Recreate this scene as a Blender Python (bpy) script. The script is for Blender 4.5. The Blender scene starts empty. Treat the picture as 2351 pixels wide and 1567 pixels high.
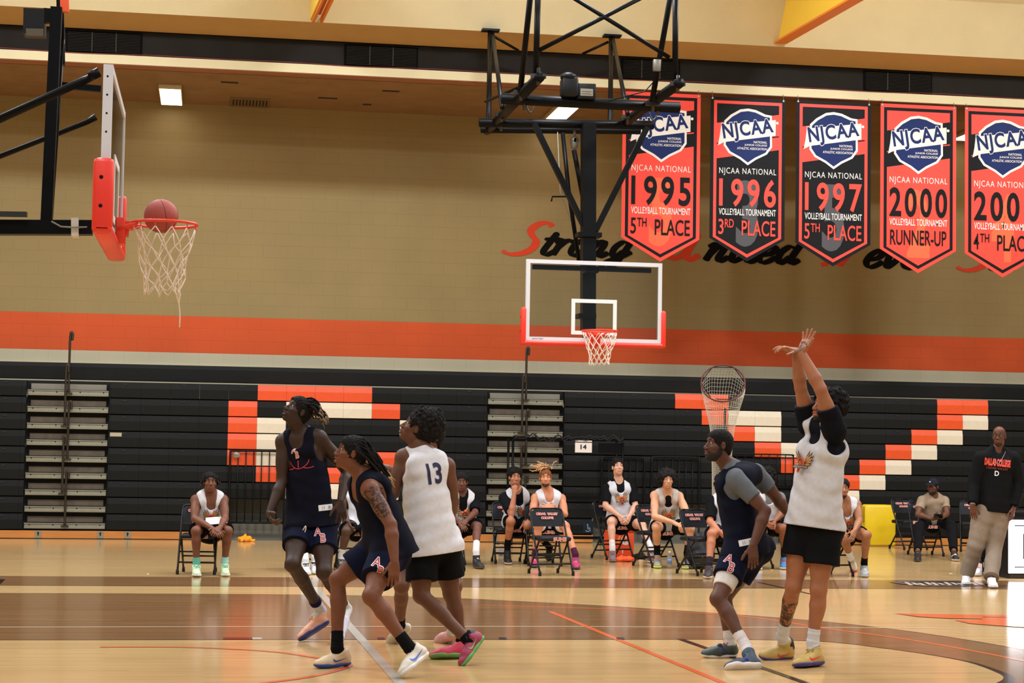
import bpy, bmesh, math, random
import numpy as np
from mathutils import Vector, Matrix
from mathutils.bvhtree import BVHTree

SC = bpy.context.scene
COL = SC.collection
random.seed(7)
RNG = np.random.default_rng(11)

# ------------------------------------------------------------------ camera, world, lamps, exposure
IMG_W, IMG_H = 2351, 1567
CX, CY = 1175.5, 783.5
F_PX, YAW, PITCH, ROLL, CAM_H = 4234.16, 0.1615, 0.0568, 0.0162, 1.5571
_f = np.array([math.sin(YAW) * math.cos(PITCH), math.cos(YAW) * math.cos(PITCH), math.sin(PITCH)])
_r0 = np.array([math.cos(YAW), -math.sin(YAW), 0.0])
_u0 = np.cross(_r0, _f)
_r = _r0 * math.cos(ROLL) + _u0 * math.sin(ROLL)
_u = -_r0 * math.sin(ROLL) + _u0 * math.cos(ROLL)
CAM_O = np.array([0, 0, CAM_H])
cam_data = bpy.data.cameras.new('camera')
cam = bpy.data.objects.new('camera', cam_data)
COL.objects.link(cam)
cam_data.sensor_fit = 'HORIZONTAL'
cam_data.sensor_width = 36.0
cam_data.lens = F_PX * 36.0 / IMG_W
cam_data.clip_end = 200
M = Matrix(((_r[0], _u[0], -_f[0], 0), (_r[1], _u[1], -_f[1], 0), (_r[2], _u[2], -_f[2], CAM_H), (0, 0, 0, 1)))
cam.matrix_world = M
SC.camera = cam

SC.view_settings.view_transform = 'Standard'
SC.view_settings.look = 'None'
SC.view_settings.exposure = 0.0
SC.view_settings.gamma = 1.0
SC.view_settings.use_curve_mapping = False

world = bpy.data.worlds.new('ambient_fill')  # even fill light added in place of light bounced around the hall
SC.world = world
world.use_nodes = True
world.node_tree.nodes['Background'].inputs['Color'].default_value = (0.90, 0.96, 1.03, 1)
world.node_tree.nodes['Background'].inputs['Strength'].default_value = 0.36

def area_lamp(name, loc, size, power, color=(.89, .96, 1.04), rot=(0, 0, 0)):
    d = bpy.data.lights.new(name, 'AREA')
    d.shape = 'RECTANGLE'; d.size, d.size_y = size
    d.energy = power; d.color = color
    o = bpy.data.objects.new(name, d)
    o.location = loc; o.rotation_euler = rot
    COL.objects.link(o)
    return o
# rows of high-bay lamps under the roof of the hall
for ix, x in enumerate((-8, -2, 4, 10, 16)):
    for y, pw in ((3.5, 165), (10, 225), (16.5, 350), (22.5, 540)):
        area_lamp('high_bay_lamp', (x, y, 9.6), (1.6, 1.2), pw)

# ------------------------------------------------------------------ pixel <-> world
def ray(x, y):
    return _r * (x - CX) / F_PX - _u * (y - CY) / F_PX + _f
def atY(x, y, Y):
    d = ray(x, y); return CAM_O + d * (Y / d[1])
def atZ(x, y, Z=0.0):
    d = ray(x, y); return CAM_O + d * ((Z - CAM_H) / d[2])
def atX(x, y, X):
    d = ray(x, y); return CAM_O + d * (X / d[0])
def V(*a): return np.array(a, float)
def nz(v):
    v = np.asarray(v, float); return v / (np.linalg.norm(v) + 1e-12)
def lerp(a, b, t): return np.asarray(a, float) * (1 - t) + np.asarray(b, float) * t

# ------------------------------------------------------------------ materials
def lin(c):
    out = []
    for v in c:
        v /= 255.0
        out.append(v / 12.92 if v <= .04045 else ((v + .055) / 1.055) ** 2.4)
    return (out[0], out[1], out[2], 1.0)
MATS = {}
def mat(name, rgb, rough=.6, metal=0.0, var=.0, vscale=8.0, bump=0.0, bscale=60.0, spec=.5, emit=0.0, coat=0.0, trans=0.0, alpha=1.0, stretch=(1, 1, 1), ior=None):
    if name in MATS: return MATS[name]
    m = bpy.data.materials.new(name); m.use_nodes = True
    nt = m.node_tree; b = nt.nodes['Principled BSDF']
    c = lin(rgb)
    b.inputs['Base Color'].default_value = c
    b.inputs['Roughness'].default_value = rough
    b.inputs['Metallic'].default_value = metal
    b.inputs['Specular IOR Level'].default_value = spec
    b.inputs['Coat Weight'].default_value = coat
    b.inputs['Transmission Weight'].default_value = trans
    b.inputs['Alpha'].default_value = alpha
    if ior: b.inputs['IOR'].default_value = ior
    if emit:
        b.inputs['Emission Color'].default_value = c
        b.inputs['Emission Strength'].default_value = emit
    if var or bump:
        tc = nt.nodes.new('ShaderNodeTexCoord'); mp = nt.nodes.new('ShaderNodeMapping')
        mp.inputs['Scale'].default_value = stretch
        nt.links.new(tc.outputs['Object'], mp.inputs['Vector'])
    if var:
        n = nt.nodes.new('ShaderNodeTexNoise'); n.inputs['Scale'].default_value = vscale; n.inputs['Detail'].default_value = 4
        nt.links.new(mp.outputs['Vector'], n.inputs['Vector'])
        r = nt.nodes.new('ShaderNodeMapRange')
        r.inputs['From Min'].default_value = .3; r.inputs['From Max'].default_value = .7
        r.inputs['To Min'].default_value = 1 - var; r.inputs['To Max'].default_value = 1 + var
        nt.links.new(n.outputs['Fac'], r.inputs['Value'])
        mx = nt.nodes.new('ShaderNodeVectorMath'); mx.operation = 'SCALE'
        mx.inputs[0].default_value = c[:3]
        nt.links.new(r.outputs['Result'], mx.inputs['Scale'])
        nt.links.new(mx.outputs['Vector'], b.inputs['Base Color'])
    if bump:
        n2 = nt.nodes.new('ShaderNodeTexNoise'); n2.inputs['Scale'].default_value = bscale; n2.inputs['Detail'].default_value = 3
        nt.links.new(mp.outputs['Vector'], n2.inputs['Vector'])
        bp = nt.nodes.new('ShaderNodeBump'); bp.inputs['Strength'].default_value = bump; bp.inputs['Distance'].default_value = .01
        nt.links.new(n2.outputs['Fac'], bp.inputs['Height']); nt.links.new(bp.outputs['Normal'], b.inputs['Normal'])
    MATS[name] = m
    return m

# ------------------------------------------------------------------ objects
def tag(o, label=None, cat=None, group=None, kind=None):
    if label: o['label'] = label
    if cat: o['category'] = cat
    if group: o['group'] = group
    if kind: o['kind'] = kind
    return o
def empty(name, loc=(0, 0, 0), rz=0.0):
    o = bpy.data.objects.new(name, None); o.empty_display_size = .2
    COL.objects.link(o); o.location = Vector(loc); o.rotation_euler = (0, 0, rz)
    return o
class MB:
    """collects shapes; build() links them as one mesh object"""
    def __init__(s): s.v = []; s.f = []; s.m = []; s.sm = []
    def add(s, vs, fs, mi=0, smooth=False):
        n = len(s.v); s.v.extend([tuple(map(float, p)) for p in vs])
        for f in fs:
            s.f.append(tuple(i + n for i in f)); s.m.append(mi); s.sm.append(smooth)
        return s
    def box(s, lo, hi, mi=0, fr=None, o=(0, 0, 0), bev=0.0):
        l0, h0 = s._a(lo), s._a(hi); lo, hi2 = np.minimum(l0, h0), np.maximum(l0, h0)
        if bev > 0:
            bm = bmesh.new(); bmesh.ops.create_cube(bm, size=1)
            for v in bm.verts:
                v.co = Vector(((v.co.x + .5) * (hi2[0] - lo[0]) + lo[0], (v.co.y + .5) * (hi2[1] - lo[1]) + lo[1], (v.co.z + .5) * (hi2[2] - lo[2]) + lo[2]))
            bmesh.ops.bevel(bm, geom=bm.edges[:], offset=min(bev, .45 * float(min(hi2 - lo))), segments=2, affect='EDGES', profile=.5)
            vs = [np.array(v.co) for v in bm.verts]; fs = [[v.index for v in f.verts] for f in bm.faces]; bm.free()
        else:
            a, b = lo, hi2
            vs = [(a[0], a[1], a[2]), (b[0], a[1], a[2]), (b[0], b[1], a[2]), (a[0], b[1], a[2]), (a[0], a[1], b[2]), (b[0], a[1], b[2]), (b[0], b[1], b[2]), (a[0], b[1], b[2])]
            fs = [(0, 3, 2, 1), (4, 5, 6, 7), (0, 1, 5, 4), (1, 2, 6, 5), (2, 3, 7, 6), (3, 0, 4, 7)]
        if fr is not None:
            fr = np.asarray(fr, float); vs = [np.asarray(o) + p[0] * fr[0] + p[1] * fr[1] + p[2] * fr[2] for p in vs]
        return s.add(vs, fs, mi, bev > 0)
    @staticmethod
    def _a(x): return np.array(x, float)
    def beam(s, a, b, w, h, mi=0, up=(0, 0, 1), bev=0.0):
        a = s._a(a); b = s._a(b); d = nz(b - a); up = s._a(up)
        if abs(d @ nz(up)) > .98: up = V(0, 1, 0)
        sd = nz(np.cross(d, up)); u2 = np.cross(sd, d); L = np.linalg.norm(b - a)
        return s.box((0, -w / 2, -h / 2), (L, w / 2, h / 2), mi, (d, sd, u2), a, bev)
    def tube(s, pts, r, seg=10, mi=0, cap=True, closed=False):
        P = [s._a(p) for p in pts]; n = len(P); rr = r if hasattr(r, '__len__') else [r] * n
        vs = []; prev = None
        for i in range(n):
            if closed: t = nz(P[(i + 1) % n] - P[i - 1])
            else: t = nz(P[min(i + 1, n - 1)] - P[max(i - 1, 0)])
            if prev is None:
                ref = V(0, 0, 1) if abs(t[2]) < .9 else V(1, 0, 0)
                x = nz(np.cross(t, ref))
            else: x = nz(prev - t * (prev @ t))
            prev = x; y = np.cross(t, x)
            for k in range(seg):
                a = 2 * math.pi * k / seg
                vs.append(P[i] + rr[i] * (math.cos(a) * x + math.sin(a) * y))
        fs = []
        for i in range(n if closed else n - 1):
            j = (i + 1) % n
            for k in range(seg):
                k2 = (k + 1) % seg
                fs.append((i * seg + k, i * seg + k2, j * seg + k2, j * seg + k))
        if cap and not closed:
            fs.append(tuple(range(seg - 1, -1, -1))); fs.append(tuple((n - 1) * seg + k for k in range(seg)))
        return s.add(vs, fs, mi, True)
    def lathe(s, c, prof, seg=20, mi=0, axis=(0, 0, 1), smooth=True):
        c = s._a(c); ax = nz(axis); ref = V(1, 0, 0) if abs(ax[0]) < .9 else V(0, 1, 0)
        x = nz(np.cross(ref, ax)); y = np.cross(ax, x); vs = []; n = len(prof)
        for r, z in prof:
            for k in range(seg):
                a = 2 * math.pi * k / seg; vs.append(c + ax * z + r * (math.cos(a) * x + math.sin(a) * y))
        fs = []
        for i in range(n - 1):
            for k in range(seg):
                k2 = (k + 1) % seg; fs.append((i * seg + k, i * seg + k2, (i + 1) * seg + k2, (i + 1) * seg + k))
        fs.append(tuple(range(seg - 1, -1, -1))); fs.append(tuple((n - 1) * seg + k for k in range(seg)))
        return s.add(vs, fs, mi, smooth)
    def prism(s, pts, o, ax, ay, az, t, mi=0):
        """flat outline pts (2-D) in the plane ax, ay at o, thickness t along az"""
        o = s._a(o); ax = s._a(ax); ay = s._a(ay); az = s._a(az); n = len(pts)
        ar = sum(pts[i][0] * pts[(i + 1) % n][1] - pts[(i + 1) % n][0] * pts[i][1] for i in range(n))
        if ar < 0: pts = pts[::-1]
        if np.cross(ax, ay) @ az < 0: pts = pts[::-1]
        vs = [o + p[0] * ax + p[1] * ay for p in pts] + [o + p[0] * ax + p[1] * ay + az * t for p in pts]
        fs = [tuple(range(n - 1, -1, -1)), tuple(range(n, 2 * n))] + [(i, (i + 1) % n, (i + 1) % n + n, i + n) for i in range(n)]
        return s.add(vs, fs, mi)
    def build(s, name, mats, parent=None, base=None):
        me = bpy.data.meshes.new(name)
        vs = s.v
        if base is not None: vs = [(p[0] - base[0], p[1] - base[1], p[2] - base[2]) for p in vs]
        me.from_pydata(vs, [], s.f)
        for m in (mats if isinstance(mats, (list, tuple)) else [mats]): me.materials.append(m)
        me.polygons.foreach_set('material_index', s.m); me.polygons.foreach_set('use_smooth', s.sm)
        me.update()
        return link(name, me, parent)
def link(name, me, parent=None):
    o = bpy.data.objects.new(name, me); COL.objects.link(o)
    if parent is not None: o.parent = parent
    return o
def copy_tree(o, parent=None):
    c = o.copy(); COL.objects.link(c); c.parent = parent
    for ch in [k for k in o.children]: copy_tree(ch, c)
    return c

# ------------------------------------------------------------------ lettering
_TX = {}
def text_geo(body, bold=0.0, xs=1.0, shear=0.0, space=1.0, align='CENTER', res=4):
    key = (body, bold, xs, shear, space, align, res)
    if key in _TX: return _TX[key]
    cu = bpy.data.curves.new('lettering', 'FONT'); cu.body = body; cu.size = 1.0; cu.offset = bold; cu.shear = shear
    cu.space_character = space; cu.align_x = align; cu.resolution_u = res; cu.fill_mode = 'FRONT'
    o = bpy.data.objects.new('lettering', cu); COL.objects.link(o)
    dg = bpy.context.evaluated_depsgraph_get()
    me = bpy.data.meshes.new_from_object(o.evaluated_get(dg))
    vs = [(v.co.x * xs, v.co.y) for v in me.vertices]; fs = [tuple(p.vertices) for p in me.polygons]
    bpy.data.objects.remove(o); bpy.data.curves.remove(cu); bpy.data.meshes.remove(me)
    _TX[key] = (vs, fs)
    return vs, fs
def text_fit(body, w, h, **kw):
    """2-D glyph mesh scaled to width w and cap height h, centred at the origin"""
    vs, fs = text_geo(body, **kw); a = np.array(vs); lo = a.min(0); hi = a.max(0)
    sx = w / (hi[0] - lo[0]); sy = h / (hi[1] - lo[1])
    a = (a - (lo + hi) / 2) * V(sx, sy)
    return [tuple(p) for p in a], fs
def put_text(mb, body, o, ax, ay, w, h, off, az, mi=0, **kw):
    vs, fs = text_fit(body, w, h, **kw); o = np.asarray(o, float) + np.asarray(az) * off
    flip = np.cross(ax, ay) @ np.asarray(az) < 0
    mb.add([o + p[0] * np.asarray(ax) + p[1] * np.asarray(ay) for p in vs], [f[::-1] if flip else f for f in fs], mi)
# ------------------------------------------------------------------ smooth solid modelling (distance fields -> one closed surface)
class RC:      # tapered rod with round ends; fl, s: flattened by s along fl; cut: flat end at b
    def __init__(s, a, b, ra, rb, fl=None, fs=1.0, cut=False, cuta=False):
        s.a = np.asarray(a, float); s.b = np.asarray(b, float); s.ra, s.rb = ra, rb
        s.fl = None if fl is None else nz(fl); s.fs = fs; s.cut = cut; s.cuta = cuta
        r = max(ra, rb); s.lo = np.minimum(s.a, s.b) - r; s.hi = np.maximum(s.a, s.b) + r
    def __call__(s, X, Y, Z):
        ba = s.b - s.a; L2 = ba @ ba + 1e-12
        px, py, pz = X - s.a[0], Y - s.a[1], Z - s.a[2]
        t0 = (px * ba[0] + py * ba[1] + pz * ba[2]) / L2
        t = np.clip(t0, 0, 1)
        qx, qy, qz = px - t * ba[0], py - t * ba[1], pz - t * ba[2]
        d2 = qx * qx + qy * qy + qz * qz
        r = s.ra + (s.rb - s.ra) * t
        if s.fl is not None:
            n = qx * s.fl[0] + qy * s.fl[1] + qz * s.fl[2]
            d = (np.sqrt(d2 + (1 / s.fs ** 2 - 1) * n * n) - r) * min(1.0, s.fs * 1.3)
        else: d = np.sqrt(d2) - r
        L = math.sqrt(L2)
        if s.cut: d = np.maximum(d, (t0 - 1) * L)
        if s.cuta: d = np.maximum(d, -t0 * L)
        return d
class EL:      # ellipsoid, ax = three axis vectors, r = three radii
    def __init__(s, c, ax, r):
        s.c = np.asarray(c, float); a0 = nz(ax[0]); a1 = np.asarray(ax[1], float); a1 = a1 - a0 * (a1 @ a0); a1 = nz(a1) if np.linalg.norm(a1) > .05 else nz(np.cross(a0, V(.3, .9, .2))); s.ax = np.array([a0, a1, np.cross(a0, a1)]); s.r = np.asarray(r, float)
        e = np.sqrt(((s.ax * s.r[:, None]) ** 2).sum(0)); s.lo = s.c - e; s.hi = s.c + e
    def __call__(s, X, Y, Z):
        px, py, pz = X - s.c[0], Y - s.c[1], Z - s.c[2]; k0 = 0; k1 = 0
        for a, r in zip(s.ax, s.r):
            u = (px * a[0] + py * a[1] + pz * a[2]) / r
            k0 = k0 + u * u; k1 = k1 + (u / r) ** 2
        k0 = np.sqrt(k0); return k0 * (k0 - 1) / (np.sqrt(k1) + 1e-9)
def SP(c, r): return RC(c, np.asarray(c, float) + 1e-4, r, r)
class PL:      # half-space kept on the side n points away from
    def __init__(s, p, n): s.p = np.asarray(p, float); s.n = nz(n); s.lo = s.hi = None
    def __call__(s, X, Y, Z): return (X - s.p[0]) * s.n[0] + (Y - s.p[1]) * s.n[1] + (Z - s.p[2]) * s.n[2]
def smin(a, b, k):
    h = np.maximum(k - np.abs(a - b), 0) / k
    return np.minimum(a, b) - h * h * k * .25
def field(ops, h):
    A = [p for o, p, k in ops if o == '+']
    lo = np.min([p.lo for p in A], 0) - 3 * h - .02; hi = np.max([p.hi for p in A], 0) + 3 * h + .02
    n = np.ceil((hi - lo) / h).astype(int) + 1
    G = [(lo[i] + h * np.arange(n[i])).astype(np.float32) for i in range(3)]
    X, Y, Z = G[0][:, None, None], G[1][None, :, None], G[2][None, None, :]
    D = np.full(n, .5, np.float32)
    for o, p, k in ops:
        if o == '~':
            D += p(X, Y, Z).astype(np.float32); continue
        if p.lo is None:
            D = np.maximum(D, p(X, Y, Z).astype(np.float32)); continue
        m = k + 3 * h + .012
        i0 = np.clip(np.floor((p.lo - m - lo) / h).astype(int), 0, n); i1 = np.clip(np.ceil((p.hi + m - lo) / h).astype(int) + 1, 0, n)
        if (i1 <= i0).any(): continue
        sl = tuple(slice(i0[i], i1[i]) for i in range(3))
        d = p(X[sl[0]], Y[:, sl[1]], Z[:, :, sl[2]]).astype(np.float32)
        if o == '+': D[sl] = smin(D[sl], d, max(k, 1e-4))
        elif o == '-': D[sl] = -smin(-D[sl], d, max(k, 1e-4))
    return D, lo, h
def nets(D, lo, h):
    I = D < 0
    nx, ny, nzz = D.shape
    cnt = np.zeros((nx - 1, ny - 1, nzz - 1), np.uint8); cs = [(i, j, k) for i in (0, 1) for j in (0, 1) for k in (0, 1)]
    for i, j, k in cs: cnt += I[i:nx - 1 + i, j:ny - 1 + j, k:nzz - 1 + k]
    act = (cnt > 0) & (cnt < 8); idx = np.argwhere(act)
    vid = np.full(act.shape, -1, np.int32); vid[act] = np.arange(len(idx))
    val = {c: D[idx[:, 0] + c[0], idx[:, 1] + c[1], idx[:, 2] + c[2]] for c in cs}
    acc = np.zeros((len(idx), 3)); num = np.zeros(len(idx))
    for c in cs:
        for ax in range(3):
            if c[ax]: continue
            e = list(c); e[ax] = 1; a, b = val[c], val[tuple(e)]
            m = (a < 0) != (b < 0); t = np.where(m, a / np.where(m, a - b, 1), 0)
            p = np.tile(np.array(c, float), (len(idx), 1)); p[:, ax] = t
            acc[m] += p[m]; num[m] += 1
    vs = (idx + acc / num[:, None]) * h + lo
    qs = []
    for ax in range(3):
        s0 = [slice(None)] * 3; s1 = [slice(None)] * 3; s0[ax] = slice(0, -1); s1[ax] = slice(1, None)
        a, b = I[tuple(s0)], I[tuple(s1)]
        o1, o2 = [(1, 2), (2, 0), (0, 1)][ax]
        e = np.argwhere(a != b); e = e[(e[:, o1] > 0) & (e[:, o2] > 0)]
        sg = a[e[:, 0], e[:, 1], e[:, 2]]
        def cell(d1, d2):
            c = e.copy(); c[:, o1] -= d1; c[:, o2] -= d2
            ok = np.all((c >= 0) & (c < np.array(vid.shape)), 1)
            c = np.clip(c, 0, np.array(vid.shape) - 1)
            return np.where(ok, vid[c[:, 0], c[:, 1], c[:, 2]], -1)
        q = np.stack([cell(1, 1), cell(0, 1), cell(0, 0), cell(1, 0)], 1)
        q[~sg] = q[~sg][:, ::-1]; q = q[(q >= 0).all(1)]; qs.append(q)
    return vs, np.concatenate(qs)
def solid(name, parts, mats, parent=None, base=(0, 0, 0), attr=None):
    """parts: list of (ops, voxel); all become one mesh object"""
    VS, FS = [], []; n = 0
    for ops, h in parts:
        v, f = nets(*field(ops, h)); VS.append(v); FS.append(f + n); n += len(v)
    v = np.concatenate(VS); f = np.concatenate(FS)
    me = bpy.data.meshes.new(name)
    me.vertices.add(len(v)); me.vertices.foreach_set('co', (v - np.asarray(base)).astype(np.float32).ravel())
    me.loops.add(len(f) * 4); me.loops.foreach_set('vertex_index', f.astype(np.int32).ravel())
    me.polygons.add(len(f)); me.polygons.foreach_set('loop_start', np.arange(len(f), dtype=np.int32) * 4)
    me.polygons.foreach_set('loop_total', np.full(len(f), 4, np.int32))
    me.polygons.foreach_set('use_smooth', np.ones(len(f), bool))
    for m in (mats if isinstance(mats, (list, tuple)) else [mats]): me.materials.append(m)
    if attr:
        for an, fn in attr.items():
            at = me.attributes.new(an, 'FLOAT', 'POINT'); at.data.foreach_set('value', np.clip(fn(v), 0, 1).astype(np.float32))
    me.update(calc_edges=True); me.validate()
    o = link(name, me, parent); return o
def folds(dirv, freq, amp, seed=0):
    r = np.random.default_rng(seed); d = nz(dirv); e = nz(np.cross(d, r.normal(size=3))); ph = r.random(4) * 6
    def f(X, Y, Z):
        u = X * d[0] + Y * d[1] + Z * d[2]; w = X * e[0] + Y * e[1] + Z * e[2]
        return amp * (np.sin(u * freq + 2.2 * np.sin(w * 9 + ph[0]) + ph[1]) * (.6 + .4 * np.sin(w * 17 + ph[2])) + .5 * np.sin(u * freq * 1.9 + w * 13 + ph[3]))
    f.lo = None
    return f
def lumps(freq, amp, seed=0):
    r = np.random.default_rng(seed); K = r.normal(size=(7, 3)); K = K / np.linalg.norm(K, axis=1)[:, None] * freq * r.uniform(.7, 1.5, (7, 1)); ph = r.random(7) * 6
    def f(X, Y, Z):
        return sum(amp * .4 * np.sin(X * k[0] + Y * k[1] + Z * k[2] + p) for k, p in zip(K, ph))
    f.lo = None
    return f

# ------------------------------------------------------------------ people
def skin_mat(rgb, ink=None):
    nm = 'skin_%d_%d_%d%s' % (*rgb, 'i' if ink else '')
    if nm in MATS: return MATS[nm]
    m = mat(nm, rgb, .5, var=.10, vscale=14, bump=.06, bscale=140, spec=.26)
    nt = m.node_tree; b = nt.nodes['Principled BSDF']
    src = b.inputs['Base Color'].links[0].from_socket
    at = nt.nodes.new('ShaderNodeAttribute'); at.attribute_name = 'lip'
    mx = nt.nodes.new('ShaderNodeMix'); mx.data_type = 'RGBA'
    nt.links.new(at.outputs['Fac'], mx.inputs['Factor']); nt.links.new(src, mx.inputs['A'])
    mx.inputs['B'].default_value = lin((min(255, rgb[0] * .96 + 8), rgb[1] * .82 + 6, rgb[2] * .84 + 8))
    out = mx.outputs['Result']
    at2 = nt.nodes.new('ShaderNodeAttribute'); at2.attribute_name = 'palm'
    mx3 = nt.nodes.new('ShaderNodeMix'); mx3.data_type = 'RGBA'
    nt.links.new(at2.outputs['Fac'], mx3.inputs['Factor']); nt.links.new(out, mx3.inputs['A'])
    mx3.inputs['B'].default_value = lin((min(255, rgb[0] * .8 + 42), min(255, rgb[1] * .8 + 30), min(255, rgb[2] * .8 + 24)))
    out = mx3.outputs['Result']
    if ink:
        a3 = nt.nodes.new('ShaderNodeAttribute'); a3.attribute_name = 'ink'
        tc = nt.nodes.new('ShaderNodeTexCoord'); vo = nt.nodes.new('ShaderNodeTexNoise'); vo.inputs['Scale'].default_value = 22; vo.inputs['Detail'].default_value = 2
        vo.inputs['Distortion'].default_value = 2.0
        nt.links.new(tc.outputs['Object'], vo.inputs['Vector'])
        rr = nt.nodes.new('ShaderNodeMapRange'); rr.inputs['From Min'].default_value = .46; rr.inputs['From Max'].default_value = .52
        nt.links.new(vo.outputs['Fac'], rr.inputs['Value'])
        mu = nt.nodes.new('ShaderNodeMath'); mu.operation = 'MULTIPLY'
        nt.links.new(a3.outputs['Fac'], mu.inputs[0]); nt.links.new(rr.outputs['Result'], mu.inputs[1])
        m2 = nt.nodes.new('ShaderNodeMix'); m2.data_type = 'RGBA'
        nt.links.new(mu.outputs[0], m2.inputs['Factor']); nt.links.new(out, m2.inputs['A']); m2.inputs['B'].default_value = lin((rgb[0] * .45, rgb[1] * .5, rgb[2] * .55))
        out = m2.outputs['Result']
    nt.links.new(out, b.inputs['Base Color'])
    return m
EYE = mat('eye_white', (176, 164, 154), .25); IRIS = mat('eye_iris', (28, 18, 12), .15)

def hand_ops(w, d, n, tw, k=1.0, curl=(.35, .4, .45, .5), spread=.12, thumb=.7, h=.0034):
    """w wrist, d towards the fingers, n out of the palm, tw towards the thumb"""
    d = nz(d); n = nz(np.asarray(n) - d * (np.asarray(n) @ d)); t0 = nz(np.cross(n, d)); tw = t0 if t0 @ np.asarray(tw) >= 0 else -t0
    o = []; P = lambda a, b, c=0: w + (d * a + tw * b + n * c) * k
    o.append(('+', RC(P(-.003, 0), P(.014, 0), .0262 * k, .027 * k, n, .8), .01))
    for b in (.026, .009, -.009, -.025):
        o.append(('+', RC(P(.01, b * .55), P(.088 - abs(b - .005) * .25, b), .0155 * k, .0125 * k), .014))
    o.append(('+', EL(P(.035, .026, .008), (d, tw, n), (.034 * k, .018 * k, .017 * k)), .012))
    o.append(('+', EL(P(.05, -.018, .006), (d, tw, n), (.036 * k, .016 * k, .014 * k)), .012))
    for i, (b, L) in enumerate(((.027, .078), (.009, .086), (-.009, .081), (-.026, .063))):
        p = P(.09 - abs(b - .005) * .25, b); a = curl[i] * .55; sp = (1.5 - i) * spread
        dd = nz(d * math.cos(sp) + tw * math.sin(sp)); r = .0096 * k
        for j, s in enumerate((.46, .30, .24)):
            v = dd * math.cos(a) + n * math.sin(a)
            q = p + v * L * s * k
            o.append(('+', RC(p, q, r, r * .9), .004)); p = q; r *= .91; a += curl[i] * (1.0, .75, .5)[j]
    p = P(.022, .026, .008); v = nz(d * (.85 - thumb * .35) + tw * thumb + n * .35); r = .0125 * k
    for j, L in enumerate((.042, .034, .027)):
        q = p + v * L * k; o.append(('+', RC(p, q, r, r * .88), .006)); p = q; r *= .9; v = nz(v + d * .28 + n * .1)
    return o, h

def head_ops(c, f, u, l, k=1.0, jaw=1.0, mouth=0.0):
    P = lambda a, b, g=0: c + (f * a + u * b + l * g) * k
    ax = (l, f, u); E = lambda a, b, g, r: EL(P(a, b, g), ax, np.array(r) * k)
    o = [('+', E(-.012, .03, 0, (.074, .093, .09)), .0), ('+', E(.03, -.025, 0, (.06, .062, .085)), .02),
         ('+', E(.04, -.075, 0, (.046 * jaw, .046, .036)), .02), ('+', E(.0, -.06, 0, (.052 * jaw, .05, .05)), .02),
         ('+', E(.07, -.1, 0, (.021, .018, .016)), .014),
         ('+', E(.028, .055, 0, (.062, .062, .05)), .02)]
    for s in (1, -1):
        o.append(('+', E(.055, -.022, .043 * s, (.022, .024, .02)), .02))
        o.append(('-', E(.097, .01, .031 * s, (.021, .02, .015)), .012))
        o.append(('+', RC(P(.083, .031, .012 * s), P(.07, .03, .047 * s), .011 * k, .009 * k), .01))
        o.append(('+', RC(P(.080, .017, .018 * s), P(.07, .014, .046 * s), .0075 * k, .007 * k), .004))
        o.append(('+', RC(P(.081, .001, .02 * s), P(.071, .001, .043 * s), .006 * k, .006 * k), .005))
        o.append(('+', E(-.006, -.003, .075 * s, (.010, .0175, .03)), .006))
        o.append(('-', E(.002, -.002, .086 * s, (.006, .011, .018)), .004))
    o += [('+', RC(P(.086, .012), P(.108, -.029), .009 * k, .0135 * k), .01), ('+', E(.1, -.034, .014, (.011, .012, .009)), .007), ('+', E(.1, -.034, -.014, (.011, .012, .009)), .007),
          ('+', E(.082, -.062, 0, (.03, .018, .022)), .012),
          ('+', RC(P(.097, -.057, .02), P(.1015, -.0555, 0), .006 * k, .008 * k), .005), ('+', RC(P(.097, -.057, -.02), P(.1015, -.0555, 0), .006 * k, .008 * k), .005),
          ('+', RC(P(.0935, -.0735 - mouth, .017), P(.0985, -.0745 - mouth, 0), .0065 * k, .0095 * k), .005), ('+', RC(P(.0935, -.0735 - mouth, -.017), P(.0985, -.0745 - mouth, 0), .0065 * k, .0095 * k), .005),
          ('-', RC(P(.107, -.0645 - mouth / 2, .02), P(.107, -.0645 - mouth / 2, -.02), (.0035 + mouth * .6) * k, (.0035 + mouth * .6) * k), .004)]
    return o

def solve(p, xy, L, sg):
    d = ray(*xy); oc = CAM_O - p; a = d @ d; b = oc @ d; c = oc @ oc - L * L; ds = b * b - a * c
    t = (-b + (0 if ds < 0 else math.sqrt(ds)) * (-1 if sg == 'n' else 1)) / a
    return CAM_O + d * t

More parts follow.
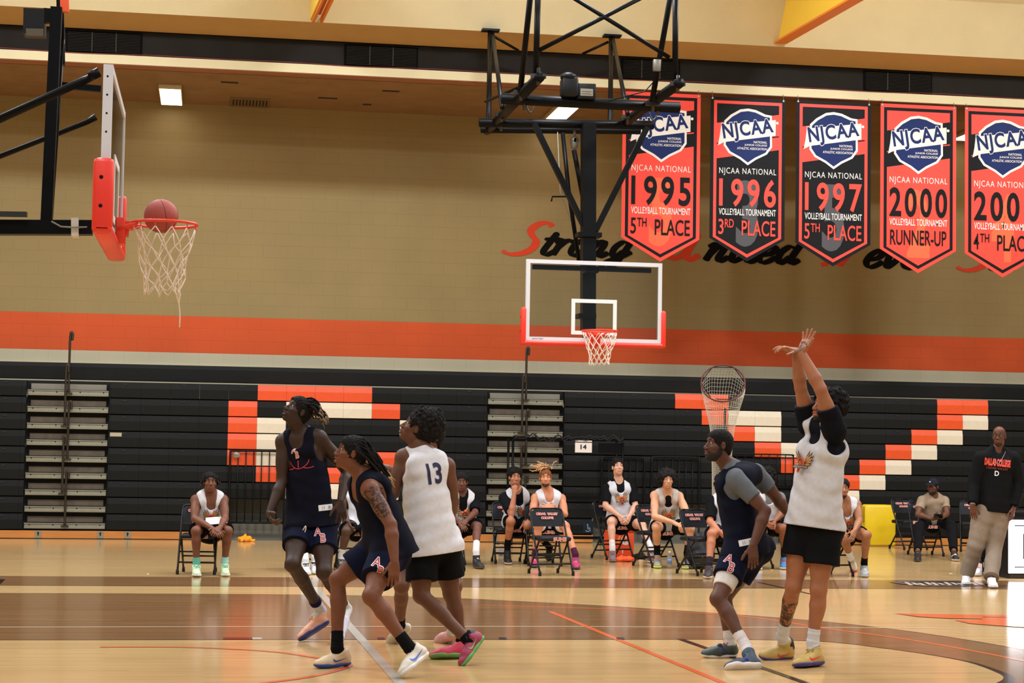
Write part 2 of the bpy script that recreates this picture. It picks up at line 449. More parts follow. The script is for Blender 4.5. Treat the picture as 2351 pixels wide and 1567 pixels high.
def person(name_label, Y0, J, skin, fwd, face, hair, k=1.0, wear=None, fine=True, ink=None, hands=None, eyes=True, lean=None, group=None, jaw=1.0, mouth=0.0, brow=(18, 12, 10), beard=None, base=None, hscale=1.0, girth=1.0):
    """J: joints as (pixel x, pixel y, depth offset in metres) or (x, y, 'n'/'f') = nearer / farther end of a bone of natural length"""
    K = {}; W = lambda j: j if isinstance(j, np.ndarray) else atY(j[0], j[1], Y0 + j[2])
    BL = dict(el=.305 * k, wr=.27 * k, kn=.455 * k, an=.44 * k)
    for j in ('pel', 'neck', 'head'): K[j] = W(J[j])
    up = nz(K['neck'] - K['pel']); fw = np.asarray(fwd, float); fw = nz(fw - up * (fw @ up)); lf = np.cross(up, fw)
    for s, sg in (('L', 1), ('R', -1)):
        K['sh' + s] = W(J['sh' + s]) if 'sh' + s in J else K['neck'] - up * .065 * k + lf * .178 * k * sg
        K['hip' + s] = W(J['hip' + s]) if 'hip' + s in J else K['pel'] - up * .03 * k + lf * .088 * k * sg
        for par, ch in (('sh', 'el'), ('el', 'wr'), ('hip', 'kn'), ('kn', 'an')):
            j = J[ch + s]
            if isinstance(j, np.ndarray) or not isinstance(j[2], str): K[ch + s] = W(j)
            elif j[2] == 'a': K[ch + s] = atY(j[0], j[1], atZ(*J['toe' + s][:2], 0)[1] + .2 * k)
            else: K[ch + s] = solve(K[par + s], j[:2], BL[ch], j[2])
    root = empty('person', base if base is not None else (K['pel'][0], K['pel'][1], 0.0))
    bs = np.array(root.location)
    tag(root, name_label, 'person', group)
    hb = .0065 if fine else .0085
    wear = wear or {}
    A = (lf, fw, up); Pt = lambda t, a=0, b=0: lerp(K['pel'], K['neck'], t) + (lf * a + fw * b) * k
    g = girth
    def torso(inf=0.0, gg=1.0):
        i = inf
        return [('+', EL(Pt(.04), A, (.158 * k * g + i, .112 * k * g + i, .125 * k + i)), 0), ('+', EL(Pt(.36, 0, .005), A, (.142 * k * g + i, .10 * k * g + i, .18 * k + i)), .05),
                ('+', EL(Pt(.68, 0, .0), A, (.158 * k * g + i, .112 * k * g + i, .19 * k + i)), .05),
                ('+', RC(lerp(K['shL'], K['shR'], .2), lerp(K['shL'], K['shR'], .8), .066 * k + i, .066 * k + i, fw, .95), .05),
                ('+', EL(Pt(.76, .07, .062), A, (.08 * k + i, .05 * k + i, .062 * k + i)), .03), ('+', EL(Pt(.76, -.07, .062), A, (.08 * k + i, .05 * k + i, .062 * k + i)), .03),
                ('+', EL(Pt(.78, .08, -.055), A, (.075 * k + i, .05 * k + i, .09 * k + i)), .03), ('+', EL(Pt(.78, -.08, -.055), A, (.075 * k + i, .05 * k + i, .09 * k + i)), .03)]
    def traps(i=0.0, w=.62):
        return [('+', RC(K['neck'] + up * .02 * k, lerp(K['neck'], K['sh' + s], w) + up * .005, .05 * k + i, .046 * k + i), .04) for s in 'LR']
    skn = skin_mat(skin, ink is not None)
    # ---- bare body
    hf = nz(face); hu = nz(V(0, 0, 1) - hf * hf[2]) if 'hup' not in J else nz(np.asarray(J['hup']) - hf * (np.asarray(J['hup']) @ hf)); hl = np.cross(hu, hf); hk = 1.0 * k ** .5 * hscale; hc = K['head']
    nb = hc - hu * .075 * hk - hf * .018 * hk
    o = torso() + traps()
    o.append(('+', RC(K['neck'] - up * .02, lerp(K['neck'], nb, .85), .0585 * k, .053 * k), .035))
    kfw = {}
    for s, sg in (('L', 1), ('R', -1)):
        sh, el, wr, hp, kn, an = (K[q + s] for q in ('sh', 'el', 'wr', 'hip', 'kn', 'an'))
        o.append(('+', EL(sh - up * .012, A, (.062 * k, .062 * k, .068 * k)), .035))
        o += [('+', RC(sh, el, .053 * k, .042 * k), .02), ('+', EL(lerp(sh, el, .5), (nz(el - sh), fw, np.cross(nz(el - sh), fw)), (.12 * k, .052 * k, .052 * k)), .02)]
        m = lerp(el, wr, .28)
        o += [('+', RC(el, m, .042 * k, .046 * k), .012), ('+', RC(m, wr, .046 * k, .0275 * k), .012)]
        kf = lerp(hp, an, .5); kf = kn - kf; kf = nz(kf) if np.linalg.norm(kf) > .05 else fw; kfw[s] = kf
        o += [('+', RC(hp, kn, .09 * k * g, .058 * k), .03), ('+', EL(lerp(hp, kn, .4) + kf * .008, (nz(kn - hp), kf, np.cross(nz(kn - hp), kf)), (.2 * k, .084 * k * g, .084 * k * g)), .03),
              ('+', SP(hp - fw * .045 * k, .098 * k * g), .03), ('+', EL(kn + kf * .008, (kf, up, np.cross(kf, up)), (.054 * k, .058 * k, .055 * k)), .02)]
        c = lerp(kn, an, .3) - kf * .022 * k
        o += [('+', RC(kn, lerp(kn, an, .3), .053 * k, .051 * k), .015), ('+', RC(lerp(kn, an, .3), an, .051 * k, .035 * k), .015), ('+', EL(c, (nz(an - kn), kf, np.cross(nz(an - kn), kf)), (.12 * k, .042 * k, .05 * k)), .02),
              ('+', SP(an, .038 * k), .01)]
    parts = []
    hcut = lerp(K['neck'], nb, .12); hdir = nz(nb - K['neck'])
    parts.append((o, hb))
    ho = head_ops(hc, hf, hu, hl, hk, jaw, mouth)
    ho = ho + [('+', RC(K['neck'] - up * .02, nb, .061 * k, .055 * k), .03), ('&', PL(hcut - hdir * .004, -hdir), 0)]
    parts.append((ho, .0042 if fine else .0055))
    hands = hands or {}
    palms = []
    for s, sg in (('L', 1), ('R', -1)):
        hd = hands.get(s, {})
        if hd is None: continue
        fa = nz(K['wr' + s] - K['el' + s])
        d = hd.get('d', fa); n = hd.get('n', -lf * sg); tw = hd.get('t', fw)
        ops, hh = hand_ops(K['wr' + s], np.asarray(d, float), np.asarray(n, float), np.asarray(tw, float), k * hd.get('k', 1.0), hd.get('c', (.35, .4, .45, .5)), hd.get('sp', .1), hd.get('th', .6), .0036 if fine else .0048)
        parts.append((ops, hh)); palms.append((K['wr' + s] + nz(d) * .095 * k, nz(np.asarray(n, float))))
    lipc = hc + (hf * .105 - hu * .066) * hk
    at = {'lip': lambda v: np.maximum(0, 1 - (np.abs((v - lipc) @ hu) / (.016 * hk)) ** 4) * (np.abs((v - lipc) @ hl) < .026 * hk) * (((v - lipc) @ hf) > -.016 * hk)}
    def pf(v):
        r = np.zeros(len(v))
        for c, n in palms:
            dd = np.linalg.norm(v - c, axis=1); r = np.maximum(r, np.clip((.105 - dd) / .02, 0, 1) * np.clip(((v - c) @ n) / .012 + .1, 0, 1) * .8)
        return r
    at['palm'] = pf
    if ink:
        def inkf(v):
            r = np.zeros(len(v))
            for (a, b, t0, t1, rad) in ink:
                p, q = K[a], K[b]; d = q - p; t = ((v - p) @ d) / (d @ d); dist = np.linalg.norm(v - p - np.clip(t, 0, 1)[:, None] * d, axis=1)
                r = np.maximum(r, (t > t0) * (t < t1) * (dist < rad))
            return r
        at['ink'] = inkf
    body = solid('body', parts, skn, root, bs, at)
    # ---- eyes, brows
    if eyes:
        gz = nz(J.get('gaze', hf))
        for s in (1, -1):
            ec = hc + (hf * .0735 + hu * .0085 + hl * .031 * s) * hk
            e = MB(); _ball(e, ec, .0118 * hk, 12, 8, 0); _ball(e, ec + gz * .0052 * hk, .0078 * hk, 12, 8, 1)
            e.build('eye', [EYE, IRIS], root, bs)
            P = lambda a, b, q: hc + (hf * a + hu * b + hl * q * s) * hk
            solid('eyebrow', [([('+', RC(P(.0905, .0335, .014), P(.087, .0385, .03), .0042 * hk, .005 * hk), 0), ('+', RC(P(.087, .0385, .03), P(.074, .035, .049), .005 * hk, .003 * hk), .004)], .0032)], mat('hair_%d_%d_%d' % brow, brow, .8), root, bs)
    if beard:
        bc, thick, full = beard
        P = lambda a, b, q=0: hc + (hf * a + hu * b + hl * q) * hk; ax = (hl, hf, hu)
        bo = [('+', EL(P(.04, -.077), ax, np.array((.046 * jaw + thick, .046 + thick, .038 + thick)) * hk), 0), ('+', EL(P(.07, -.1), ax, np.array((.022 + thick, .02 + thick, .017 + thick)) * hk), .014)]
        if full:
            bo += [('+', EL(P(.0, -.06), ax, np.array((.052 * jaw + thick, .05 + thick, .05 + thick)) * hk), .02)] + [('+', RC(P(.01, -.0, .066 * q), P(.02, -.07, .054 * q), .013 * hk, .016 * hk, hl, .6), .015) for q in (1, -1)]
            bo += [('+', RC(P(.098, -.046, .006 * q), P(.086, -.058, .03 * q), .0065 * hk, .006 * hk), .006) for q in (1, -1)]
        bo += [('-', RC(P(.125, -.064, .02), P(.125, -.064, -.02), .026 * hk, .026 * hk), .004), ('-', EL(P(.075, .0), ax, np.array((.062, .07, .052)) * hk), .006)]
        if full: bo += [('+', RC(P(.1005, -.045, .004 * q), P(.087, -.056, .03 * q), .0055 * hk, .0055 * hk), .003) for q in (1, -1)]
        bo += [('~', lumps(500, .0015, 3), 0)]
        solid('beard', [(bo, .0042)], mat('hair_%d_%d_%d' % bc, bc, .85), root, bs)
    ctx = dict(K=K, root=root, bs=bs, up=up, fw=fw, lf=lf, A=A, Pt=Pt, k=k, g=g, torso=torso, traps=traps, kfw=kfw, fine=fine, hc=hc, hf=hf, hu=hu, hl=hl, hk=hk, Y0=Y0, J=J, body=body)
    make_hair(ctx, hair)
    for w in wear.items(): WEAR[w[0].split('_')[0]](ctx, w[0], **w[1])
    return ctx
def _ball(mb, c, r, s1, s2, mi):
    mb.lathe(c, [(r * math.sin(math.pi * i / s2) + 1e-5, -r * math.cos(math.pi * i / s2)) for i in range(s2 + 1)], s1, mi)

def make_hair(c, hair):
    if not hair: return
    kind, rgb = hair[0], hair[1]; opt = hair[2] if len(hair) > 2 else {}
    hc, f, u, l, k = c['hc'], c['hf'], c['hu'], c['hl'], c['hk']; ax = (l, f, u)
    P = lambda a, b, g=0: hc + (f * a + u * b + l * g) * k
    m = mat('hair_%d_%d_%d' % tuple(rgb), rgb, .85, var=.25, vscale=60, spec=.2)
    t = opt.get('t', .008)
    face = [('-', EL(P(.1, -.02), ax, np.array((.078, .075, .078 + opt.get('line', 0))) * k), .008), ('-', EL(P(.02, -.085), ax, np.array((.1, .11, .06)) * k), .008)]
    face += [('-', EL(P(-.004, -.004, .085 * s), ax, np.array((.03, .022, .034)) * k), .004) for s in (1, -1)]
    cap = [('+', EL(P(-.012, .03), ax, np.array((.074 + t, .093 + t, .09 + t)) * k), 0), ('+', EL(P(.026, .055), ax, np.array((.062 + t, .062 + t, .05 + t)) * k), .02), ('+', EL(P(-.05, -.03), ax, np.array((.05 + t, .045 + t * .5, .06)) * k), .02)]
    rg = np.random.default_rng(opt.get('seed', 1))
    if kind == 'crop':
        solid('hair', [(cap + face + [('~', lumps(420, .0014, 2), 0)], .0042)], m, c['root'], c['bs']); return
    if kind in ('afro', 'curly'):
        R = opt.get('R', (.115, .12, .115)); off = opt.get('off', (-.03, .055)); ops = cap + [('+', EL(P(*off), ax, np.array(R) * k), .03)]
        n = opt.get('n', 260); cr = opt.get('cr', .018)
        for i in range(n):
            d = nz(rg.normal(size=3)); p = P(*off) + (l * d[0] * R[0] + f * d[1] * R[1] + u * d[2] * R[2]) * k * rg.uniform(.9, 1.04)
            ops.append(('+', SP(p, cr * rg.uniform(.6, 1.15) * k), .006))
        fc = [('-', EL(P(.115, -.03), ax, np.array((.085, .09, .095 + opt.get('line', 0))) * k), .008), ('-', EL(P(.03, -.1), ax, np.array((.13, .13, .065)) * k), .01)]
        if opt.get('ears', 1): fc += [('-', EL(P(.012, -.012, .1 * s), ax, np.array((.05, .035, .045)) * k), .004) for s in (1, -1)]
        solid('hair', [(ops + fc + [('~', lumps(330, .003, 5), 0)], .0045)], m, c['root'], c['bs']); return
    if kind == 'locs':
        solid('hair', [(cap + face + [('~', lumps(260, .003, 2), 0)], .0045)], m, c['root'], c['bs'])
        tip = mat('hair_tip_%d_%d_%d' % tuple(opt['tip']), opt['tip'], .8, var=.3, vscale=80); mb = MB()
        for i in range(opt.get('n', 40)):
            a = rg.uniform(*opt.get('ang', (-2.6, 2.6))); e = rg.uniform(*opt.get('el', (.1, 1.2)))
            d = (-f * math.cos(a) + l * math.sin(a)) * math.cos(e) + u * math.sin(e)
            p = P(-.012, .03) + V(*(d * .088)) * k * 1.02; v = nz(d + np.asarray(opt.get('dir', -f)) * 1.2 + rg.normal(size=3) * .2); L = opt.get('len', .2) * rg.uniform(.75, 1.15) * k
            pts = [p - d * .01]; N = 7
            for j in range(N):
                v = nz(v + np.asarray(opt.get('pull', (0, 0, -.55))) + rg.normal(size=3) * opt.get('wob', .12)); q = pts[-1] + v * L / N
                if opt.get('gather') is not None:
                    q = lerp(q, P(*opt['gather']) + rg.normal(size=3) * .018, .35 * (j > 0) * (j < 4))
                e2 = q - hc; dist = np.linalg.norm(e2)
                if dist < .1 * k: q = hc + e2 / dist * .1 * k
                pts.append(q)
            r0 = opt.get('r', .0075); cut = int(round((N + 1) * (1 - opt.get('tipf', .35))))
            mb.tube(pts[:cut + 1], [r0] * (cut + 1), 6, 0); mb.tube(pts[cut:], [r0 * .95 * (1 - .4 * (q / max(1, N - cut))) for q in range(N + 1 - cut)], 6, 1)
        mb.build('locs', [m, tip], c['root'], c['bs']); return
# ------------------------------------------------------------------ clothing
def cloth_mat(rgb, rough=.85, var=.06, bump=.25):
    return mat('cloth_%d_%d_%d' % tuple(rgb), rgb, rough, var=var, vscale=30, bump=bump, bscale=420, spec=.25 if sum(rgb) > 150 else .08)
def bvh_of(o):
    me = o.data; return BVHTree.FromPolygons([v.co for v in me.vertices], [tuple(p.vertices) for p in me.polygons])
_BV = {}
def decal(target, bs, layers, c, ax, ay, az, mats, name, off=.004, reach=.3, maxe=.02):
    """thin printed shapes laid on the surface of target. layers: list of (verts2d, faces, material index)"""
    if target.name not in _BV: _BV[target.name] = bvh_of(target)
    T = _BV[target.name]; ax = nz(ax); az = nz(az); ay = nz(np.asarray(ay) - 0); mb = MB()
    for li, (vs, fs, mi) in enumerate(layers):
        bm = bmesh.new(); bv = [bm.verts.new((p[0], p[1], 0)) for p in vs]
        for f in fs:
            try: bm.faces.new([bv[i] for i in f])
            except ValueError: pass
        bmesh.ops.triangulate(bm, faces=bm.faces[:])
        for _ in range(4):
            es = [e for e in bm.edges if e.calc_length() > maxe]
            if not es: break
            bmesh.ops.subdivide_edges(bm, edges=es, cuts=1)
            bmesh.ops.triangulate(bm, faces=[f for f in bm.faces if len(f.verts) > 3])
        P = []; ok = []
        for v in bm.verts:
            p = np.asarray(c) + ax * v.co.x + ay * v.co.y - bs + az * reach
            h = T.ray_cast(Vector(p), Vector(-az), reach * 2)
            ok.append(h[0] is not None)
            P.append((np.array(h[0]) if h[0] is not None else p - az * reach) + az * (off + .0012 * li))
        bm.verts.index_update()
        flip = np.cross(ax, ay) @ az < 0
        fs2 = []
        for f in bm.faces:
            ii = [v.index for v in f.verts]
            if all(ok[i] for i in ii): fs2.append(ii[::-1] if flip ^ (f.normal.z < 0) else ii)
        mb.add(P, fs2, mi, True); bm.free()
    return mb.build(name, mats, target)
def poly(pts): return pts, [tuple(range(len(pts)))]
def scaled(g, sx, sy, dx=0, dy=0, rot=0.0):
    c, s = math.cos(rot), math.sin(rot)
    return [(p[0] * sx * c - p[1] * sy * s + dx, p[0] * sx * s + p[1] * sy * c + dy) for p in g[0]], g[1]
def ring2d(r0, r1, n=24, a0=0, a1=2 * math.pi):
    vs = []; fs = []
    for i in range(n + 1):
        a = a0 + (a1 - a0) * i / n; vs += [(r0 * math.cos(a), r0 * math.sin(a)), (r1 * math.cos(a), r1 * math.sin(a))]
    for i in range(n): fs.append((2 * i, 2 * i + 1, 2 * i + 3, 2 * i + 2))
    return vs, fs
def disc2d(r, n=20): return poly([(r * math.cos(2 * math.pi * i / n), r * math.sin(2 * math.pi * i / n)) for i in range(n)])
SWOOSH = [(-1, .30), (-.86, .02), (-.6, -.16), (-.3, -.14), (0, -.02), (.5, .22), (1, .48), (.45, .12), (0, -.2), (-.3, -.36), (-.62, -.42), (-.88, -.3), (-1.02, 0)]
SWOOSH = [(-.95, .42), (-1.06, .1), (-1.0, -.22), (-.8, -.42), (-.5, -.42), (-.1, -.28), (.45, 0), (1.0, .34), (.4, .12), (-.1, -.04), (-.5, -.1), (-.78, -.02), (-.92, .18)]
def winged_crest():
    """spread wings, a sun ball between them, a name bar and a tail; unit width"""
    L = []
    for s in (1, -1):
        for i, (a, ln) in enumerate(((1.28, .62), (1.0, .66), (.74, .62), (.48, .52), (.2, .40))):
            d = (math.cos(a) * s, math.sin(a)); n = (-d[1], d[0]); b = (.10 * s, -.02 - .01 * i); w = .055
            pts = [(b[0] + n[0] * w, b[1] + n[1] * w), (b[0] + d[0] * ln * .6 + n[0] * w * 1.1, b[1] + d[1] * ln * .6 + n[1] * w * 1.1), (b[0] + d[0] * ln, b[1] + d[1] * ln), (b[0] + d[0] * ln * .6 - n[0] * w * .8, b[1] + d[1] * ln * .6 - n[1] * w * .8), (b[0] - n[0] * w, b[1] - n[1] * w)]
            L.append((*poly(pts if s > 0 else pts[::-1]), 1))
            L.append((*poly([(b[0] + (p[0] - b[0]) * .8 + .012 * s, b[1] + (p[1] - b[1]) * .8 - .005) for p in (pts if s > 0 else pts[::-1])]), 2))
    L.append((*scaled(disc2d(.2), 1, 1, 0, .02), 0))
    for i in range(9):
        a = math.pi * (.12 + .76 * i / 8); L.append((*poly([(.2 * math.cos(a - .1), .02 + .2 * math.sin(a - .1)), (.2 * math.cos(a + .1), .02 + .2 * math.sin(a + .1)), (.3 * math.cos(a), .02 + .3 * math.sin(a))]), 3))
    L.append((*scaled(ring2d(.1, .14, 18), 1, 1, 0, .02), 1))
    L.append((*poly([(-.14, -.2), (.14, -.2), (.12, -.34), (0, -.42), (-.12, -.34)]), 0))
    L.append((*poly([(-.07, -.22), (.07, -.22), (.05, -.32), (0, -.36), (-.05, -.32)]), 1))
    L.append((*poly([(-.46, -.2), (.46, -.2), (.46, -.08), (-.46, -.08)]), 1))
    L.append((*scaled(text_fit('CEDAR VALLEY SUNS', .86, .075, bold=.02), 1, 1, 0, -.14), 4))
    return L
CREST_M = [mat('print_orange', (205, 92, 35), .7), mat('print_dark', (38, 24, 22), .7), mat('print_gold', (205, 140, 70), .7), mat('print_flame', (230, 90, 60), .7), mat('print_grey', (170, 165, 160), .7)]
def ab_logo(h):
    W, R = 0, 1; L = []
    for b, mi in ((.055, 0), (.0, 1)):
        a = text_geo('A', bold=b); bb = text_geo('B', bold=b)
        L.append((*scaled(a, h * .62, h * .72, -h * .34, -h * .02), mi)); L.append((*scaled(bb, h * .62, h * .78, -h * .02, -h * .46), mi))
    return L
RED = mat('print_red', (190, 40, 55), .7); WHITE = mat('print_white', (225, 222, 220), .7); NAVYP = mat('print_navy', (30, 28, 66), .7)
ORNG = mat('print_orange_red', (235, 95, 60), .7); BLKP = mat('print_black', (18, 17, 18), .6)

def torso_ops(c, inf): return c['torso'](inf)
def w_tank(c, nm, rgb, neck=1.0, hem=.17, arm=1.0, crest=None, inf=.014, number=None, trim=None, flare=1.0, backneck=0.0, part='jersey', seed=0, hips=True):
    K, up, fw, lf, k = c['K'], c['up'], c['fw'], c['lf'], c['k']; Pt = c['Pt']; g = c['g']
    o = torso_ops(c, inf) + [('+', RC(K['neck'] - up * .02 * k, lerp(K['neck'], K['sh' + s], .62) - up * .0, .052 * k + inf, .05 * k + inf * .8), .03) for s in 'LR']
    o.append(('+', RC(Pt(.42), K['pel'] - up * (hem + .03) * k, .158 * k * g + inf, .203 * k * g * flare, fw, .8), .05))
    for s in 'LR':
        hp, kn = K['hip' + s], K['kn' + s]
        if hips: o += [('+', RC(hp + up * .06 * k, lerp(hp, kn, .2), .1 * k * g, .118 * k * g + .006), .05), ('+', SP(hp - fw * .045 * k, .118 * k * g), .04)]
    for s, sg in (('L', 1), ('R', -1)):
        sh = K['sh' + s]; out = lf * sg
        o.append(('-', EL(sh + out * .05 * k - up * .045 * k * arm, (out, fw, up), (.075 * k, .13 * k, .13 * k * arm)), .008))
        ad = nz(K['el' + s] - sh); o.append(('-', RC(sh + out * .01, sh + ad * .2, .068 * k, .075 * k), .006))
    o.append(('-', RC(K['neck'] + up * .1 * k, K['neck'] - up * .0 * k + fw * .03 * k, .058 * k, .062 * k), .01))
    o.append(('-', RC(K['neck'] + up * .04 * k + fw * .05 * k, K['neck'] - up * .1 * k * neck + fw * .12 * k, .07 * k, .055 * k), .012))
    if backneck: o.append(('-', EL(K['neck'] - fw * .06 * k, c['A'], (.07 * k, .06 * k, .05 * k * backneck)), .01))
    fo = folds(up + fw * .3 + lf * .25, 34, .0036 if c['fine'] else .003, 5 + seed)
    fo2 = folds(lf + up * .4, 24, .0032, 9 + seed)
    o += [('~', fo, 0), ('~', fo2, 0), ('&', PL(K['pel'] - up * hem * k, -up), 0)]
    ob = solid(part, [(o, .0062 if c['fine'] else .0085)], cloth_mat(rgb), c['root'], c['bs'])
    c[part] = ob
    if crest:
        t, sx, w = crest; L = [(*scaled((v, f), w, w), mi) for v, f, mi in winged_crest()]
        decal(ob, c['bs'], L, Pt(t, sx, .0), lf, up, fw, CREST_M, 'crest', off=.004)
    if number:
        t, sx, hh, txt, sgn = number; v, f = text_fit(txt, hh * .78, hh, bold=.03)
        decal(ob, c['bs'], [(v, f, 0)], Pt(t, sx, 0), lf * sgn, up, fw * sgn, [NAVYP], 'lettering', off=.004)
    return ob
def w_tee(c, nm, rgb, hem=.16, sl=.55, inf=.009, flare=1.0, part='shirt', sr=.07, neckr=.06, text=None, emb=None, **q):
    K, up, fw, lf, k, g = c['K'], c['up'], c['fw'], c['lf'], c['k'], c['g']; Pt = c['Pt']
    o = torso_ops(c, inf) + c['traps'](inf, .8)
    o.append(('+', RC(Pt(.42), K['pel'] - up * (hem + .03) * k, .154 * k * g + inf, .192 * k * g * flare, fw, .8), .05))
    for s in 'LR':
        sh, el, wr = K['sh' + s], K['el' + s], K['wr' + s]
        o.append(('+', EL(sh - up * .01, c['A'], np.array((.066, .066, .072)) * k + inf), .03))
        if sl <= 1: o.append(('+', RC(sh, lerp(sh, el, sl), sr * .95 * k + inf, sr * .88 * k + inf, cut=True), .02))
        else:
            o.append(('+', RC(sh, el, sr * .9 * k + inf, sr * .74 * k + inf), .02)); o.append(('+', RC(el, lerp(el, wr, sl - 1), sr * .74 * k + inf, sr * .56 * k + inf, cut=True), .02))
    o.append(('-', RC(K['neck'] + up * .12 * k, K['neck'] + fw * .03 * k + up * .0 * k, neckr * k, neckr * 1.05 * k), .008))
    o += [('~', folds(up + fw * .4, 32, .002, 3), 0), ('~', folds(lf + up * .5, 22, .002, 4), 0), ('&', PL(K['pel'] - up * hem * k, -up), 0)]
    ob = solid(part, [(o, .0065 if c['fine'] else .0085)], cloth_mat(rgb), c['root'], c['bs']); c[part] = ob
    if text:
        L = []
        for tx, w, h, dy, mi in text:
            if mi == 0: v, f = text_fit(tx, w * 1.04, h * 1.25, bold=.07); L.append((*scaled((v, f), 1, 1, 0, dy), 1))
            v, f = text_fit(tx, w, h, bold=.02); L.append((*scaled((v, f), 1, 1, 0, dy), mi))
        decal(ob, c['bs'], L, Pt(.8), lf, up, fw, [ORNG, RED, WHITE, mat('print_dull_red', (120, 44, 36), .7)], 'lettering', off=.005)
    return ob
def w_shorts(c, nm, rgb, t=.72, r0=.11, r1=.108, top=.09, logo=None, part='shorts', seed=0, white=None):
    K, up, fw, lf, k, g = c['K'], c['up'], c['fw'], c['lf'], c['k'], c['g']
    o = [('+', RC(K['pel'] - up * .06 * k, K['pel'] + up * top * k, .168 * k * g, .158 * k * g, fw, .74, cut=True), 0)]
    tt = t if isinstance(t, (tuple, list)) else (t, t)
    for s, tq in zip('LR', tt):
        hp, kn = K['hip' + s], K['kn' + s]
        o.append(('+', SP(hp - fw * .045 * k, .11 * k * g), .03)); o.append(('+', RC(hp, lerp(hp, kn, tq), r0 * k * g, r1 * k * g, cut=True), .03))
    o += [('~', folds(up + lf * .3, 26, .0025, 21 + seed), 0), ('~', folds(lf + fw, 30, .0025, 22 + seed), 0)]
    ob = solid(part, [(o, .0068 if c['fine'] else .009)], cloth_mat(rgb), c['root'], c['bs']); c[part] = ob
    for s, tq in zip('LR', tt):
        if white and s in white:
            hp, kn = K['hip' + s], K['kn' + s]
            solid('leg_sleeve', [([('+', RC(lerp(hp, kn, .45), lerp(hp, kn, white[s]), .094 * k, .078 * k, cut=True), 0)], .0065)], cloth_mat((212, 205, 198)), c['root'], c['bs'])
    if logo:
        s, tl, h = logo; hp, kn = K['hip' + s], K['kn' + s]; p = lerp(hp, kn, tl); az = nz(CAM_O - p); ay = nz((hp - kn) - az * ((hp - kn) @ az)); ax = np.cross(ay, az)
        decal(ob, c['bs'], ab_logo(h), p, ax, ay, az, [WHITE, RED], 'emblem', off=.005)
    return ob
def w_pants(c, nm, rgb, r0=.108, r1=.078, r2=.07, top=.1, hem=.97, part='trousers'):
    K, up, fw, lf, k, g = c['K'], c['up'], c['fw'], c['lf'], c['k'], c['g']
    o = [('+', RC(K['pel'] - up * .06 * k, K['pel'] + up * top * k, .168 * k * g, .16 * k * g, fw, .76, cut=True), 0)]
    for s in 'LR':
        hp, kn, an = K['hip' + s], K['kn' + s], K['an' + s]
        o += [('+', SP(hp - fw * .04 * k, .108 * k * g), .03), ('+', RC(hp, kn, r0 * k * g, r1 * k), .03), ('+', RC(kn, lerp(kn, an, hem), r1 * k, r2 * k, cut=True), .02)]
    o += [('~', folds(up + lf * .3, 30, .003, 31), 0), ('~', folds(lf + up * .3, 18, .003, 32), 0)]
    c[part] = solid(part, [(o, .0085)], cloth_mat(rgb), c['root'], c['bs']); return c[part]
def w_sock(c, nm, rgb, top=.3, band=None, logo=False):
    K, k = c['K'], c['k']; s = nm[-1]; kn, an = K['kn' + s], K['an' + s]; a = lerp(an, kn, top)
    H, T, d, n, sd = foot_frame(c, s) if 'toe' + s in c['J'] else (an,) * 5
    ob = solid('sock', [([('+', RC(an, H + (d * .075 + n * .06) * k, .043 * k, .04 * k), .01), ('+', RC(an, a, .043 * k, (.041 + .02 * max(0, top - .22)) * k, cut=True), 0), ('+', SP(an, .043 * k), .01), ('~', folds(nz(kn - an), 120, .0012, 2), 0)], .005)], cloth_mat(rgb, bump=.15), c['root'], c['bs'])
    if band: solid('sock_band', [([('+', RC(lerp(an, kn, top * .72), lerp(an, kn, top * 1.02), .046 * k, .0465 * k, cut=True, cuta=True), 0)], .005)], cloth_mat(band), ob, V(0, 0, 0) + c['bs'])
    return ob
def foot_frame(c, s):
    K, J, k = c['K'], c['J'], c['k']; an = K['an' + s]
    gp = lambda j: atZ(j[0], j[1], 0.004) if j[2] == 'g' else atY(j[0], j[1], c['Y0'] + j[2])
    T = gp(J['toe' + s]); L = .305 * k
    if 'heel' + s in J:
        H = gp(J['heel' + s]); d = nz(T - H); mid = (T + H) / 2; H, T = mid - d * L / 2, mid + d * L / 2
    else:
        d = T - an; d[2] = 0; d = nz(d); T = T; H = T - d * L
    up = an - (H + d * .08 * k); n = nz(up - d * (up @ d))
    return H, T, d, n, np.cross(n, d)
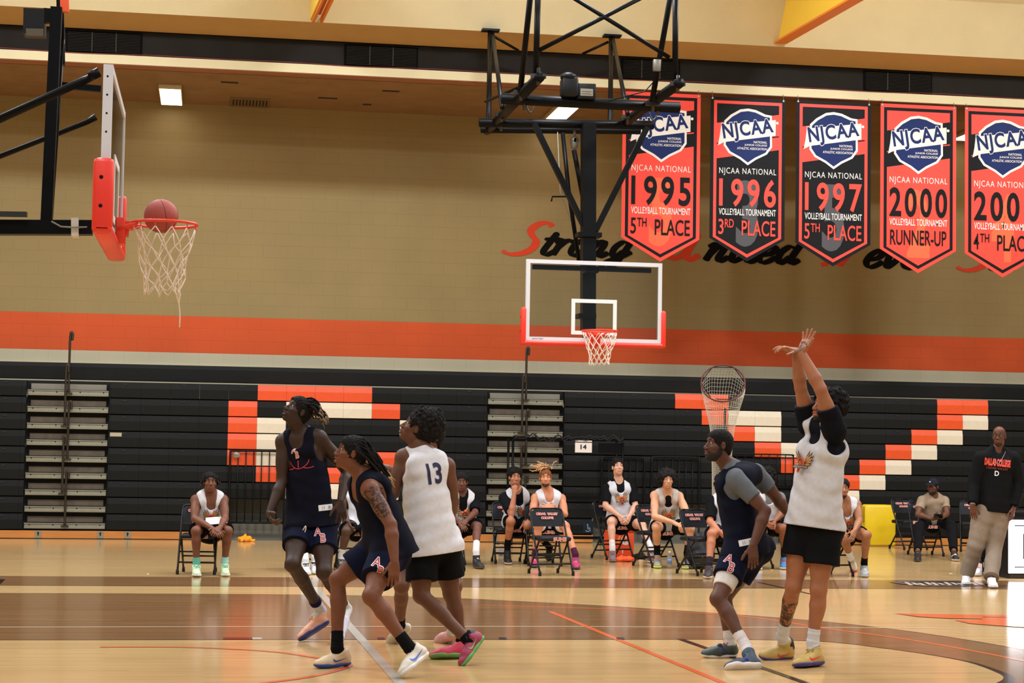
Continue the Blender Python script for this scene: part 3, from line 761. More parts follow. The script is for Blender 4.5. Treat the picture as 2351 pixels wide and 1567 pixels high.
def w_shoe(c, nm, rgb, sole=(220, 220, 218), lace=None, swoosh=None, toe=None, high=.105, soleh=.03, sw=.055, strap=None, collar=None):
    k = c['k']; s = nm[-1]; H, T, d, n, sd = foot_frame(c, s); an = c['K']['an' + s]
    P = lambda a, b, q=0: H + (d * a + n * b + sd * q) * k
    h = .0045 if c['fine'] else .006
    ank = P(.075, high)
    o = [('+', EL(P(.06, .045), (d, sd, n), np.array((.055, .038, .045)) * k), 0), ('+', RC(P(.05, .05), lerp(ank, P(.075, high), .5), .044 * k, .044 * k, cut=True), .02), ('+', RC(P(.085, .07), P(.2, .04), .04 * k, .042 * k, n, .85), .03),
         ('+', EL(P(.215, .032), (d, sd, n), np.array((.085, .048, .036)) * k), .02), ('+', RC(P(.1, .045), P(.2, .03), .042 * k, .046 * k), .02), ('&', PL(P(0, .012), -n), 0), ('~', lumps(70, .0012, 4), 0)]
    if np.linalg.norm(an - ank) < .2: o.insert(1, ('+', RC(P(.065, .06), lerp(P(.07, .07), an, .62), .044 * k, .049 * k, cut=True), .015))
    tl = nz(an - P(.07, .05)); tg = ank + tl * .0
    ob = solid('shoe', [(o, h)], mat('shoe_%d_%d_%d' % tuple(rgb), rgb, .55, var=.08, vscale=30), c['root'], c['bs'])
    so = [('+', RC(P(.045, .02), P(.13, .018), .043 * k, .042 * k, n, .5), 0), ('+', RC(P(.13, .018), P(.215, .018), .042 * k, .05 * k, n, .5), .02), ('+', RC(P(.215, .018), P(.26, .022), .05 * k, .04 * k, n, .5), .02), ('&', PL(P(0, soleh), n), 0), ('&', PL(P(0, 0.0), -n), 0)]
    solid('sole', [(so, h)], mat('sole_%d_%d_%d' % tuple(sole), sole, .5), ob, c['bs'])
    if lace:
        mb = MB()
        for i in range(5):
            a = .115 + i * .02; z = .102 - i * .0105
            mb.tube([P(a, z - .022, -.032), P(a + .004, z + .001, -.016), P(a + .006, z + .004, 0), P(a + .004, z + .001, .016), P(a, z - .022, .032)], .0042 * k, 6)
        mb.tube([P(.11, .108, 0), P(.10, .125, .02), P(.115, .115, .032), P(.125, .095, .03)], .0035 * k, 6); mb.tube([P(.11, .108, 0), P(.10, .125, -.02), P(.115, .112, -.034)], .0035 * k, 6)
        mb.build('laces', mat('lace_%d_%d_%d' % tuple(lace), lace, .7), ob, c['bs'])
    if collar:
        solid('collar', [([('+', RC(P(.062, .085), lerp(P(.068, high + .012), an, .3), .0455 * k, .0465 * k, cut=True), 0)], .0045)], mat('shoe_%d_%d_%d' % tuple(collar), collar, .7), ob, c['bs'])
    if swoosh:
        side = sd if (CAM_O - P(.15, .05)) @ sd > 0 else -sd
        fl = 1
        decal(ob, c['bs'], [(*scaled(poly(SWOOSH), sw, sw * .62), 0)], P(.12, .052), -d, n, side, [mat('print_%d_%d_%d' % tuple(swoosh), swoosh, .4)], 'logo', off=.003, reach=.12)
    if strap: solid('strap', [([('+', RC(P(.13, .06, -.035), P(.155, .085, 0), .019 * k, .019 * k), 0), ('+', RC(P(.155, .085, 0), P(.13, .05, .04), .019 * k, .019 * k), .01)], .0045)], mat('shoe_%d_%d_%d' % tuple(strap), strap, .6), ob, c['bs'])
    return ob
def w_cap(c, nm, rgb, logo=None):
    hc, f, u, l, k = c['hc'], c['hf'], c['hu'], c['hl'], c['hk']; P = lambda a, b, g=0: hc + (f * a + u * b + l * g) * k; ax = (l, f, u)
    o = solid('cap', [([('+', EL(P(-.008, .045), ax, np.array((.086, .107, .092)) * k), 0), ('&', PL(P(0, .036), -u), 0)], .005)], cloth_mat(rgb), c['root'], c['bs'])
    solid('cap_brim', [([('+', EL(P(.095, .04), (l, f - u * .15, u), np.array((.078, .085, .011)) * k), 0)], .004)], cloth_mat(rgb), o, c['bs'])
    if logo: m = MB(); _ball(m, P(.092, .075, -.01), .012, 8, 5, 0); m.build('logo', mat('print_white', logo, .7), o, c['bs'])
def w_glasses(c, nm, rgb=(20, 18, 18)):
    hc, f, u, l, k = c['hc'], c['hf'], c['hu'], c['hl'], c['hk']; P = lambda a, b, g=0: hc + (f * a + u * b + l * g) * k; m = MB()
    for s in (1, -1):
        m.tube([P(.101 - .01 * abs(math.cos(a)) * 0, .006 + .019 * math.sin(a), s * (.033 + .026 * math.cos(a))) for a in np.linspace(0, 2 * math.pi, 18, endpoint=False)], .003 * k, 6, closed=True)
        m.tube([P(.1, .012, s * .058), P(.085, .013, s * .075), P(.0, .012, s * .082)], .003 * k, 6)
    m.tube([P(.101, .008, .008), P(.106, .01, 0), P(.101, .008, -.008)], .003 * k, 6); o = m.build('glasses', mat('glasses_%d' % rgb[0], rgb, .3), c['root'], c['bs'])
def w_necklace(c, nm, rgb):
    K, up, fw, lf, k = c['K'], c['up'], c['fw'], c['lf'], c['k']; n = K['neck']; m = MB()
    m.tube(smooth([n - fw * .07 + up * .03, n + lf * .085 + up * .02, n + lf * .07 + fw * .1 - up * .06, n + fw * .152 - up * .17, n - lf * .07 + fw * .1 - up * .06, n - lf * .085 + up * .02, n - fw * .07 + up * .03], 6), .004, 6); m.build('necklace', mat('silver', (150, 146, 136), .35, metal=.8), c['root'], c['bs'])
def w_watch(c, nm, rgb):
    K, k = c['K'], c['k']; s = nm[-1]; d = nz(K['wr' + s] - K['el' + s]); solid('bracelet', [([('+', RC(K['wr' + s] - d * .03, K['wr' + s] - d * .012, .033 * k, .033 * k, cut=True, cuta=True), 0)], .004)], mat('watch_%d' % rgb[0], rgb, .4, metal=.3), c['root'], c['bs'])
def w_sleeve(c, nm, rgb, par='el', ch='wr', t0=0.1, t1=.8, r0=.05, r1=.042):
    K, k = c['K'], c['k']; s = nm[-1]; a, b = K[par + s], K[ch + s]
    solid('sleeve', [([('+', RC(lerp(a, b, t0), lerp(a, b, t1), r0 * k, r1 * k, cut=True, cuta=True), 0)], .006)], cloth_mat(rgb), c['root'], c['bs'])
WEAR = dict(tank=w_tank, tee=w_tee, shorts=w_shorts, pants=w_pants, sock=w_sock, shoe=w_shoe, sleeve=w_sleeve, cap=w_cap, glasses=w_glasses, necklace=w_necklace, watch=w_watch)

def w_mark(c, nm, kind, part='jersey', at=(.5, 0, 1), size=.1, pos=None):
    K, up, fw, lf, k = c['K'], c['up'], c['fw'], c['lf'], c['k']; ob = c[part]
    p = c['Pt'](at[0], at[1], at[2]) if pos is None else lerp(K[pos[0]], K[pos[1]], pos[2])
    az = nz(CAM_O - p) if kind != 'ball' else fw; ay = nz(up - az * (up @ az)); ax = np.cross(ay, az)
    if kind == 'tag':
        L = [(*poly([(-size, -size * .42), (size, -size * .42), (size, size * .42), (-size, size * .42)]), 0), (*scaled(text_fit('11', .3, .5), size, size, -size * .3, 0), 1), (*poly([(size * .4, -.2 * size), (size * .7, -.2 * size), (size * .7, .2 * size), (size * .4, .2 * size)]), 2)]
        decal(ob, c['bs'], L, p, ax, ay, az, [WHITE, NAVYP, mat('print_silver', (150, 148, 150), .6)], 'size_tag', off=.004)
    elif kind == 'ball':
        L = [(*ring2d(size * .93, size, 24, -2.9, -.2), 1)] + [(*scaled(ring2d(size * .93, size, 16, a0, a1), 1, 1, dx, 0), 1) for a0, a1, dx in ((-2.0, -1.0, -size * .9), (-2.1, -1.1, size * .9))] + [(*poly([(-.004, -size), (.004, -size), (.004, -size * .2), (-.004, -size * .2)]), 1)]
        L += [(*scaled((v, f), 1, 1, 0, size * .55), q) for (v, f, q) in [(x[0], x[1], 0 if x[2] == 0 else 2) for x in ab_logo(size * 1.1)]]
        decal(ob, c['bs'], L, p, lf, up, fw, [WHITE, RED, ORNG], 'emblem', off=.004)
def w_drawstring(c, nm, rgb=(210, 200, 180)):
    K, up, fw, lf, k = c['K'], c['up'], c['fw'], c['lf'], c['k']; p = K['pel'] - up * .13 * k + fw * .205 * k; m = MB()
    m.tube(smooth([p + up * .04 - lf * .03, p - lf * .09 - up * .045 + fw * .01, p - lf * .02 - up * .075 + fw * .015, p + lf * .06 - up * .03 + fw * .012, p + lf * .075 + up * .03, p + lf * .02 - up * .035 + fw * .02, p - lf * .08 - up * .05 + fw * .012], 5), .0045, 6); m.build('drawstring', mat('cord_cream', rgb, .8), c['root'], c['bs'])
def w_patch(c, nm, rgb=(206, 200, 190), pos=(.6, .15, 0), r=(.07, .05, .06)):
    c['patch'] = solid('undershirt', [([('+', EL(c['Pt'](*pos), c['A'], r), 0)], .005)], cloth_mat(rgb), c['root'], c['bs'])

WEAR.update(mark=w_mark, drawstring=w_drawstring, patch=w_patch)
# ------------------------------------------------------------------ the hall
DW, DF, DB = 31.03, 28.02, 29.735
ZO = 3.6293                                  # top of the orange wall stripe
X0, X1 = -14.0, 24.0

def block_mat(name, rgb, var=.05):
    m = mat(name, rgb, .62, var=var, vscale=1.1, spec=.4)
    nt = m.node_tree; b = nt.nodes['Principled BSDF']; src = b.inputs['Base Color'].links[0].from_socket
    tc = nt.nodes.new('ShaderNodeTexCoord'); sp = nt.nodes.new('ShaderNodeSeparateXYZ'); cb = nt.nodes.new('ShaderNodeCombineXYZ')
    nt.links.new(tc.outputs['Object'], sp.inputs[0]); nt.links.new(sp.outputs['X'], cb.inputs['X'])
    ad = nt.nodes.new('ShaderNodeMath'); ad.inputs[1].default_value = 0.2032 * 30 - ZO
    nt.links.new(sp.outputs['Z'], ad.inputs[0]); nt.links.new(ad.outputs[0], cb.inputs['Y'])
    br = nt.nodes.new('ShaderNodeTexBrick'); br.inputs['Scale'].default_value = 1.0
    br.inputs['Brick Width'].default_value = .4064; br.inputs['Row Height'].default_value = .2032
    br.inputs['Mortar Size'].default_value = .006; br.inputs['Mortar Smooth'].default_value = .6
    nt.links.new(cb.outputs[0], br.inputs['Vector'])
    bp = nt.nodes.new('ShaderNodeBump'); bp.inputs['Strength'].default_value = .22; bp.inputs['Distance'].default_value = .01; bp.invert = True
    nt.links.new(br.outputs['Fac'], bp.inputs['Height']); nt.links.new(bp.outputs['Normal'], b.inputs['Normal'])
    mx = nt.nodes.new('ShaderNodeMix'); mx.data_type = 'RGBA'
    ml = nt.nodes.new('ShaderNodeMath'); ml.operation = 'MULTIPLY'; ml.inputs[1].default_value = .12
    nt.links.new(br.outputs['Fac'], ml.inputs[0]); nt.links.new(ml.outputs[0], mx.inputs['Factor'])
    nt.links.new(src, mx.inputs['A']); mx.inputs['B'].default_value = lin([v * .55 for v in rgb])
    nt.links.new(mx.outputs['Result'], b.inputs['Base Color'])
    return m
def wood_mat(name, rgb, dark, rough=.22, coat=0.0, board=(1.9, .057), contrast=.5, axis='XY', spec=.5):
    m = bpy.data.materials.new(name); m.use_nodes = True; MATS[name] = m
    nt = m.node_tree; b = nt.nodes['Principled BSDF']
    tc = nt.nodes.new('ShaderNodeTexCoord'); sp = nt.nodes.new('ShaderNodeSeparateXYZ'); cb = nt.nodes.new('ShaderNodeCombineXYZ')
    nt.links.new(tc.outputs['Object'], sp.inputs[0]); nt.links.new(sp.outputs[axis[0]], cb.inputs['X']); nt.links.new(sp.outputs[axis[1]], cb.inputs['Y'])
    br = nt.nodes.new('ShaderNodeTexBrick'); br.inputs['Scale'].default_value = 1
    br.inputs['Brick Width'].default_value = board[0]; br.inputs['Row Height'].default_value = board[1]
    br.inputs['Mortar Size'].default_value = .0012; br.offset = .37; br.offset_frequency = 3; br.squash_frequency = 5; br.squash = .7
    br.inputs['Color1'].default_value = (0, 0, 0, 1); br.inputs['Color2'].default_value = (1, 1, 1, 1); br.inputs['Mortar'].default_value = (.3, .3, .3, 1)
    nt.links.new(cb.outputs[0], br.inputs['Vector'])
    mp = nt.nodes.new('ShaderNodeMapping'); mp.inputs['Scale'].default_value = (1.2, 46, 1)
    nt.links.new(cb.outputs[0], mp.inputs['Vector'])
    no = nt.nodes.new('ShaderNodeTexNoise'); no.inputs['Scale'].default_value = 1; no.inputs['Detail'].default_value = 5; no.inputs['Distortion'].default_value = .6
    nt.links.new(mp.outputs['Vector'], no.inputs['Vector'])
    a = nt.nodes.new('ShaderNodeMath'); a.operation = 'MULTIPLY'; a.inputs[1].default_value = .5
    nt.links.new(br.outputs['Color'], a.inputs[0])
    c2 = nt.nodes.new('ShaderNodeMath'); c2.operation = 'ADD'; nt.links.new(a.outputs[0], c2.inputs[0]); nt.links.new(no.outputs['Fac'], c2.inputs[1])
    r = nt.nodes.new('ShaderNodeMapRange'); r.inputs['From Min'].default_value = .35; r.inputs['From Max'].default_value = 1.15; r.inputs['To Max'].default_value = contrast
    nt.links.new(c2.outputs[0], r.inputs['Value'])
    mx = nt.nodes.new('ShaderNodeMix'); mx.data_type = 'RGBA'; nt.links.new(r.outputs['Result'], mx.inputs['Factor'])
    mx.inputs['A'].default_value = lin(rgb); mx.inputs['B'].default_value = lin(dark); nt.links.new(mx.outputs['Result'], b.inputs['Base Color'])
    b.inputs['Roughness'].default_value = rough; b.inputs['Coat Weight'].default_value = coat; b.inputs['Specular IOR Level'].default_value = spec
    b.inputs['Coat Roughness'].default_value = .1
    return m
TAN = block_mat('wall_tan_block', (150, 128, 80)); ORS = block_mat('wall_orange_block', (208, 80, 22)); CRM = block_mat('wall_cream_block', (188, 178, 148))
mb = MB()
for lo, hi, mi in ((0, ZO - .8128, 2), (ZO - .8128, ZO - .6096, 2), (ZO - .6096, ZO, 1), (ZO, 7.4, 0)):
    mb.add([(X0, DW, lo), (X1, DW, lo), (X1, DW, hi), (X0, DW, hi)], [(0, 1, 2, 3)], mi)
mb.box((X0, DW + .001, 0), (X1, DW + .25, 7.4), 0)
tag(mb.build('wall_back', [TAN, ORS, CRM]), 'tan block wall with an orange stripe over a cream one', kind='structure')
mb = MB(); mb.box((X0, DW - .03, ZO - .8128 - .045), (X1, DW, ZO - .8128))
tag(mb.build('trim_1', mat('ledge_cream', (205, 198, 165), .5)), 'cream ledge above the bleachers', kind='structure')
mb = MB(); mb.box((X1 + .03, -3, 0), (X1 + .28, DW + .25, 10.3)); tag(mb.build('wall_right', mat('side_wall', (170, 150, 104), .8, var=.04, vscale=1)), 'plain tan side wall', kind='structure')
mb = MB(); mb.box((X0 - .28, -3, 0), (X0 - .03, DW + .25, 10.3)); tag(mb.build('wall_left', mat('side_wall', (170, 150, 104), .8)), 'plain tan side wall', kind='structure')
# soffit over the bleachers, its edge board, the fascia and the sloped roof
ZS = 7.18
SOFW = mat('soffit_brown', (144, 110, 74), .7, var=.12, vscale=3, bump=.2, bscale=30)
mb = MB(); mb.box((X0, DF + .3, ZS), (X1, DW, ZS + .2))
for x0, x1, y in ((730, 775, 224), (833, 853, 239), (878, 918, 208), (507, 547, 188)):
    a, b = atZ(x0, y, ZS), atZ(x1, y, ZS); mb.box((a[0], a[1] - .05, ZS - .004), (b[0], a[1] + .05, ZS), 1)
tag(mb.build('ceiling', [SOFW, mat('slot_dark', (30, 22, 14), .9)]), 'brown soffit over the bleachers', kind='structure')
mb = MB(); mb.box((X0, DF - .01, ZS + .0), (X1, DF + .32, ZS + .09))
tag(mb.build('trim_2', wood_mat('edge_redwood', (170, 112, 84), (120, 74, 54), .6, board=(2.4, .3), contrast=.8)), 'reddish board under the cream fascia', kind='structure')
ZC0, ZC1, ZD = 7.188, 7.323, 7.7025
mb = MB()
CREAM = mat('fascia_cream', (214, 202, 160), .7, var=.03, vscale=2); DARK = mat('fascia_dark', (38, 35, 31), .9, spec=.1, var=.12, vscale=2)
BEAMT = mat('beam_tan', (190, 150, 92), .8, var=.04, vscale=3); ROOF = mat('roof_cream', (214, 200, 158), .85, var=.04, vscale=1.5, bump=.25, bscale=90)
mb.box((X0, DF - .02, ZC0), (X1, DF + .3, ZC1), 0); mb.box((X0, DF + .04, ZC1), (X1, DF + .3, ZD + .1), 1)
pr = [(DF - .02, ZD), (DF - .27, 7.775), (DF - .57, 7.85)]
for (a, b) in zip(pr[:-1], pr[1:]): mb.add([(X0, a[0], a[1]), (X1, a[0], a[1] + .0), (X1, b[0], b[1]), (X0, b[0], b[1])], [(0, 1, 2, 3)], 2)
mb.add([(X0, DF - .02, ZD), (X1, DF - .02, ZD), (X1, DF + .3, ZD), (X0, DF + .3, ZD)], [(0, 3, 2, 1)], 2)
mb.box((X0, DF - .0, ZD), (X1, DF + .3, ZD + .3), 2)
tag(mb.build('wall_fascia', [CREAM, DARK, BEAMT]), 'cream, dark and tan fascia over the bleachers', kind='structure')
RS = [(DF - .57, 7.85), (DF - 1.1, 8.6), (DF - 3.6, 10.3)]
mb = MB()
for (a, b) in zip(RS[:-1], RS[1:]): mb.add([(X0, a[0], a[1]), (X1, a[0], a[1]), (X1, b[0], b[1]), (X0, b[0], b[1])], [(0, 1, 2, 3)])
mb.add([(X0, DF - 3.6, 10.3), (X1, DF - 3.6, 10.3), (X1, -4, 10.3), (X0, -4, 10.3)], [(0, 1, 2, 3)])
tag(mb.build('ceiling_roof', ROOF), 'cream sloped roof over the court', kind='structure')
for n, (xa, xb, y0, y1) in enumerate(((156, 322, 77, 122), (795, 955, 106, 155), (1430, 1556, 138, 186), (1986, 2135, 166, 212))):
    Yv = DF + .04; a = atY(xa, (y0 + y1) / 2, Yv); b = atY(xb, (y0 + y1) / 2, Yv)
    root = empty('air_vent', ((a[0] + b[0]) / 2, Yv, ZC1 + .02))
    tag(root, ['black louvred vent at the left end, beside the black hoop mast', 'black louvred vent in the dark fascia, left of the hanging hoop frame', 'black louvred vent behind the hanging hoop frame', 'black louvred vent above the black 1997 and red 2000 banners'][n], 'vent', 'vents in the dark fascia')
    w = (b[0] - a[0]) / 2; m1 = MB(); m1.box((-w - .03, -.02, 0), (w + .03, 0, .33)); m1.build('backing', mat('vent_black', (14, 13, 12), .9, spec=.05), root)
    for q in (-.333, .333):
        m2 = MB(); m2.box((q * w - .006, -.045, .02), (q * w + .006, -.02, .31)); m2.build('divider', mat('vent_grey', (66, 64, 58), .7, spec=.1), root)
    m3 = MB()
    for i in range(13): m3.box((-w, -.04, .022 + i * .0225), (w, -.022, .029 + i * .0225))
    m3.build('louver', mat('vent_slat', (48, 46, 40), .8, spec=.1), root)
mb = MB(); pts = [(x, DF - .03, ZC1 + .012 + .012 * math.sin(x * 2.3) * math.sin(x * .7)) for x in np.arange(-5, 18, .25)]
mb.tube(pts, .006, 5); tag(mb.build('cable', mat('cable_red', (120, 40, 45), .6)), 'thin red cable run along the top edge of the cream fascia', 'cable')
# yellow roof beams
YEL = mat('beam_yellow', (255, 212, 62), .4, var=.03, vscale=2); YOR = mat('beam_orange', (236, 136, 24), .45)
def roof_beam(px, py, pts, label, th=.16):
    A = atY(px, py, DF - .62); X = A[0]; P = [atX(x, y, X) for x, y in pts]; root = empty('roof_beam', (X, P[0][1], P[0][2])); tag(root, label, 'beam', 'yellow roof beams')
    m1 = MB(); m1.prism([(p[1], p[2]) for p in P], (X - .012, 0, 0), (0, 1, 0), (0, 0, 1), (1, 0, 0), .024); m1.build('web', YEL, root, root.location)
    return root, X, P
root, X, P = roof_beam(1788, 97, ((1788, 97), (1990, -20), (1990, -230), (1788, -230)), 'big yellow tapered steel beam at the top right of the hall')
d = nz(P[1] - P[0]); m2 = MB(); a = P[0] - d * .0; m2.beam(a + V(.02, 0, -.01), P[1] + d * .4 + V(.02, 0, -.01), .20, .03); m2.build('flange', YOR, root, root.location)
root, X, P = roof_beam(714, 46, ((714, 46), (738, -10), (738, -120), (714, -120)), 'narrow yellow steel beam at the top, left of the hanging hoop frame')
d = nz(P[1] - P[0])
for q in (.0, .125):
    m2 = MB(); m2.beam(P[0] + V(.03 + q, 0, 0), P[1] + d * .5 + V(.03 + q, 0, 0), .035, .09); m2.build('flange', YOR, root, root.location)
m2 = MB(); m2.beam(P[0] + V(.09, .05, .09) + d * .12, P[1] + d * .5 + V(.09, .05, .09), .1, .02); m2.build('web', mat('beam_shade', (190, 85, 15), .5), root, root.location)
# lamps under the soffit
for i, x in enumerate((-.755, 5.66, 13.02)):
    root = empty('ceiling_lamp', (x, 30.12, ZS)); tag(root, ['bright white box lamp under the soffit near the left hoop', 'bright white box lamp seen through the hanging hoop frame', 'bright white box lamp between the red 2000 and 2001 banners'][i], 'lamp', 'lamps under the soffit')
    m1 = MB(); m1.box((-.18, -.74, -.075), (.18, .66, 0), bev=.008); m1.build('housing', mat('lamp_housing', (205, 190, 150), .5), root)
    m1 = MB(); m1.box((-.165, -.72, -.082), (.165, .64, -.0755)); m1.build('diffuser', mat('lamp_glow', (255, 250, 240), .5, emit=5.0), root)
a = atZ(527, 243, ZS); b = atZ(622, 226, ZS)
root = empty('ceiling_grille', ((a[0] + b[0]) / 2, (a[1] + b[1]) / 2, ZS)); tag(root, 'beige slotted grille in the brown soffit above the tan wall', 'grille')
w, h = (b[0] - a[0]) / 2, (b[1] - a[1]) / 2
m1 = MB(); m1.box((-w, -h, -.012), (w, h, 0)); m1.build('plate', mat('grille_beige', (120, 96, 62), .6), root); m1 = MB()
for i in range(11): m1.box((-w * .82 + i * w * .164 - .012, -h * .6, -.014), (-w * .82 + i * w * .164 + .012, h * .6, -.0121))
m1.build('slot', mat('slot_dark', (30, 22, 14), .9), root)

# ------------------------------------------------------------------ floor and court markings (one object, painted zones)
FL = wood_mat('maple_floor', (208, 174, 120), (178, 138, 86), .14, contrast=.62, spec=.42)
ST = wood_mat('stained_floor', (140, 103, 66), (104, 72, 42), .14, contrast=.7, spec=.42)
FM = [FL, ST] + [mat(n, c, .16, spec=.42) for n, c in (('line_orange', (222, 104, 56)), ('line_black', (34, 30, 27)), ('line_white', (215, 200, 175)), ('line_grey', (176, 174, 160)), ('line_red', (84, 36, 32)), ('line_navy', (34, 34, 46)))]
fb = MB(); fb.box((X0, -3, -.06), (X1, DW, 0), 0)
LV = [0]
def zone(pts, mi, world_pts=False):
    LV[0] += 1; P = [(p if world_pts else atZ(p[0], p[1], 0)[:2]) for p in pts]; P = [(p[0], p[1]) for p in P]
    n = len(P); ar = sum(P[i][0] * P[(i + 1) % n][1] - P[(i + 1) % n][0] * P[i][1] for i in range(n))
    if ar < 0: P = P[::-1]
    fb.add([(p[0], p[1], .0004 + .00012 * LV[0]) for p in P], [tuple(range(n))], mi)
def stripe(pts, w, mi, px=True):
    P = [V(*(atZ(p[0], p[1], 0)[:2] if px else p[:2])) for p in pts]; n = len(P); L = []; R = []
    for i in range(n):
        t = P[min(i + 1, n - 1)] - P[max(i - 1, 0)]; t = t / np.linalg.norm(t); nn = V(-t[1], t[0]); ww = w[i] if hasattr(w, '__len__') else w
        L.append(P[i] + nn * ww / 2); R.append(P[i] - nn * ww / 2)
    LV[0] += 1; z = .0004 + .00012 * LV[0]
    for i in range(n - 1): fb.add([(*R[i], z), (*R[i + 1], z), (*L[i + 1], z), (*L[i], z)], [(0, 1, 2, 3)], mi)
def smooth(pts, n=8):
    P = [V(*p) for p in pts]; out = []
    for i in range(len(P) - 1):
        p0, p1, p2, p3 = P[max(i - 1, 0)], P[i], P[i + 1], P[min(i + 2, len(P) - 1)]
        for j in range(n):
            t = j / n; out.append(.5 * ((2 * p1) + (p2 - p0) * t + (2 * p0 - 5 * p1 + 4 * p2 - p3) * t * t + (3 * p1 - p0 - 3 * p2 + p3) * t ** 3))
    out.append(P[-1]); return out
YS1, YS2, YB1, YB0 = 21.66, 20.255, 19.257, 14.81
zone([(X0, YS2), (X1, YS2), (X1, YS1), (X0, YS1)], 1, True)
up = [(X0, YB1), (-2.0, YB1), (-.75, YB1)] + [tuple(atZ(x, y, 0)[:2]) for x, y in smooth([(600, 1363.6), (800, 1366), (1000, 1371), (1176, 1379), (1400, 1391), (1626, 1406), (1820, 1420), (2001, 1438), (2160, 1459), (2316, 1485), (2420, 1506), (2520, 1530), (2600, 1556), (2640, 1590), (2600, 1640)], 4)]
dn = [(X0, YB0), (-3, YB0)] + [tuple(atZ(x, y, 0)[:2]) for x, y in smooth([(600, 1468), (1200, 1467.6), (1626, 1467.3), (1800, 1469), (1916, 1474), (2026, 1487), (2140, 1503), (2230, 1520), (2290, 1540), (2316, 1553), (2310, 1565), (2270, 1580), (2200, 1600)], 4)]
U, D_ = np.array(up), np.array(dn)
def resamp(A, n):
    s = np.concatenate([[0], np.cumsum(np.linalg.norm(np.diff(A, axis=0), axis=1))]); t = np.linspace(0, s[-1], n); return np.stack([np.interp(t, s, A[:, 0]), np.interp(t, s, A[:, 1])], 1)
nb_ = 120; xs_ = U[:, 0]; A = resamp(U, nb_); B = resamp(D_, nb_)
LV[0] += 1
for i in range(nb_ - 1): fb.add([(*B[i], .001), (*B[i + 1], .001), (*A[i + 1], .001), (*A[i], .001)], [(0, 1, 2, 3)], 1)
LV[0] = 8
stripe(up, .022, 3, False); 
wd = [.02] * len(dn); nB = len(dn)
for i in range(nB): wd[i] = .02 if i < nB - 26 else .02 + .075 * min(1, (i - nB + 26) / 18)
stripe(dn, wd, 3, False)
stripe([(X0, YS2), (X1, YS2)], .02, 3, False); stripe([(X0, YB1), (-.7, YB1)], .02, 3, False)
stripe(smooth([(-60, 1439), (1100, 1437.5), (1500, 1438.5), (1950, 1440), (2400, 1444)], 3), .035, 4)
stripe(smooth([(1100, 1388), (1350, 1396), (1626, 1408), (1760, 1421), (1901, 1443), (2100, 1470), (2351, 1517), (2500, 1556)], 4), .05, 2)
stripe([(1262, 1403), (1680, 1575)], .055, 2); stripe([(1560, 1466), (1880, 1578)], .06, 3)
stripe([(1180, 1293), (1260, 1312), (1800, 1440)], .001, 3)
stripe([(1740, 1336), (1865, 1364)], .045, 3)
stripe([(728, 1352), (925, 1575)], .075, 5)
stripe(smooth([(230, 1485), (420, 1485.5), (560, 1491), (650, 1498), (740, 1512), (800, 1523), (780, 1537), (700, 1555), (600, 1568)], 5), .05, 2)
for x0, x1, mi in ((512, 578, 6), (579, 600, 5), (866, 882, 7), (1145, 1162, 7), (1415, 1432, 7)): zone([(x0, 1463), (x1, 1463), (x1 + 2, 1468), (x0 + 1, 1468)], mi)
zone([(-40, 1341), (0, 1341), (12, 1329.5), (-28, 1329.5)], 3)
# sideline crest in the near border strip, orange mascot-free flash by the scorer's table
zone([(2040, 1336), (2110, 1332.4), (2200, 1333), (2262, 1339), (2272, 1343), (2200, 1346.5), (2130, 1346), (2070, 1341.5)], 7)
for i in range(12):
    x = 2075 + i * 15; zone([(x, 1336 + (i % 3)), (x + 10, 1336.4 + (i % 3)), (x + 22, 1343 - (i % 2)), (x + 13, 1343.4 - (i % 2))], 4)
stripe([(2052, 1336.5), (2130, 1345), (2200, 1345.5), (2262, 1343)], .03, 4); stripe([(2060, 1335.5), (2120, 1333.4), (2200, 1334), (2258, 1339.6)], .03, 4)
zone([(2051, 1408), (2100, 1409), (2200, 1411), (2260, 1412), (2351, 1412), (2420, 1412), (2420, 1442), (2351, 1440), (2300, 1437), (2230, 1432), (2190, 1424), (2250, 1424), (2256, 1421), (2180, 1420), (2110, 1416)], 2)
zone([(2256, 1416.5), (2320, 1417.2), (2320, 1418.4), (2256, 1417.6)], 3); zone([(2310, 1428), (2340, 1427), (2340, 1430), (2318, 1430)], 7)
tag(fb.build('floor', FM), 'polished maple court floor with brown stained bands and coloured lines', kind='structure')

# ------------------------------------------------------------------ bleachers
BLK = mat('seat_black', (20, 20, 18), .6, var=.12, vscale=25, bump=.12, bscale=160, spec=.16); SOR = mat('seat_orange', (222, 76, 20), .45, var=.04, vscale=20); SWH = mat('seat_white', (218, 204, 178), .5, var=.03, vscale=20)
ALU = mat('step_aluminium', (150, 150, 134), .45, metal=.55, var=.06, vscale=12); RISER = mat('step_panel', (84, 72, 58), .75, var=.2, vscale=9); PLY = mat('bleacher_base_wood', (186, 118, 52), .5, var=.12, vscale=6, stretch=(.4, 1, 6))
ZB, PITCHR, NR = .146, .2600, 9
MODW = .4573
XB, XC = .285, 7.597
def rz_(r): return ZB + (NR - 1 - r) * PITCHR         # bottom of row r (0 = top)
patB = {0: {i: 1 for i in (1, 2, 3, 4)}, 1: {0: 1, 2: 2, 3: 2, 4: 2, 5: 1}, 2: {0: 1, 1: 2, 6: 2}, 3: {0: 1, 1: 2}, 4: {0: 1, 1: 2, 5: 1}, 5: {1: 1, 2: 1, 3: 1, 4: 1, 6: 2}, 6: {2: 2, 3: 2, 4: 2, 5: 2}}
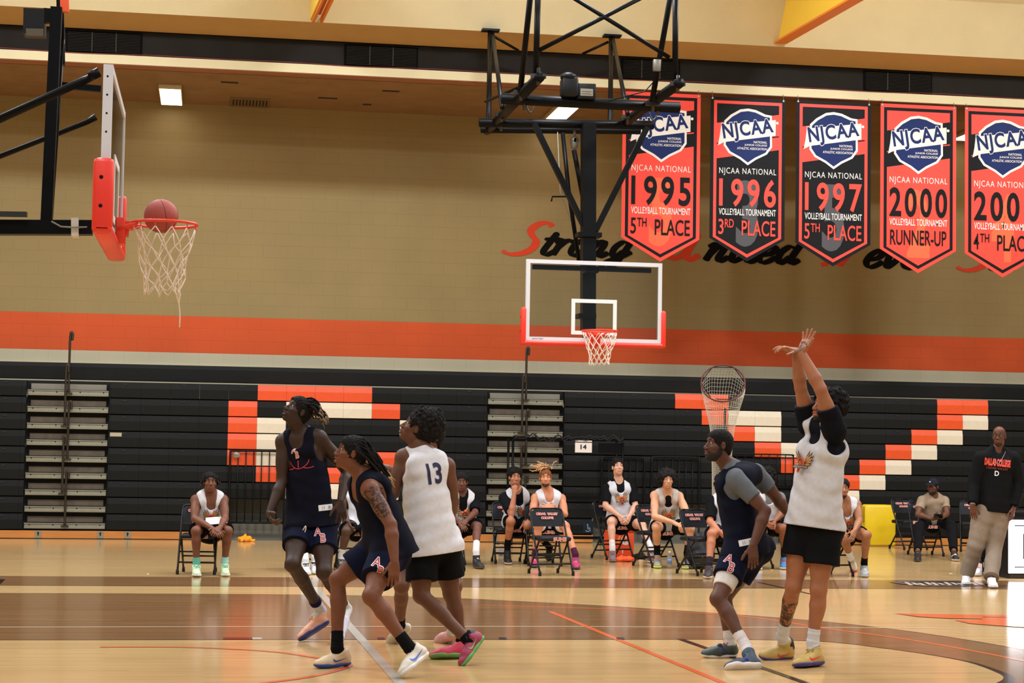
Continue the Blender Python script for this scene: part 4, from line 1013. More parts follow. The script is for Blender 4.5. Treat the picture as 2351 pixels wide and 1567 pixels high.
patC = {0: {0: 1, 1: 1, 10: 1, 11: 1}, 1: {1: 1, 2: 2, 3: 2, 10: 1, 11: 2}, 2: {2: 1, 3: 2, 9: 1, 10: 2}, 3: {3: 1, 4: 2, 8: 1, 9: 2}, 4: {4: 1, 5: 2, 7: 1, 8: 2}, 5: {5: 1, 6: 1, 7: 2}, 6: {6: 2}}
PROF = [(0, 0), (-.012, .004), (-.014, .15), (.006, .243), (.02, .247), (.25, .247), (.25, .225), (.05, .0)]
def seat_row(root, xa, xb, z, ox, pat, y=DB, cut=None):
    edges = [xa, xb] + [ox + i * MODW for i in range(-30, 40) if xa + .02 < ox + i * MODW < xb - .02]; edges = sorted(edges); m = MB()
    for a, b in zip(edges[:-1], edges[1:]):
        i = int(math.floor(((a + b) / 2 - ox) / MODW))
        if cut and cut[0] <= (a + b) / 2 <= cut[1]: continue
        c = pat.get(i, 0); g = .0012
        m.prism([(p[0], p[1]) for p in PROF], (a + g, y, z), (0, 1, 0), (0, 0, 1), (1, 0, 0), b - a - 2 * g, c)
        if (i % 2 == 0) and c == 0: m.box((a + .18, y - .011, z + .2), (a + .24, y, z + .222), 3)
    return m.build('seat_row', [BLK, SOR, SWH, mat('seat_notch', (12, 12, 11), .6)], root)
def bleacher(xa, xb, ox, pat, label, cut=None, plates=()):
    root = empty('bleacher', ((xa + xb) / 2, DB, 0)); tag(root, label, 'bleacher', 'folded bleacher banks'); root.location = (0, 0, 0)
    for r in range(NR):
        if cut and r >= NR - 2:
            seat_row(root, xa, cut[0], rz_(r), ox, pat.get(r, {})); seat_row(root, cut[1], xb, rz_(r), ox, pat.get(r, {}))
        else: seat_row(root, xa, xb, rz_(r), ox, pat.get(r, {}))
    m = MB(); m.prism([(0, 0), (-.01, .004), (-.01, .2), (.01, .262), (.3, .262), (.3, 0)], (xa, DB + .22, rz_(-1) + .02), (0, 1, 0), (0, 0, 1), (1, 0, 0), xb - xa); m.build('top_row', BLK, root)
    for q0, q1 in (((xa, cut[0]), (cut[1], xb)) if cut else ((xa, xb),)):
        m = MB(); m.box((q0, DB - .004, .012), (q1, DB + .03, .128)); m.build('base_board', PLY, root)
    m = MB(); m.box((xa, DB + .05, 0), (xb, DB + .07, rz_(0))) if not cut else [m.box((xa, DB + .05, 0), (cut[0], DB + .07, .7)), m.box((cut[1], DB + .05, 0), (xb, DB + .07, .7)), m.box((xa, DB + .05, rz_(NR - 3)), (xb, DB + .07, rz_(0)))]
    m.build('backing', mat('gap_black', (9, 9, 8), .9), root)
    for x in plates:
        m = MB(); m.box((x - .05, DB - .008, .015), (x + .05, DB - .004, .125)); m.box((x - .012, DB - .0095, .05), (x + .006, DB - .008, .1), 1); m.lathe((x - .003, DB - .008, .093), [(.016, 0), (.016, -.0016)], 12, 1, (0, 1, 0)); m.build('lock_plate', [mat('plate_grey', (140, 132, 112), .5, metal=.3), mat('gap_black', (9, 9, 8), .9)], root)
    if cut:
        x0, x1 = cut; G = mat('recess_grey', (96, 94, 84), .5, metal=.3); m = MB()
        m.box((x0, DB + .5, 0), (x1, DB + .53, .7), 0); m.box((x0, DB, rz_(NR - 3) - .03), (x1, DB + .5, rz_(NR - 3) - .005), 1); m.box((x0 - .02, DB, 0), (x0, DB + .5, .66), 0); m.box((x1, DB, 0), (x1 + .02, DB + .5, .66), 0)
        m.box((x0, DB - .01, .0), (x1, DB + .5, .02), 0); m.box((x0, DB - .02, .0), (x1, DB - .01, .03), 0); m.box((x0, DB + .1, .02), (x1, DB + .12, .26), 0)
        m.build('recess', [G, BLK], root)
    return root
xA, xa1, xa2, xa3 = -2.845, -1.566, 4.448, 5.733
bleacher(X0, xA, XB, {}, 'plain black folded bleacher bank at the left edge')
bB = bleacher(xa1, xa2, XB, patB, 'black folded bleacher bank with an orange and white block letter', cut=(XB, XB + 7 * MODW), plates=(-1.33 + .1, ))
bC = bleacher(xa3, X1, XC, patC, 'black folded bleacher bank with an orange and white chevron', cut=(6.24, XC + 4 * MODW))
m = MB(); a = atY(266, 997, DB - .014); m.box((a[0] - .09, DB - .02, a[2] - .03), (a[0] + .09, DB - .0135, a[2] + .03)); m.build('name_plate', mat('plate_beige', (170, 160, 135), .6), bB)
a = atY(1350, 1211, DB - .018); m = MB(); m.box((a[0] - .085, DB - .022, a[2] - .085), (a[0] + .085, DB - .0165, a[2] + .085), 0)
WS = mat('sign_white', (150, 158, 166), .7); q = lambda r0, r1, a0, a1: ring2d(r0, r1, 14, a0, a1)
for vs, fs in (scaled(q(.034, .044, -2.6, 1.0), 1, 1, -.005, -.02), poly([(-.012, .03), (.0, .03), (.002, -.01), (.03, -.012), (.046, -.05), (.036, -.052), (.022, -.022), (-.01, -.02)]), scaled(disc2d(.012), 1, 1, -.008, .048)):
    m.add([(a[0] + p[0], DB - .0225, a[2] + p[1]) for p in vs], fs, 1)
m.build('wheelchair_sign', [mat('sign_blue', (20, 32, 48), .7, spec=.2), WS], bC)
def aisle(xa, xb, label, rails, plates):
    root = empty('aisle_steps', (0, 0, 0)); tag(root, label, 'steps', 'aisle steps between the bleacher banks')
    for r in range(NR):
        z = rz_(r); m = MB(); m.box((xa + .02, DB + .02, z + .012), (xb - .02, DB + .045, z + .1), 0, bev=.004); m.box((xa + .02, DB - .0, z + .088), (xb - .02, DB + .06, z + .1), 0)
        for x in np.linspace(xa + .1, xb - .1, 4): m.box((x - .009, DB + .017, z + .06), (x + .009, DB + .02, z + .078), 1)
        m.build('step', [ALU, mat('gap_black', (9, 9, 8), .9)], root)
        m = MB(); m.box((xa + .06, DB + .1, z + .11), (xb - .06, DB + .12, z + .2), 0); m.build('riser', RISER if r else mat('step_panel_top', (128, 124, 110), .5, metal=.3), root)
    m = MB(); m.box((xa, DB + .14, 0), (xb, DB + .16, rz_(0) + .25)); m.box((xa, DB - .004, .012), (xb, DB + .03, .128), 1); m.build('backing', [mat('gap_black', (9, 9, 8), .9), PLY], root)
    m = MB(); m.prism([(0, 0), (-.01, .004), (-.01, .2), (.01, .262), (.3, .262), (.3, 0)], (xa, DB + .22, rz_(-1) + .02), (0, 1, 0), (0, 0, 1), (1, 0, 0), xb - xa); m.build('top_row', BLK, root)
    for x in plates:
        m = MB(); m.box((x - .05, DB - .008, .015), (x + .05, DB - .004, .125)); m.box((x - .012, DB - .0095, .05), (x + .006, DB - .008, .1), 1); m.lathe((x - .003, DB - .008, .093), [(.016, 0), (.016, -.0016)], 12, 1, (0, 1, 0)); m.build('lock_plate', [mat('plate_grey', (140, 132, 112), .5, metal=.3), mat('gap_black', (9, 9, 8), .9)], root)
    RL = mat('rail_brown_black', (52, 44, 34), .4, metal=.3)
    for i, (px, y0, y1) in enumerate(rails):
        yy = DB - .03 - .03 * (i % 2); a = atY(px, y0, yy); b = atY(px, y1, yy); X = (a[0] + b[0]) / 2; m = MB()
        m.tube(smooth([(X + .03, yy, a[2] - .13), (X + .035, yy, a[2] - .03), (X + .015, yy, a[2]), (X - .0, yy, a[2] - .04), (X - .005, yy, a[2] - .2), (X - .005, yy, b[2])], 5), .019, 8)
        m.box((X - .06, yy - .02, b[2]), (X + .05, DB + .02, b[2] + .03)); m.build('handrail', RL, root)
aisle(xA, xa1, 'bare aluminium aisle steps at the left end of the bleachers', [(160, 762, 905), (151, 836, 980), (157, 920, 1056), (145, 1000, 1135), (151, 1080, 1210)], (-2.6, -1.65))
aisle(xa2, xa3, 'aluminium aisle steps behind the paper sign reading 14', [(1209, 797, 920), (1200, 860, 995), (1209, 940, 1070), (1197, 1020, 1145), (1206, 1090, 1220)], (4.62,))
# barriers in front of the wheelchair bays
def barrier(xl, xr, yt, yb, label, gap=.12, mid=True, thin=False, dy=.06, sticker=None):
    Y = DB - dy; A = atY(xl, yt, Y); B = atY(xr, yt, Y); C = atY(xl, yb, Y); r = .012 if thin else .017
    root = empty('barrier', (0, 0, 0)); tag(root, label, 'barrier', 'black barriers at the wheelchair bays'); BR = mat('barrier_black', (12, 12, 11), .5, spec=.2)
    zt, zb = A[2], C[2]; m = MB(); m.tube(smooth([(A[0], Y, zb), (A[0], Y, zt - .08), (A[0] + .02, Y, zt - .02), (A[0] + .09, Y, zt), (B[0] - .09, Y, zt), (B[0] - .02, Y, zt - .02), (B[0], Y, zt - .08), (B[0], Y, zb)], 4), r, 8)
    m.tube([(A[0], Y, zb + (.0 if not mid else .05)), (B[0], Y, zb + (.0 if not mid else .05))], r, 8); m.build('frame', BR, root)
    n = max(2, int(round((B[0] - A[0]) / gap)))
    for i in range(1, n):
        x = A[0] + (B[0] - A[0]) * i / n; m = MB(); m.tube([(x, Y, zb + .05), (x, Y, zt - .005)], r * .62, 6); m.build('bar', BR, root)
    for x in (A[0], B[0]):
        m = MB(); m.tube([(x, Y, 0.0), (x, Y, zb + .01)], r, 8); m.build('post', BR, root)
    if sticker:
        s = atY(*sticker, Y - .02); m = MB(); m.lathe(s, [(.05, 0), (.05, .006)], 20, 0, (0, 1, 0)); put_text(m, 'ENT', s, V(1, 0, 0), V(0, 0, 1), .075, .02, .001, V(0, -1, 0), 1, bold=.02); m.build('sticker', [mat('sticker_grey', (150, 145, 130), .6), BLKP], root)
barrier(529, 655, 1034, 1206, 'black barred barrier with a round sticker in front of the block letter', sticker=(543, 1044))
barrier(1382, 1480, 1048, 1200, 'black barred barrier behind the seated man in a black tee looking up'); barrier(1497, 1606, 1048, 1200, 'black barred barrier behind the seated man with loose curly hair')
barrier(1655, 1822, 1041, 1121, 'thin barred black barrier behind the shooter', thin=True, gap=.135)

# ------------------------------------------------------------------ wall lettering (brush script)
GL = {
 'S': (1.35, [[(1.6, 1.72), (1.35, 1.95), (.95, 1.88), (.68, 1.5), (.85, 1.12), (1.12, .8), (1.1, .35), (.75, .02), (.2, -.08), (-.25, .12)]]),
 't': (.62, [[(.5, 1.5), (.22, .5), (.2, .12), (.42, 0), (.75, .3)], [(-.02, 1.02), (.78, 1.08)]]),
 'r': (.72, [[(-.05, .75), (.2, 1.02), (.12, .5), (.02, .0)], [(.1, .45), (.35, .88), (.6, 1.0), (.78, .85)]]),
 'o': (.82, [[(.62, .92), (.35, 1.0), (.1, .65), (.08, .2), (.32, 0), (.6, .3), (.7, .75), (.55, .98), (.9, .85)]]),
 'n': (1.05, [[(-.05, .8), (.2, 1.02), (.12, .5), (.02, 0)], [(.08, .35), (.35, .88), (.6, 1.0), (.66, .75), (.56, .2), (.7, 0), (1.02, .28)]]),
 'g': (.85, [[(.7, .9), (.4, 1.0), (.12, .65), (.1, .2), (.3, 0), (.6, .4)], [(.78, .98), (.62, .2), (.42, -.5), (.1, -.8), (-.2, -.62), (.1, -.25), (.6, .02), (1.0, .38)]]),
 'i': (.5, [[(.1, .98), (.02, .3), (.15, 0), (.48, .25)], [(.2, 1.42), (.24, 1.36)]]),
 'e': (.78, [[(.08, .42), (.5, .55), (.66, .85), (.45, 1.02), (.15, .75), (.05, .3), (.25, 0), (.5, .05), (.82, .35)]]),
 'd': (.95, [[(.7, .9), (.4, 1.0), (.12, .65), (.1, .2), (.3, 0), (.62, .4)], [(1.05, 1.85), (.78, .8), (.68, .2), (.82, 0), (1.08, .25)]]),
 'v': (.85, [[(-.05, .85), (.14, 1.02), (.18, .4), (.26, .02), (.55, .4), (.72, .95), (.95, .88)]]),
 'u': (.95, [[(.12, 1.0), (.04, .3), (.2, 0), (.5, .3), (.68, 1.0)], [(.68, 1.0), (.58, .25), (.7, 0), (.98, .25)]]),
 'U': (1.5, [[(-.1, 1.5), (.15, 1.85), (.32, 1.7), (.15, .8), (.15, .2), (.4, 0), (.85, .45), (1.15, 1.75)], [(1.15, 1.75), (.98, .6), (1.05, .05), (1.3, 0), (1.6, .35)]]),
 'N': (1.45, [[(-.2, .05), (.05, .2), (.25, .9), (.45, 1.8)], [(.45, 1.8), (.6, .9), (.75, .02)], [(.75, .02), (1.0, .9), (1.25, 1.75), (1.6, 1.9)]]),
}
SPREAD = 1.08; XW = 1.36
def script(text, x0, y0, xh, colr, name, label, slope, W):
    base = atY(x0, y0, DW); m = MB(); pen = 0.0; s = xh; lift = 0.0
    for ch in text:
        adv, strokes = GL[ch]
        for st in strokes:
            P = smooth([(p[0] + .3 * p[1], p[1]) for p in st], 7); n = len(P); L = []; R = []
            for i in range(n):
                t = nz(P[min(i + 1, n - 1)] - P[max(i - 1, 0)]); nn = V(-t[1], t[0]); w = W * (.07 + .1 * abs(t @ nz(V(-.55, .85)) * 0 + abs(t[0] * .35 + t[1] * .94))) * (1 if 0 < i < n - 1 else .45)
                L.append(P[i] + nn * w); R.append(P[i] - nn * w)
            vs = []; fs = []
            for a, b in zip(L, R): vs += [a, b]
            lift += .0012
            for i in range(n - 1): fs.append((2 * i, 2 * i + 1, 2 * i + 3, 2 * i + 2))
            m.add([(base[0] + (pen + v[0]) * s * XW, DW - .003 - lift - .00012 * (q // 2), base[2] + v[1] * s - (pen + v[0]) * s * slope) for q, v in enumerate(vs)], fs)
        pen += adv * SPREAD
    o = m.build(name, colr); tag(o, label, 'wall lettering', 'script motto on the wall'); return o
SRED = mat('motto_red', (214, 66, 36), .7, spec=.2); SBLK = mat('motto_black', (18, 17, 15), .8, spec=.05)
script('S', 1163, 580, .275, SRED, 'wall_lettering', 'red brush-script capital S left of the hoop mast, on the tan wall', 0, 1.1)
script('trong', 1236, 584, .262, SBLK, 'wall_lettering', 'black brush-script letters behind the hoop mast, reading trong', 0, 1.0)
script('U', 1528, 594, .26, SRED, 'wall_lettering', 'red brush-script capital below the red 1995 banner', 0, 1.05)
script('nited', 1618, 598, .29, SBLK, 'wall_lettering', 'black brush-script letters below the black 1996 and 1997 banners', 0, 1.0)
script('N', 1893, 610, .26, SRED, 'wall_lettering', 'red brush-script capital below the black 1997 banner', 0, 1.05)
script('ever', 1982, 612, .29, SBLK, 'wall_lettering', 'black brush-script letters below the red 2000 banner', 0, 1.0)
script('S', 2206, 617, .275, SRED, 'wall_lettering', 'red brush-script capital S below the red 2001 banner', 0, 1.1)
script('ur', 2270, 619, .29, SBLK, 'wall_lettering', 'black brush-script letters at the right edge below the red 2001 banner', 0, 1.0)

# ------------------------------------------------------------------ banners
BRED = mat('banner_red', (236, 62, 42), .5, var=.03, vscale=6); BBLK = mat('banner_black', (18, 17, 18), .5, var=.1, vscale=5, spec=.15); BGHO = mat('banner_ghost_orange', (243, 96, 52), .5); BGHG = mat('banner_ghost_grey', (66, 64, 66), .5)
BWHT = mat('banner_white', (228, 222, 214), .6); BBLU = mat('banner_blue', (20, 38, 92), .5, spec=.2); GROM = mat('grommet', (170, 165, 160), .3, metal=.8)
def banner(xl, xr, ytl, red, year, place, ghost, label):
    Y = DF - .05; ym = 390; A = atY(xl, ym, Y); B = atY(xr, ym, Y); w = B[0] - A[0]; T = atY(xl, ytl, Y)
    o = V(A[0] + w / 2, Y, T[2]); ex, ey, ez = V(w, 0, 0), V(0, 0, w), V(0, -1, 0)
    root = empty('banner', o); tag(root, label, 'banner', 'tournament banners'); bs = root.location
    def out(i): return [(-.5 + i, -i), (.5 - i, -i), (.5 - i, -1.83 + i * .35), (0, -2.12 + i * 1.1), (-.5 + i, -1.83 + i * .35)]
    c0, c1 = (0, 1) if red else (1, 0); mats = [BRED, BBLK, BWHT, BBLU, BGHO, BGHG, GROM]
    m = MB(); m.prism(out(0), o, ex, ey, ez, .004, c0); base = MB(); base = m
    base.build('cloth', mats, root, bs)
    bd = MB(); ly = [.0046]
    def flat(mb, pts, mi):
        ly[0] += .0005; pts = list(pts); ar = sum(pts[i][0] * pts[(i + 1) % len(pts)][1] - pts[(i + 1) % len(pts)][0] * pts[i][1] for i in range(len(pts)))
        if ar > 0: pts = pts
        else: pts = pts[::-1]
        mb.add([o + ex * p[0] + ey * p[1] + ez * ly[0] for p in pts], [tuple(range(len(pts)))], mi)
    def meshf(mb, g, mi):
        ly[0] += .0005; mb.add([o + ex * p[0] + ey * p[1] + ez * ly[0] for p in g[0]], g[1], mi)
    flat(bd, out(.045), c1); flat(bd, out(.085), c0); bd.build('border', mats, root, bs)
    st = MB(); flat(st, [(-.415, -.34), (.415, -.2), (.415, -.66), (-.415, -.8)], c1)
    flat(st, [(-.415, -.60), (.0, -.54), (.415, -.48), (.415, -.495), (.0, -.555), (-.415, -.615)], c0); st.build('slanted_band', mats, root, bs)
    gh = MB(); meshf(gh, scaled(text_fit(ghost, .3, .86, bold=.03), 1, 1, 0, -1.5), 4 if red else 5); gh.build('pale_numeral', mats, root, bs)
    sh = MB()
    def shield(f): return [(-.30 * f, -.32), (-.22 * f, -.245 + .01 * (f - 1)), (-.1 * f, -.175 + .1 * (1 - f)), (0, -.16 + .14 * (1 - f)), (.1 * f, -.175 + .1 * (1 - f)), (.22 * f, -.225 + .06 * (1 - f)), (.3 * f, -.235), (.305 * f, -.62), (.24 * f, -.71), (.1 * f, -.78), (0, -.85 + .15 * (1 - f)), (-.1 * f, -.78), (-.24 * f, -.71), (-.305 * f, -.62)]
    flat(sh, [(x * 1.06, -.5 + (y + .5) * 1.07) for x, y in shield(1.0)], 2); flat(sh, [(x * .97, -.5 + (y + .5) * .97) for x, y in shield(1.0)], 3)
    a = math.radians(9); g0 = text_geo('NJCAA', bold=.06, space=1.14); g1 = text_geo('NJCAA', bold=.03, space=1.14); arr = np.array(g1[0]); lo, hi = arr.min(0), arr.max(0); cx_, cy_ = (lo + hi) / 2
    sx, sy = .68 / (hi[0] - lo[0]), .25 / (hi[1] - lo[1])
    def lg(g): return scaled(([((p[0] - cx_) * sx, (p[1] - cy_) * sy * (1.0 - .12 * (p[0] - cx_) * sx)) for p in g[0]], g[1]), 1, 1, 0, -.42, a)
    flat(sh, [(-.40, -.63), (-.31, -.585), (.37, -.475), (.37, -.27), (-.36, -.365), (-.375, -.5)], 2)
    meshf(sh, lg(g0), 2); meshf(sh, lg(g1), 3); meshf(sh, scaled(disc2d(.018), 1, 1, .39, -.31), 2)
    for tx, ww, yy in (('NATIONAL', .18, -.57), ('JUNIOR COLLEGE', .3, -.613), ('ATHLETIC ASSOCIATION', .4, -.657)): meshf(sh, scaled(text_fit(tx, ww, .03, bold=.012), 1, 1, .255 - ww / 2, yy), 2)
    sh.build('shield', mats, root, bs)
    tx = MB(); d = 1 if red else 0
    meshf(tx, scaled(text_fit('NJCAA NATIONAL', .76, .1, bold=.0, space=1.15), 1, 1, 0, -.965), 2)
    meshf(tx, scaled(text_fit(year, .76, .37, bold=.022, space=1.25), 1, 1, 0, -1.235), d)
    meshf(tx, scaled(text_fit('VOLLEYBALL TOURNAMENT', .76, .085, bold=.008), 1, 1, 0, -1.485), 2)
    if place[1]:
        meshf(tx, scaled(text_fit(place[0], .07, .2, bold=.01), 1, 1, -.35, -1.68), d); meshf(tx, scaled(text_fit(place[1], .12, .11, bold=.01), 1, 1, -.24, -1.635), d); meshf(tx, scaled(text_fit('PLACE', .45, .2, bold=.01), 1, 1, .15, -1.69), d)
    else: meshf(tx, scaled(text_fit(place[0], .74, .19, bold=.01), 1, 1, 0, -1.68), d)
    tx.build('lettering', mats, root, bs)
    g = MB()
    for u in (-.475, .475): g.lathe(o + ex * u + ey * -.02 + ez * .004, [(.018, 0), (.018, .004), (.008, .005)], 12, 6, (0, -1, 0))
    g.build('grommet', mats, root, bs)
    for u in (-.475, .475): q = o + ex * u + ey * -.02; h = MB(); h.tube([q + V(0, -.004, -.005), q + V(0, -.006, .02), V(q[0], DF - .022, max(ZC0 + .02, q[2] + .03))], .004, 5); h.build('hanging_loop', GROM, root, bs)
banner(1428, 1607, 209, True, '1995', ('5', 'TH'), '5', 'red banner reading 1995 and 5th place, partly behind the hoop frame')
banner(1630, 1802, 221, False, '1996', ('3', 'RD'), '3', 'black banner reading 1996 and 3rd place')
banner(1827, 1999, 229, False, '1997', ('5', 'TH'), '5', 'black banner reading 1997 and 5th place')
banner(2021, 2195, 237, True, '2000', ('RUNNER-UP', ''), '2', 'red banner reading 2000 and runner-up')
banner(2215, 2388, 246, True, '2001', ('4', 'TH'), '4', 'red banner reading 4th place, cut by the right edge')
# ------------------------------------------------------------------ basketball hoops
STB = mat('steel_black', (8, 8, 9), .42, spec=.12); PADR = mat('pad_red', (232, 52, 34), .4, var=.03, vscale=10, bump=.05, bscale=80); RIMR = mat('rim_red', (226, 56, 26), .4); FRW = mat('frame_white', (206, 204, 206), .4); TGT = mat('target_white', (222, 220, 216), .5); CORD = mat('net_cord', (222, 206, 188), .8)
def glass_mat():
    m = bpy.data.materials.new('backboard_glass'); m.use_nodes = True; nt = m.node_tree; nt.nodes.remove(nt.nodes['Principled BSDF'])
    o = nt.nodes['Material Output']; a = nt.nodes.new('ShaderNodeBsdfTransparent'); a.inputs['Color'].default_value = (.93, .94, .93, 1); g = nt.nodes.new('ShaderNodeBsdfGlossy'); g.inputs['Roughness'].default_value = .03
    fr = nt.nodes.new('ShaderNodeFresnel'); fr.inputs['IOR'].default_value = 1.35; mx = nt.nodes.new('ShaderNodeMixShader')
    nt.links.new(fr.outputs[0], mx.inputs[0]); nt.links.new(a.outputs[0], mx.inputs[1]); nt.links.new(g.outputs[0], mx.inputs[2]); nt.links.new(mx.outputs[0], o.inputs['Surface']); return m
GLASS = glass_mat()
def hoop(root, zr, by, brand=True, loose=False, seed=0):
    """root at the floor under the rim centre, board facing local -Y"""
    z0, z1, hw = zr - .125, zr + .945, .9144
    m = MB(); m.box((-hw + .03, by, z0 + .03), (hw - .03, by + .012, z1 - .03)); gl = m.build('backboard', GLASS, root)
    m = MB(); t = .052
    for lo, hi in (((-hw, z0), (hw, z0 + t)), ((-hw, z1 - t), (hw, z1)), ((-hw, z0 + t), (-hw + t, z1 - t)), ((hw - t, z0 + t), (hw, z1 - t))): m.box((lo[0], by - .008, lo[1]), (hi[0], by + .055, hi[1]))
    if brand: put_text(m, 'porter', V(-hw + .17, by - .009, z0 + .025), V(1, 0, 0), V(0, 0, 1), .15, .022, .001, V(0, -1, 0), 1, bold=.01)
    for z in np.linspace(z0 + .62, z1 - .08, 4): m.box((-hw - .001, by + .02, z - .006), (-hw, by + .032, z + .006), 2)
    m.build('backboard_frame', [FRW, mat('brand_grey', (90, 90, 95), .5), STB], root)
    m = MB(); tz0, tz1 = zr - .03, zr + .44
    for lo, hi in (((-.305, tz0), (.305, tz0 + .05)), ((-.305, tz1 - .05), (.305, tz1)), ((-.305, tz0 + .05), (-.255, tz1 - .05)), ((.255, tz0 + .05), (.305, tz1 - .05))): m.box((lo[0], by - .006, lo[1]), (hi[0], by - .001, hi[1]))
    m.build('target_square', TGT, root)
    m = MB()
    def pad(lo, hi): m.box(lo, hi, 0, bev=.03)
    pad((-hw - .06, by - .035, z0 - .06), (hw + .06, by + .1, z0 + .005)); pad((-hw - .06, by - .035, z0 - .06), (-hw + .008, by + .1, z0 + .44)); pad((hw - .008, by - .035, z0 - .06), (hw + .06, by + .1, z0 + .44))
    for s in (-1, 1):
        for z in (z0 + .12, z0 + .31): m.lathe((s * (hw + .058), by + .045, z), [(.013, 0), (.013, .004)], 10, 1, (s, 0, 0))
    m.build('edge_padding', [PADR, STB], root)
    m = MB(); R = .2286; m.tube([(R * math.cos(a), R * math.sin(a), zr) for a in np.linspace(0, 2 * math.pi, 48, endpoint=False)], .0105, 10, closed=True)
    for i in range(12):
        a = 2 * math.pi * (i + .5) / 12; c, s = math.cos(a), math.sin(a); m.tube([(R * c, R * s, zr - .008), (R * c, R * s, zr - .03), ((R - .012) * c, (R - .012) * s, zr - .034)], .004, 5)
    m.tube([(-.13, R * .8, zr - .012), (-.09, by - .03, zr - .05), (.09, by - .03, zr - .05), (.13, R * .8, zr - .012)], .012, 8)
    m.build('rim', RIMR, root)
    m = MB(); m.box((-.06, R - .01, zr - .05), (.06, by - .03, zr + .008), bev=.006); m.box((-.075, by - .075, zr - .16), (.075, by - .009, zr + .03), bev=.008); m.box((-.05, R + .02, zr - .1), (.05, by - .05, zr - .045), bev=.006); m.lathe((.061, R + .07, zr - .02), [(.012, -.122), (.012, 0.004)], 10, 1, (1, 0, 0)); m.build('rim_bracket', [RIMR, STB], root)
    rg = np.random.default_rng(seed); m = MB(); rows = 7; prof = [(.222, -.034), (.2, -.12), (.172, -.2), (.15, -.27), (.135, -.335), (.128, -.395), (.13, -.45)]
    J = {}
    def node(k, j):
        key = (round(k * 2) % 24, j)
        if key not in J:
            a = 2 * math.pi * (k + .5) / 12; r, z = prof[j]; q = rg.normal(size=3) * (.006 if not loose else .012) * (j > 0); J[key] = V(r * math.cos(a), r * math.sin(a), zr + z * (1.12 if loose else 1)) + q + (V(.02 * j * .3, 0, 0) if loose else 0)
        return J[key]
    for k in range(12):
        for s in (.5, -.5):
            pts = [node(k + s * j, j) for j in range(rows)]
            m.tube(smooth(pts, 2), .0042, 5)
    if loose:
        e = node(8, rows - 1); pts = [e + V(0.0, .02 * 0, -.0)]
        for q in range(3): m.tube(smooth([node(7 + q, rows - 1), e + V(.0 + .01 * q, .01, -.07), e + V(.005 * q, .0, -.15), e + V(.004, .0, -.2 - .02 * q)], 4), .005, 5)
    m.build('net', CORD, root)
    return z0, z1, hw

# hanging backstop, middle of the photo
FX, FY, FZR = 4.9617, 23.39, 3.07
root = empty('basketball_hoop', (FX, FY, 0)); tag(root, 'glass basketball hoop facing the camera, hung from a black steel frame', 'basketball hoop'); hoop(root, FZR, .376, True)
bs = np.array(root.location)
def rod(root, name, pts, r, Ys, bs, mt=STB, seg=8, box=False):
    Ys = Ys if hasattr(Ys, '__len__') else [Ys] * len(pts); P = [atY(p[0], p[1], y) for p, y in zip(pts, Ys)]; m = MB()
    if box: m.beam(P[0], P[1], r[0], r[1])
    else: m.tube(P, r, seg)
    return m.build(name, mt, root, bs)
YM = 24.12
rod(root, 'mast', [(1351, 283), (1350, 762)], (.18, .18), YM, bs, box=True)
for p in ([(1226, 283), (1346, 530)], [(1486, 292), (1367, 530)]): rod(root, 'diagonal_brace', p, (.085, .07), YM - .02, bs, box=True)
m = MB(); a = atY(1351, 540, YM); m.box((a[0] - .16, YM - .12, a[2] - .03), (a[0] + .16, YM + .12, a[2] + .03)); m.build('collar', STB, root, bs)
m = MB(); a = atY(1346, 726, YM); m.box((a[0] - .13, YM - .13, a[2] - .03), (a[0] + .11, YM + .13, a[2] + .03)); m.build('collar', STB, root, bs)
m = MB(); a = atY(1358, 617, FY + .5); m.box((a[0] - .8, FY + .44, a[2] - .03), (a[0] + .8, FY + .52, a[2] + .03)); m.box((a[0] - .09, FY + .44, a[2] - .05), (a[0] + .09, YM, a[2] + .03)); m.box((FX - .06, FY + .42, FZR - .1), (FX + .06, YM + .1, FZR + .05)); m.build('board_mount', STB, root, bs)
rod(root, 'cross_tube', [(1100, 281), (1500, 287)], .062, 24.2, bs); rod(root, 'cross_tube', [(1104, 297), (1470, 300)], .05, 24.75, bs)
rod(root, 'cross_tube', [(1151, 226), (1560, 247)], .07, 22.6, bs)
rod(root, 'depth_tube', [(1118, 300), (1240, 175)], .065, (24.95, 21.15), bs); rod(root, 'depth_tube', [(1430, 285), (1560, 190)], .065, (24.4, 21.15), bs)
YN = 21.25
for p in ([(1221, -40), (1195, 206)], [(1236, -40), (1230, 172)], [(1545, -40), (1497, 232)], [(1551, -40), (1550, 190)]): rod(root, 'hanger_tube', p, .036, (YN, YN + (.9 if p[1][1] > 200 else 0)), bs)
for p in ([(1300, -15), (1537, 132)], [(1498, -18), (1238, 115)]): rod(root, 'cross_brace', p, .026, YN, bs)
for p in ([(1125, 74), (1122, 280)], [(1403, 86), (1401, 292)]): rod(root, 'rear_hanger', p, .036, (27.35, 24.9), bs)
for p in ([(1131, 78), (1153, 247)], [(1407, 88), (1441, 262)]): rod(root, 'rear_hanger', p, .03, (27.35, 22.7), bs)
for p in ([(1135, 84), (1190, 116)], [(1397, 96), (1337, 124)], [(1115, 233), (1215, 190)]): rod(root, 'short_brace', p, .022, (27.3, 27.5) if p[0][1] < 200 else (25.1, 22.3), bs)
for px, py in ((1126, 69), (1405, 82)): rod(root, 'ceiling_plate', [(px - 20, py), (px + 20, py + 2)], (.16, .03), 27.37, bs, box=True)
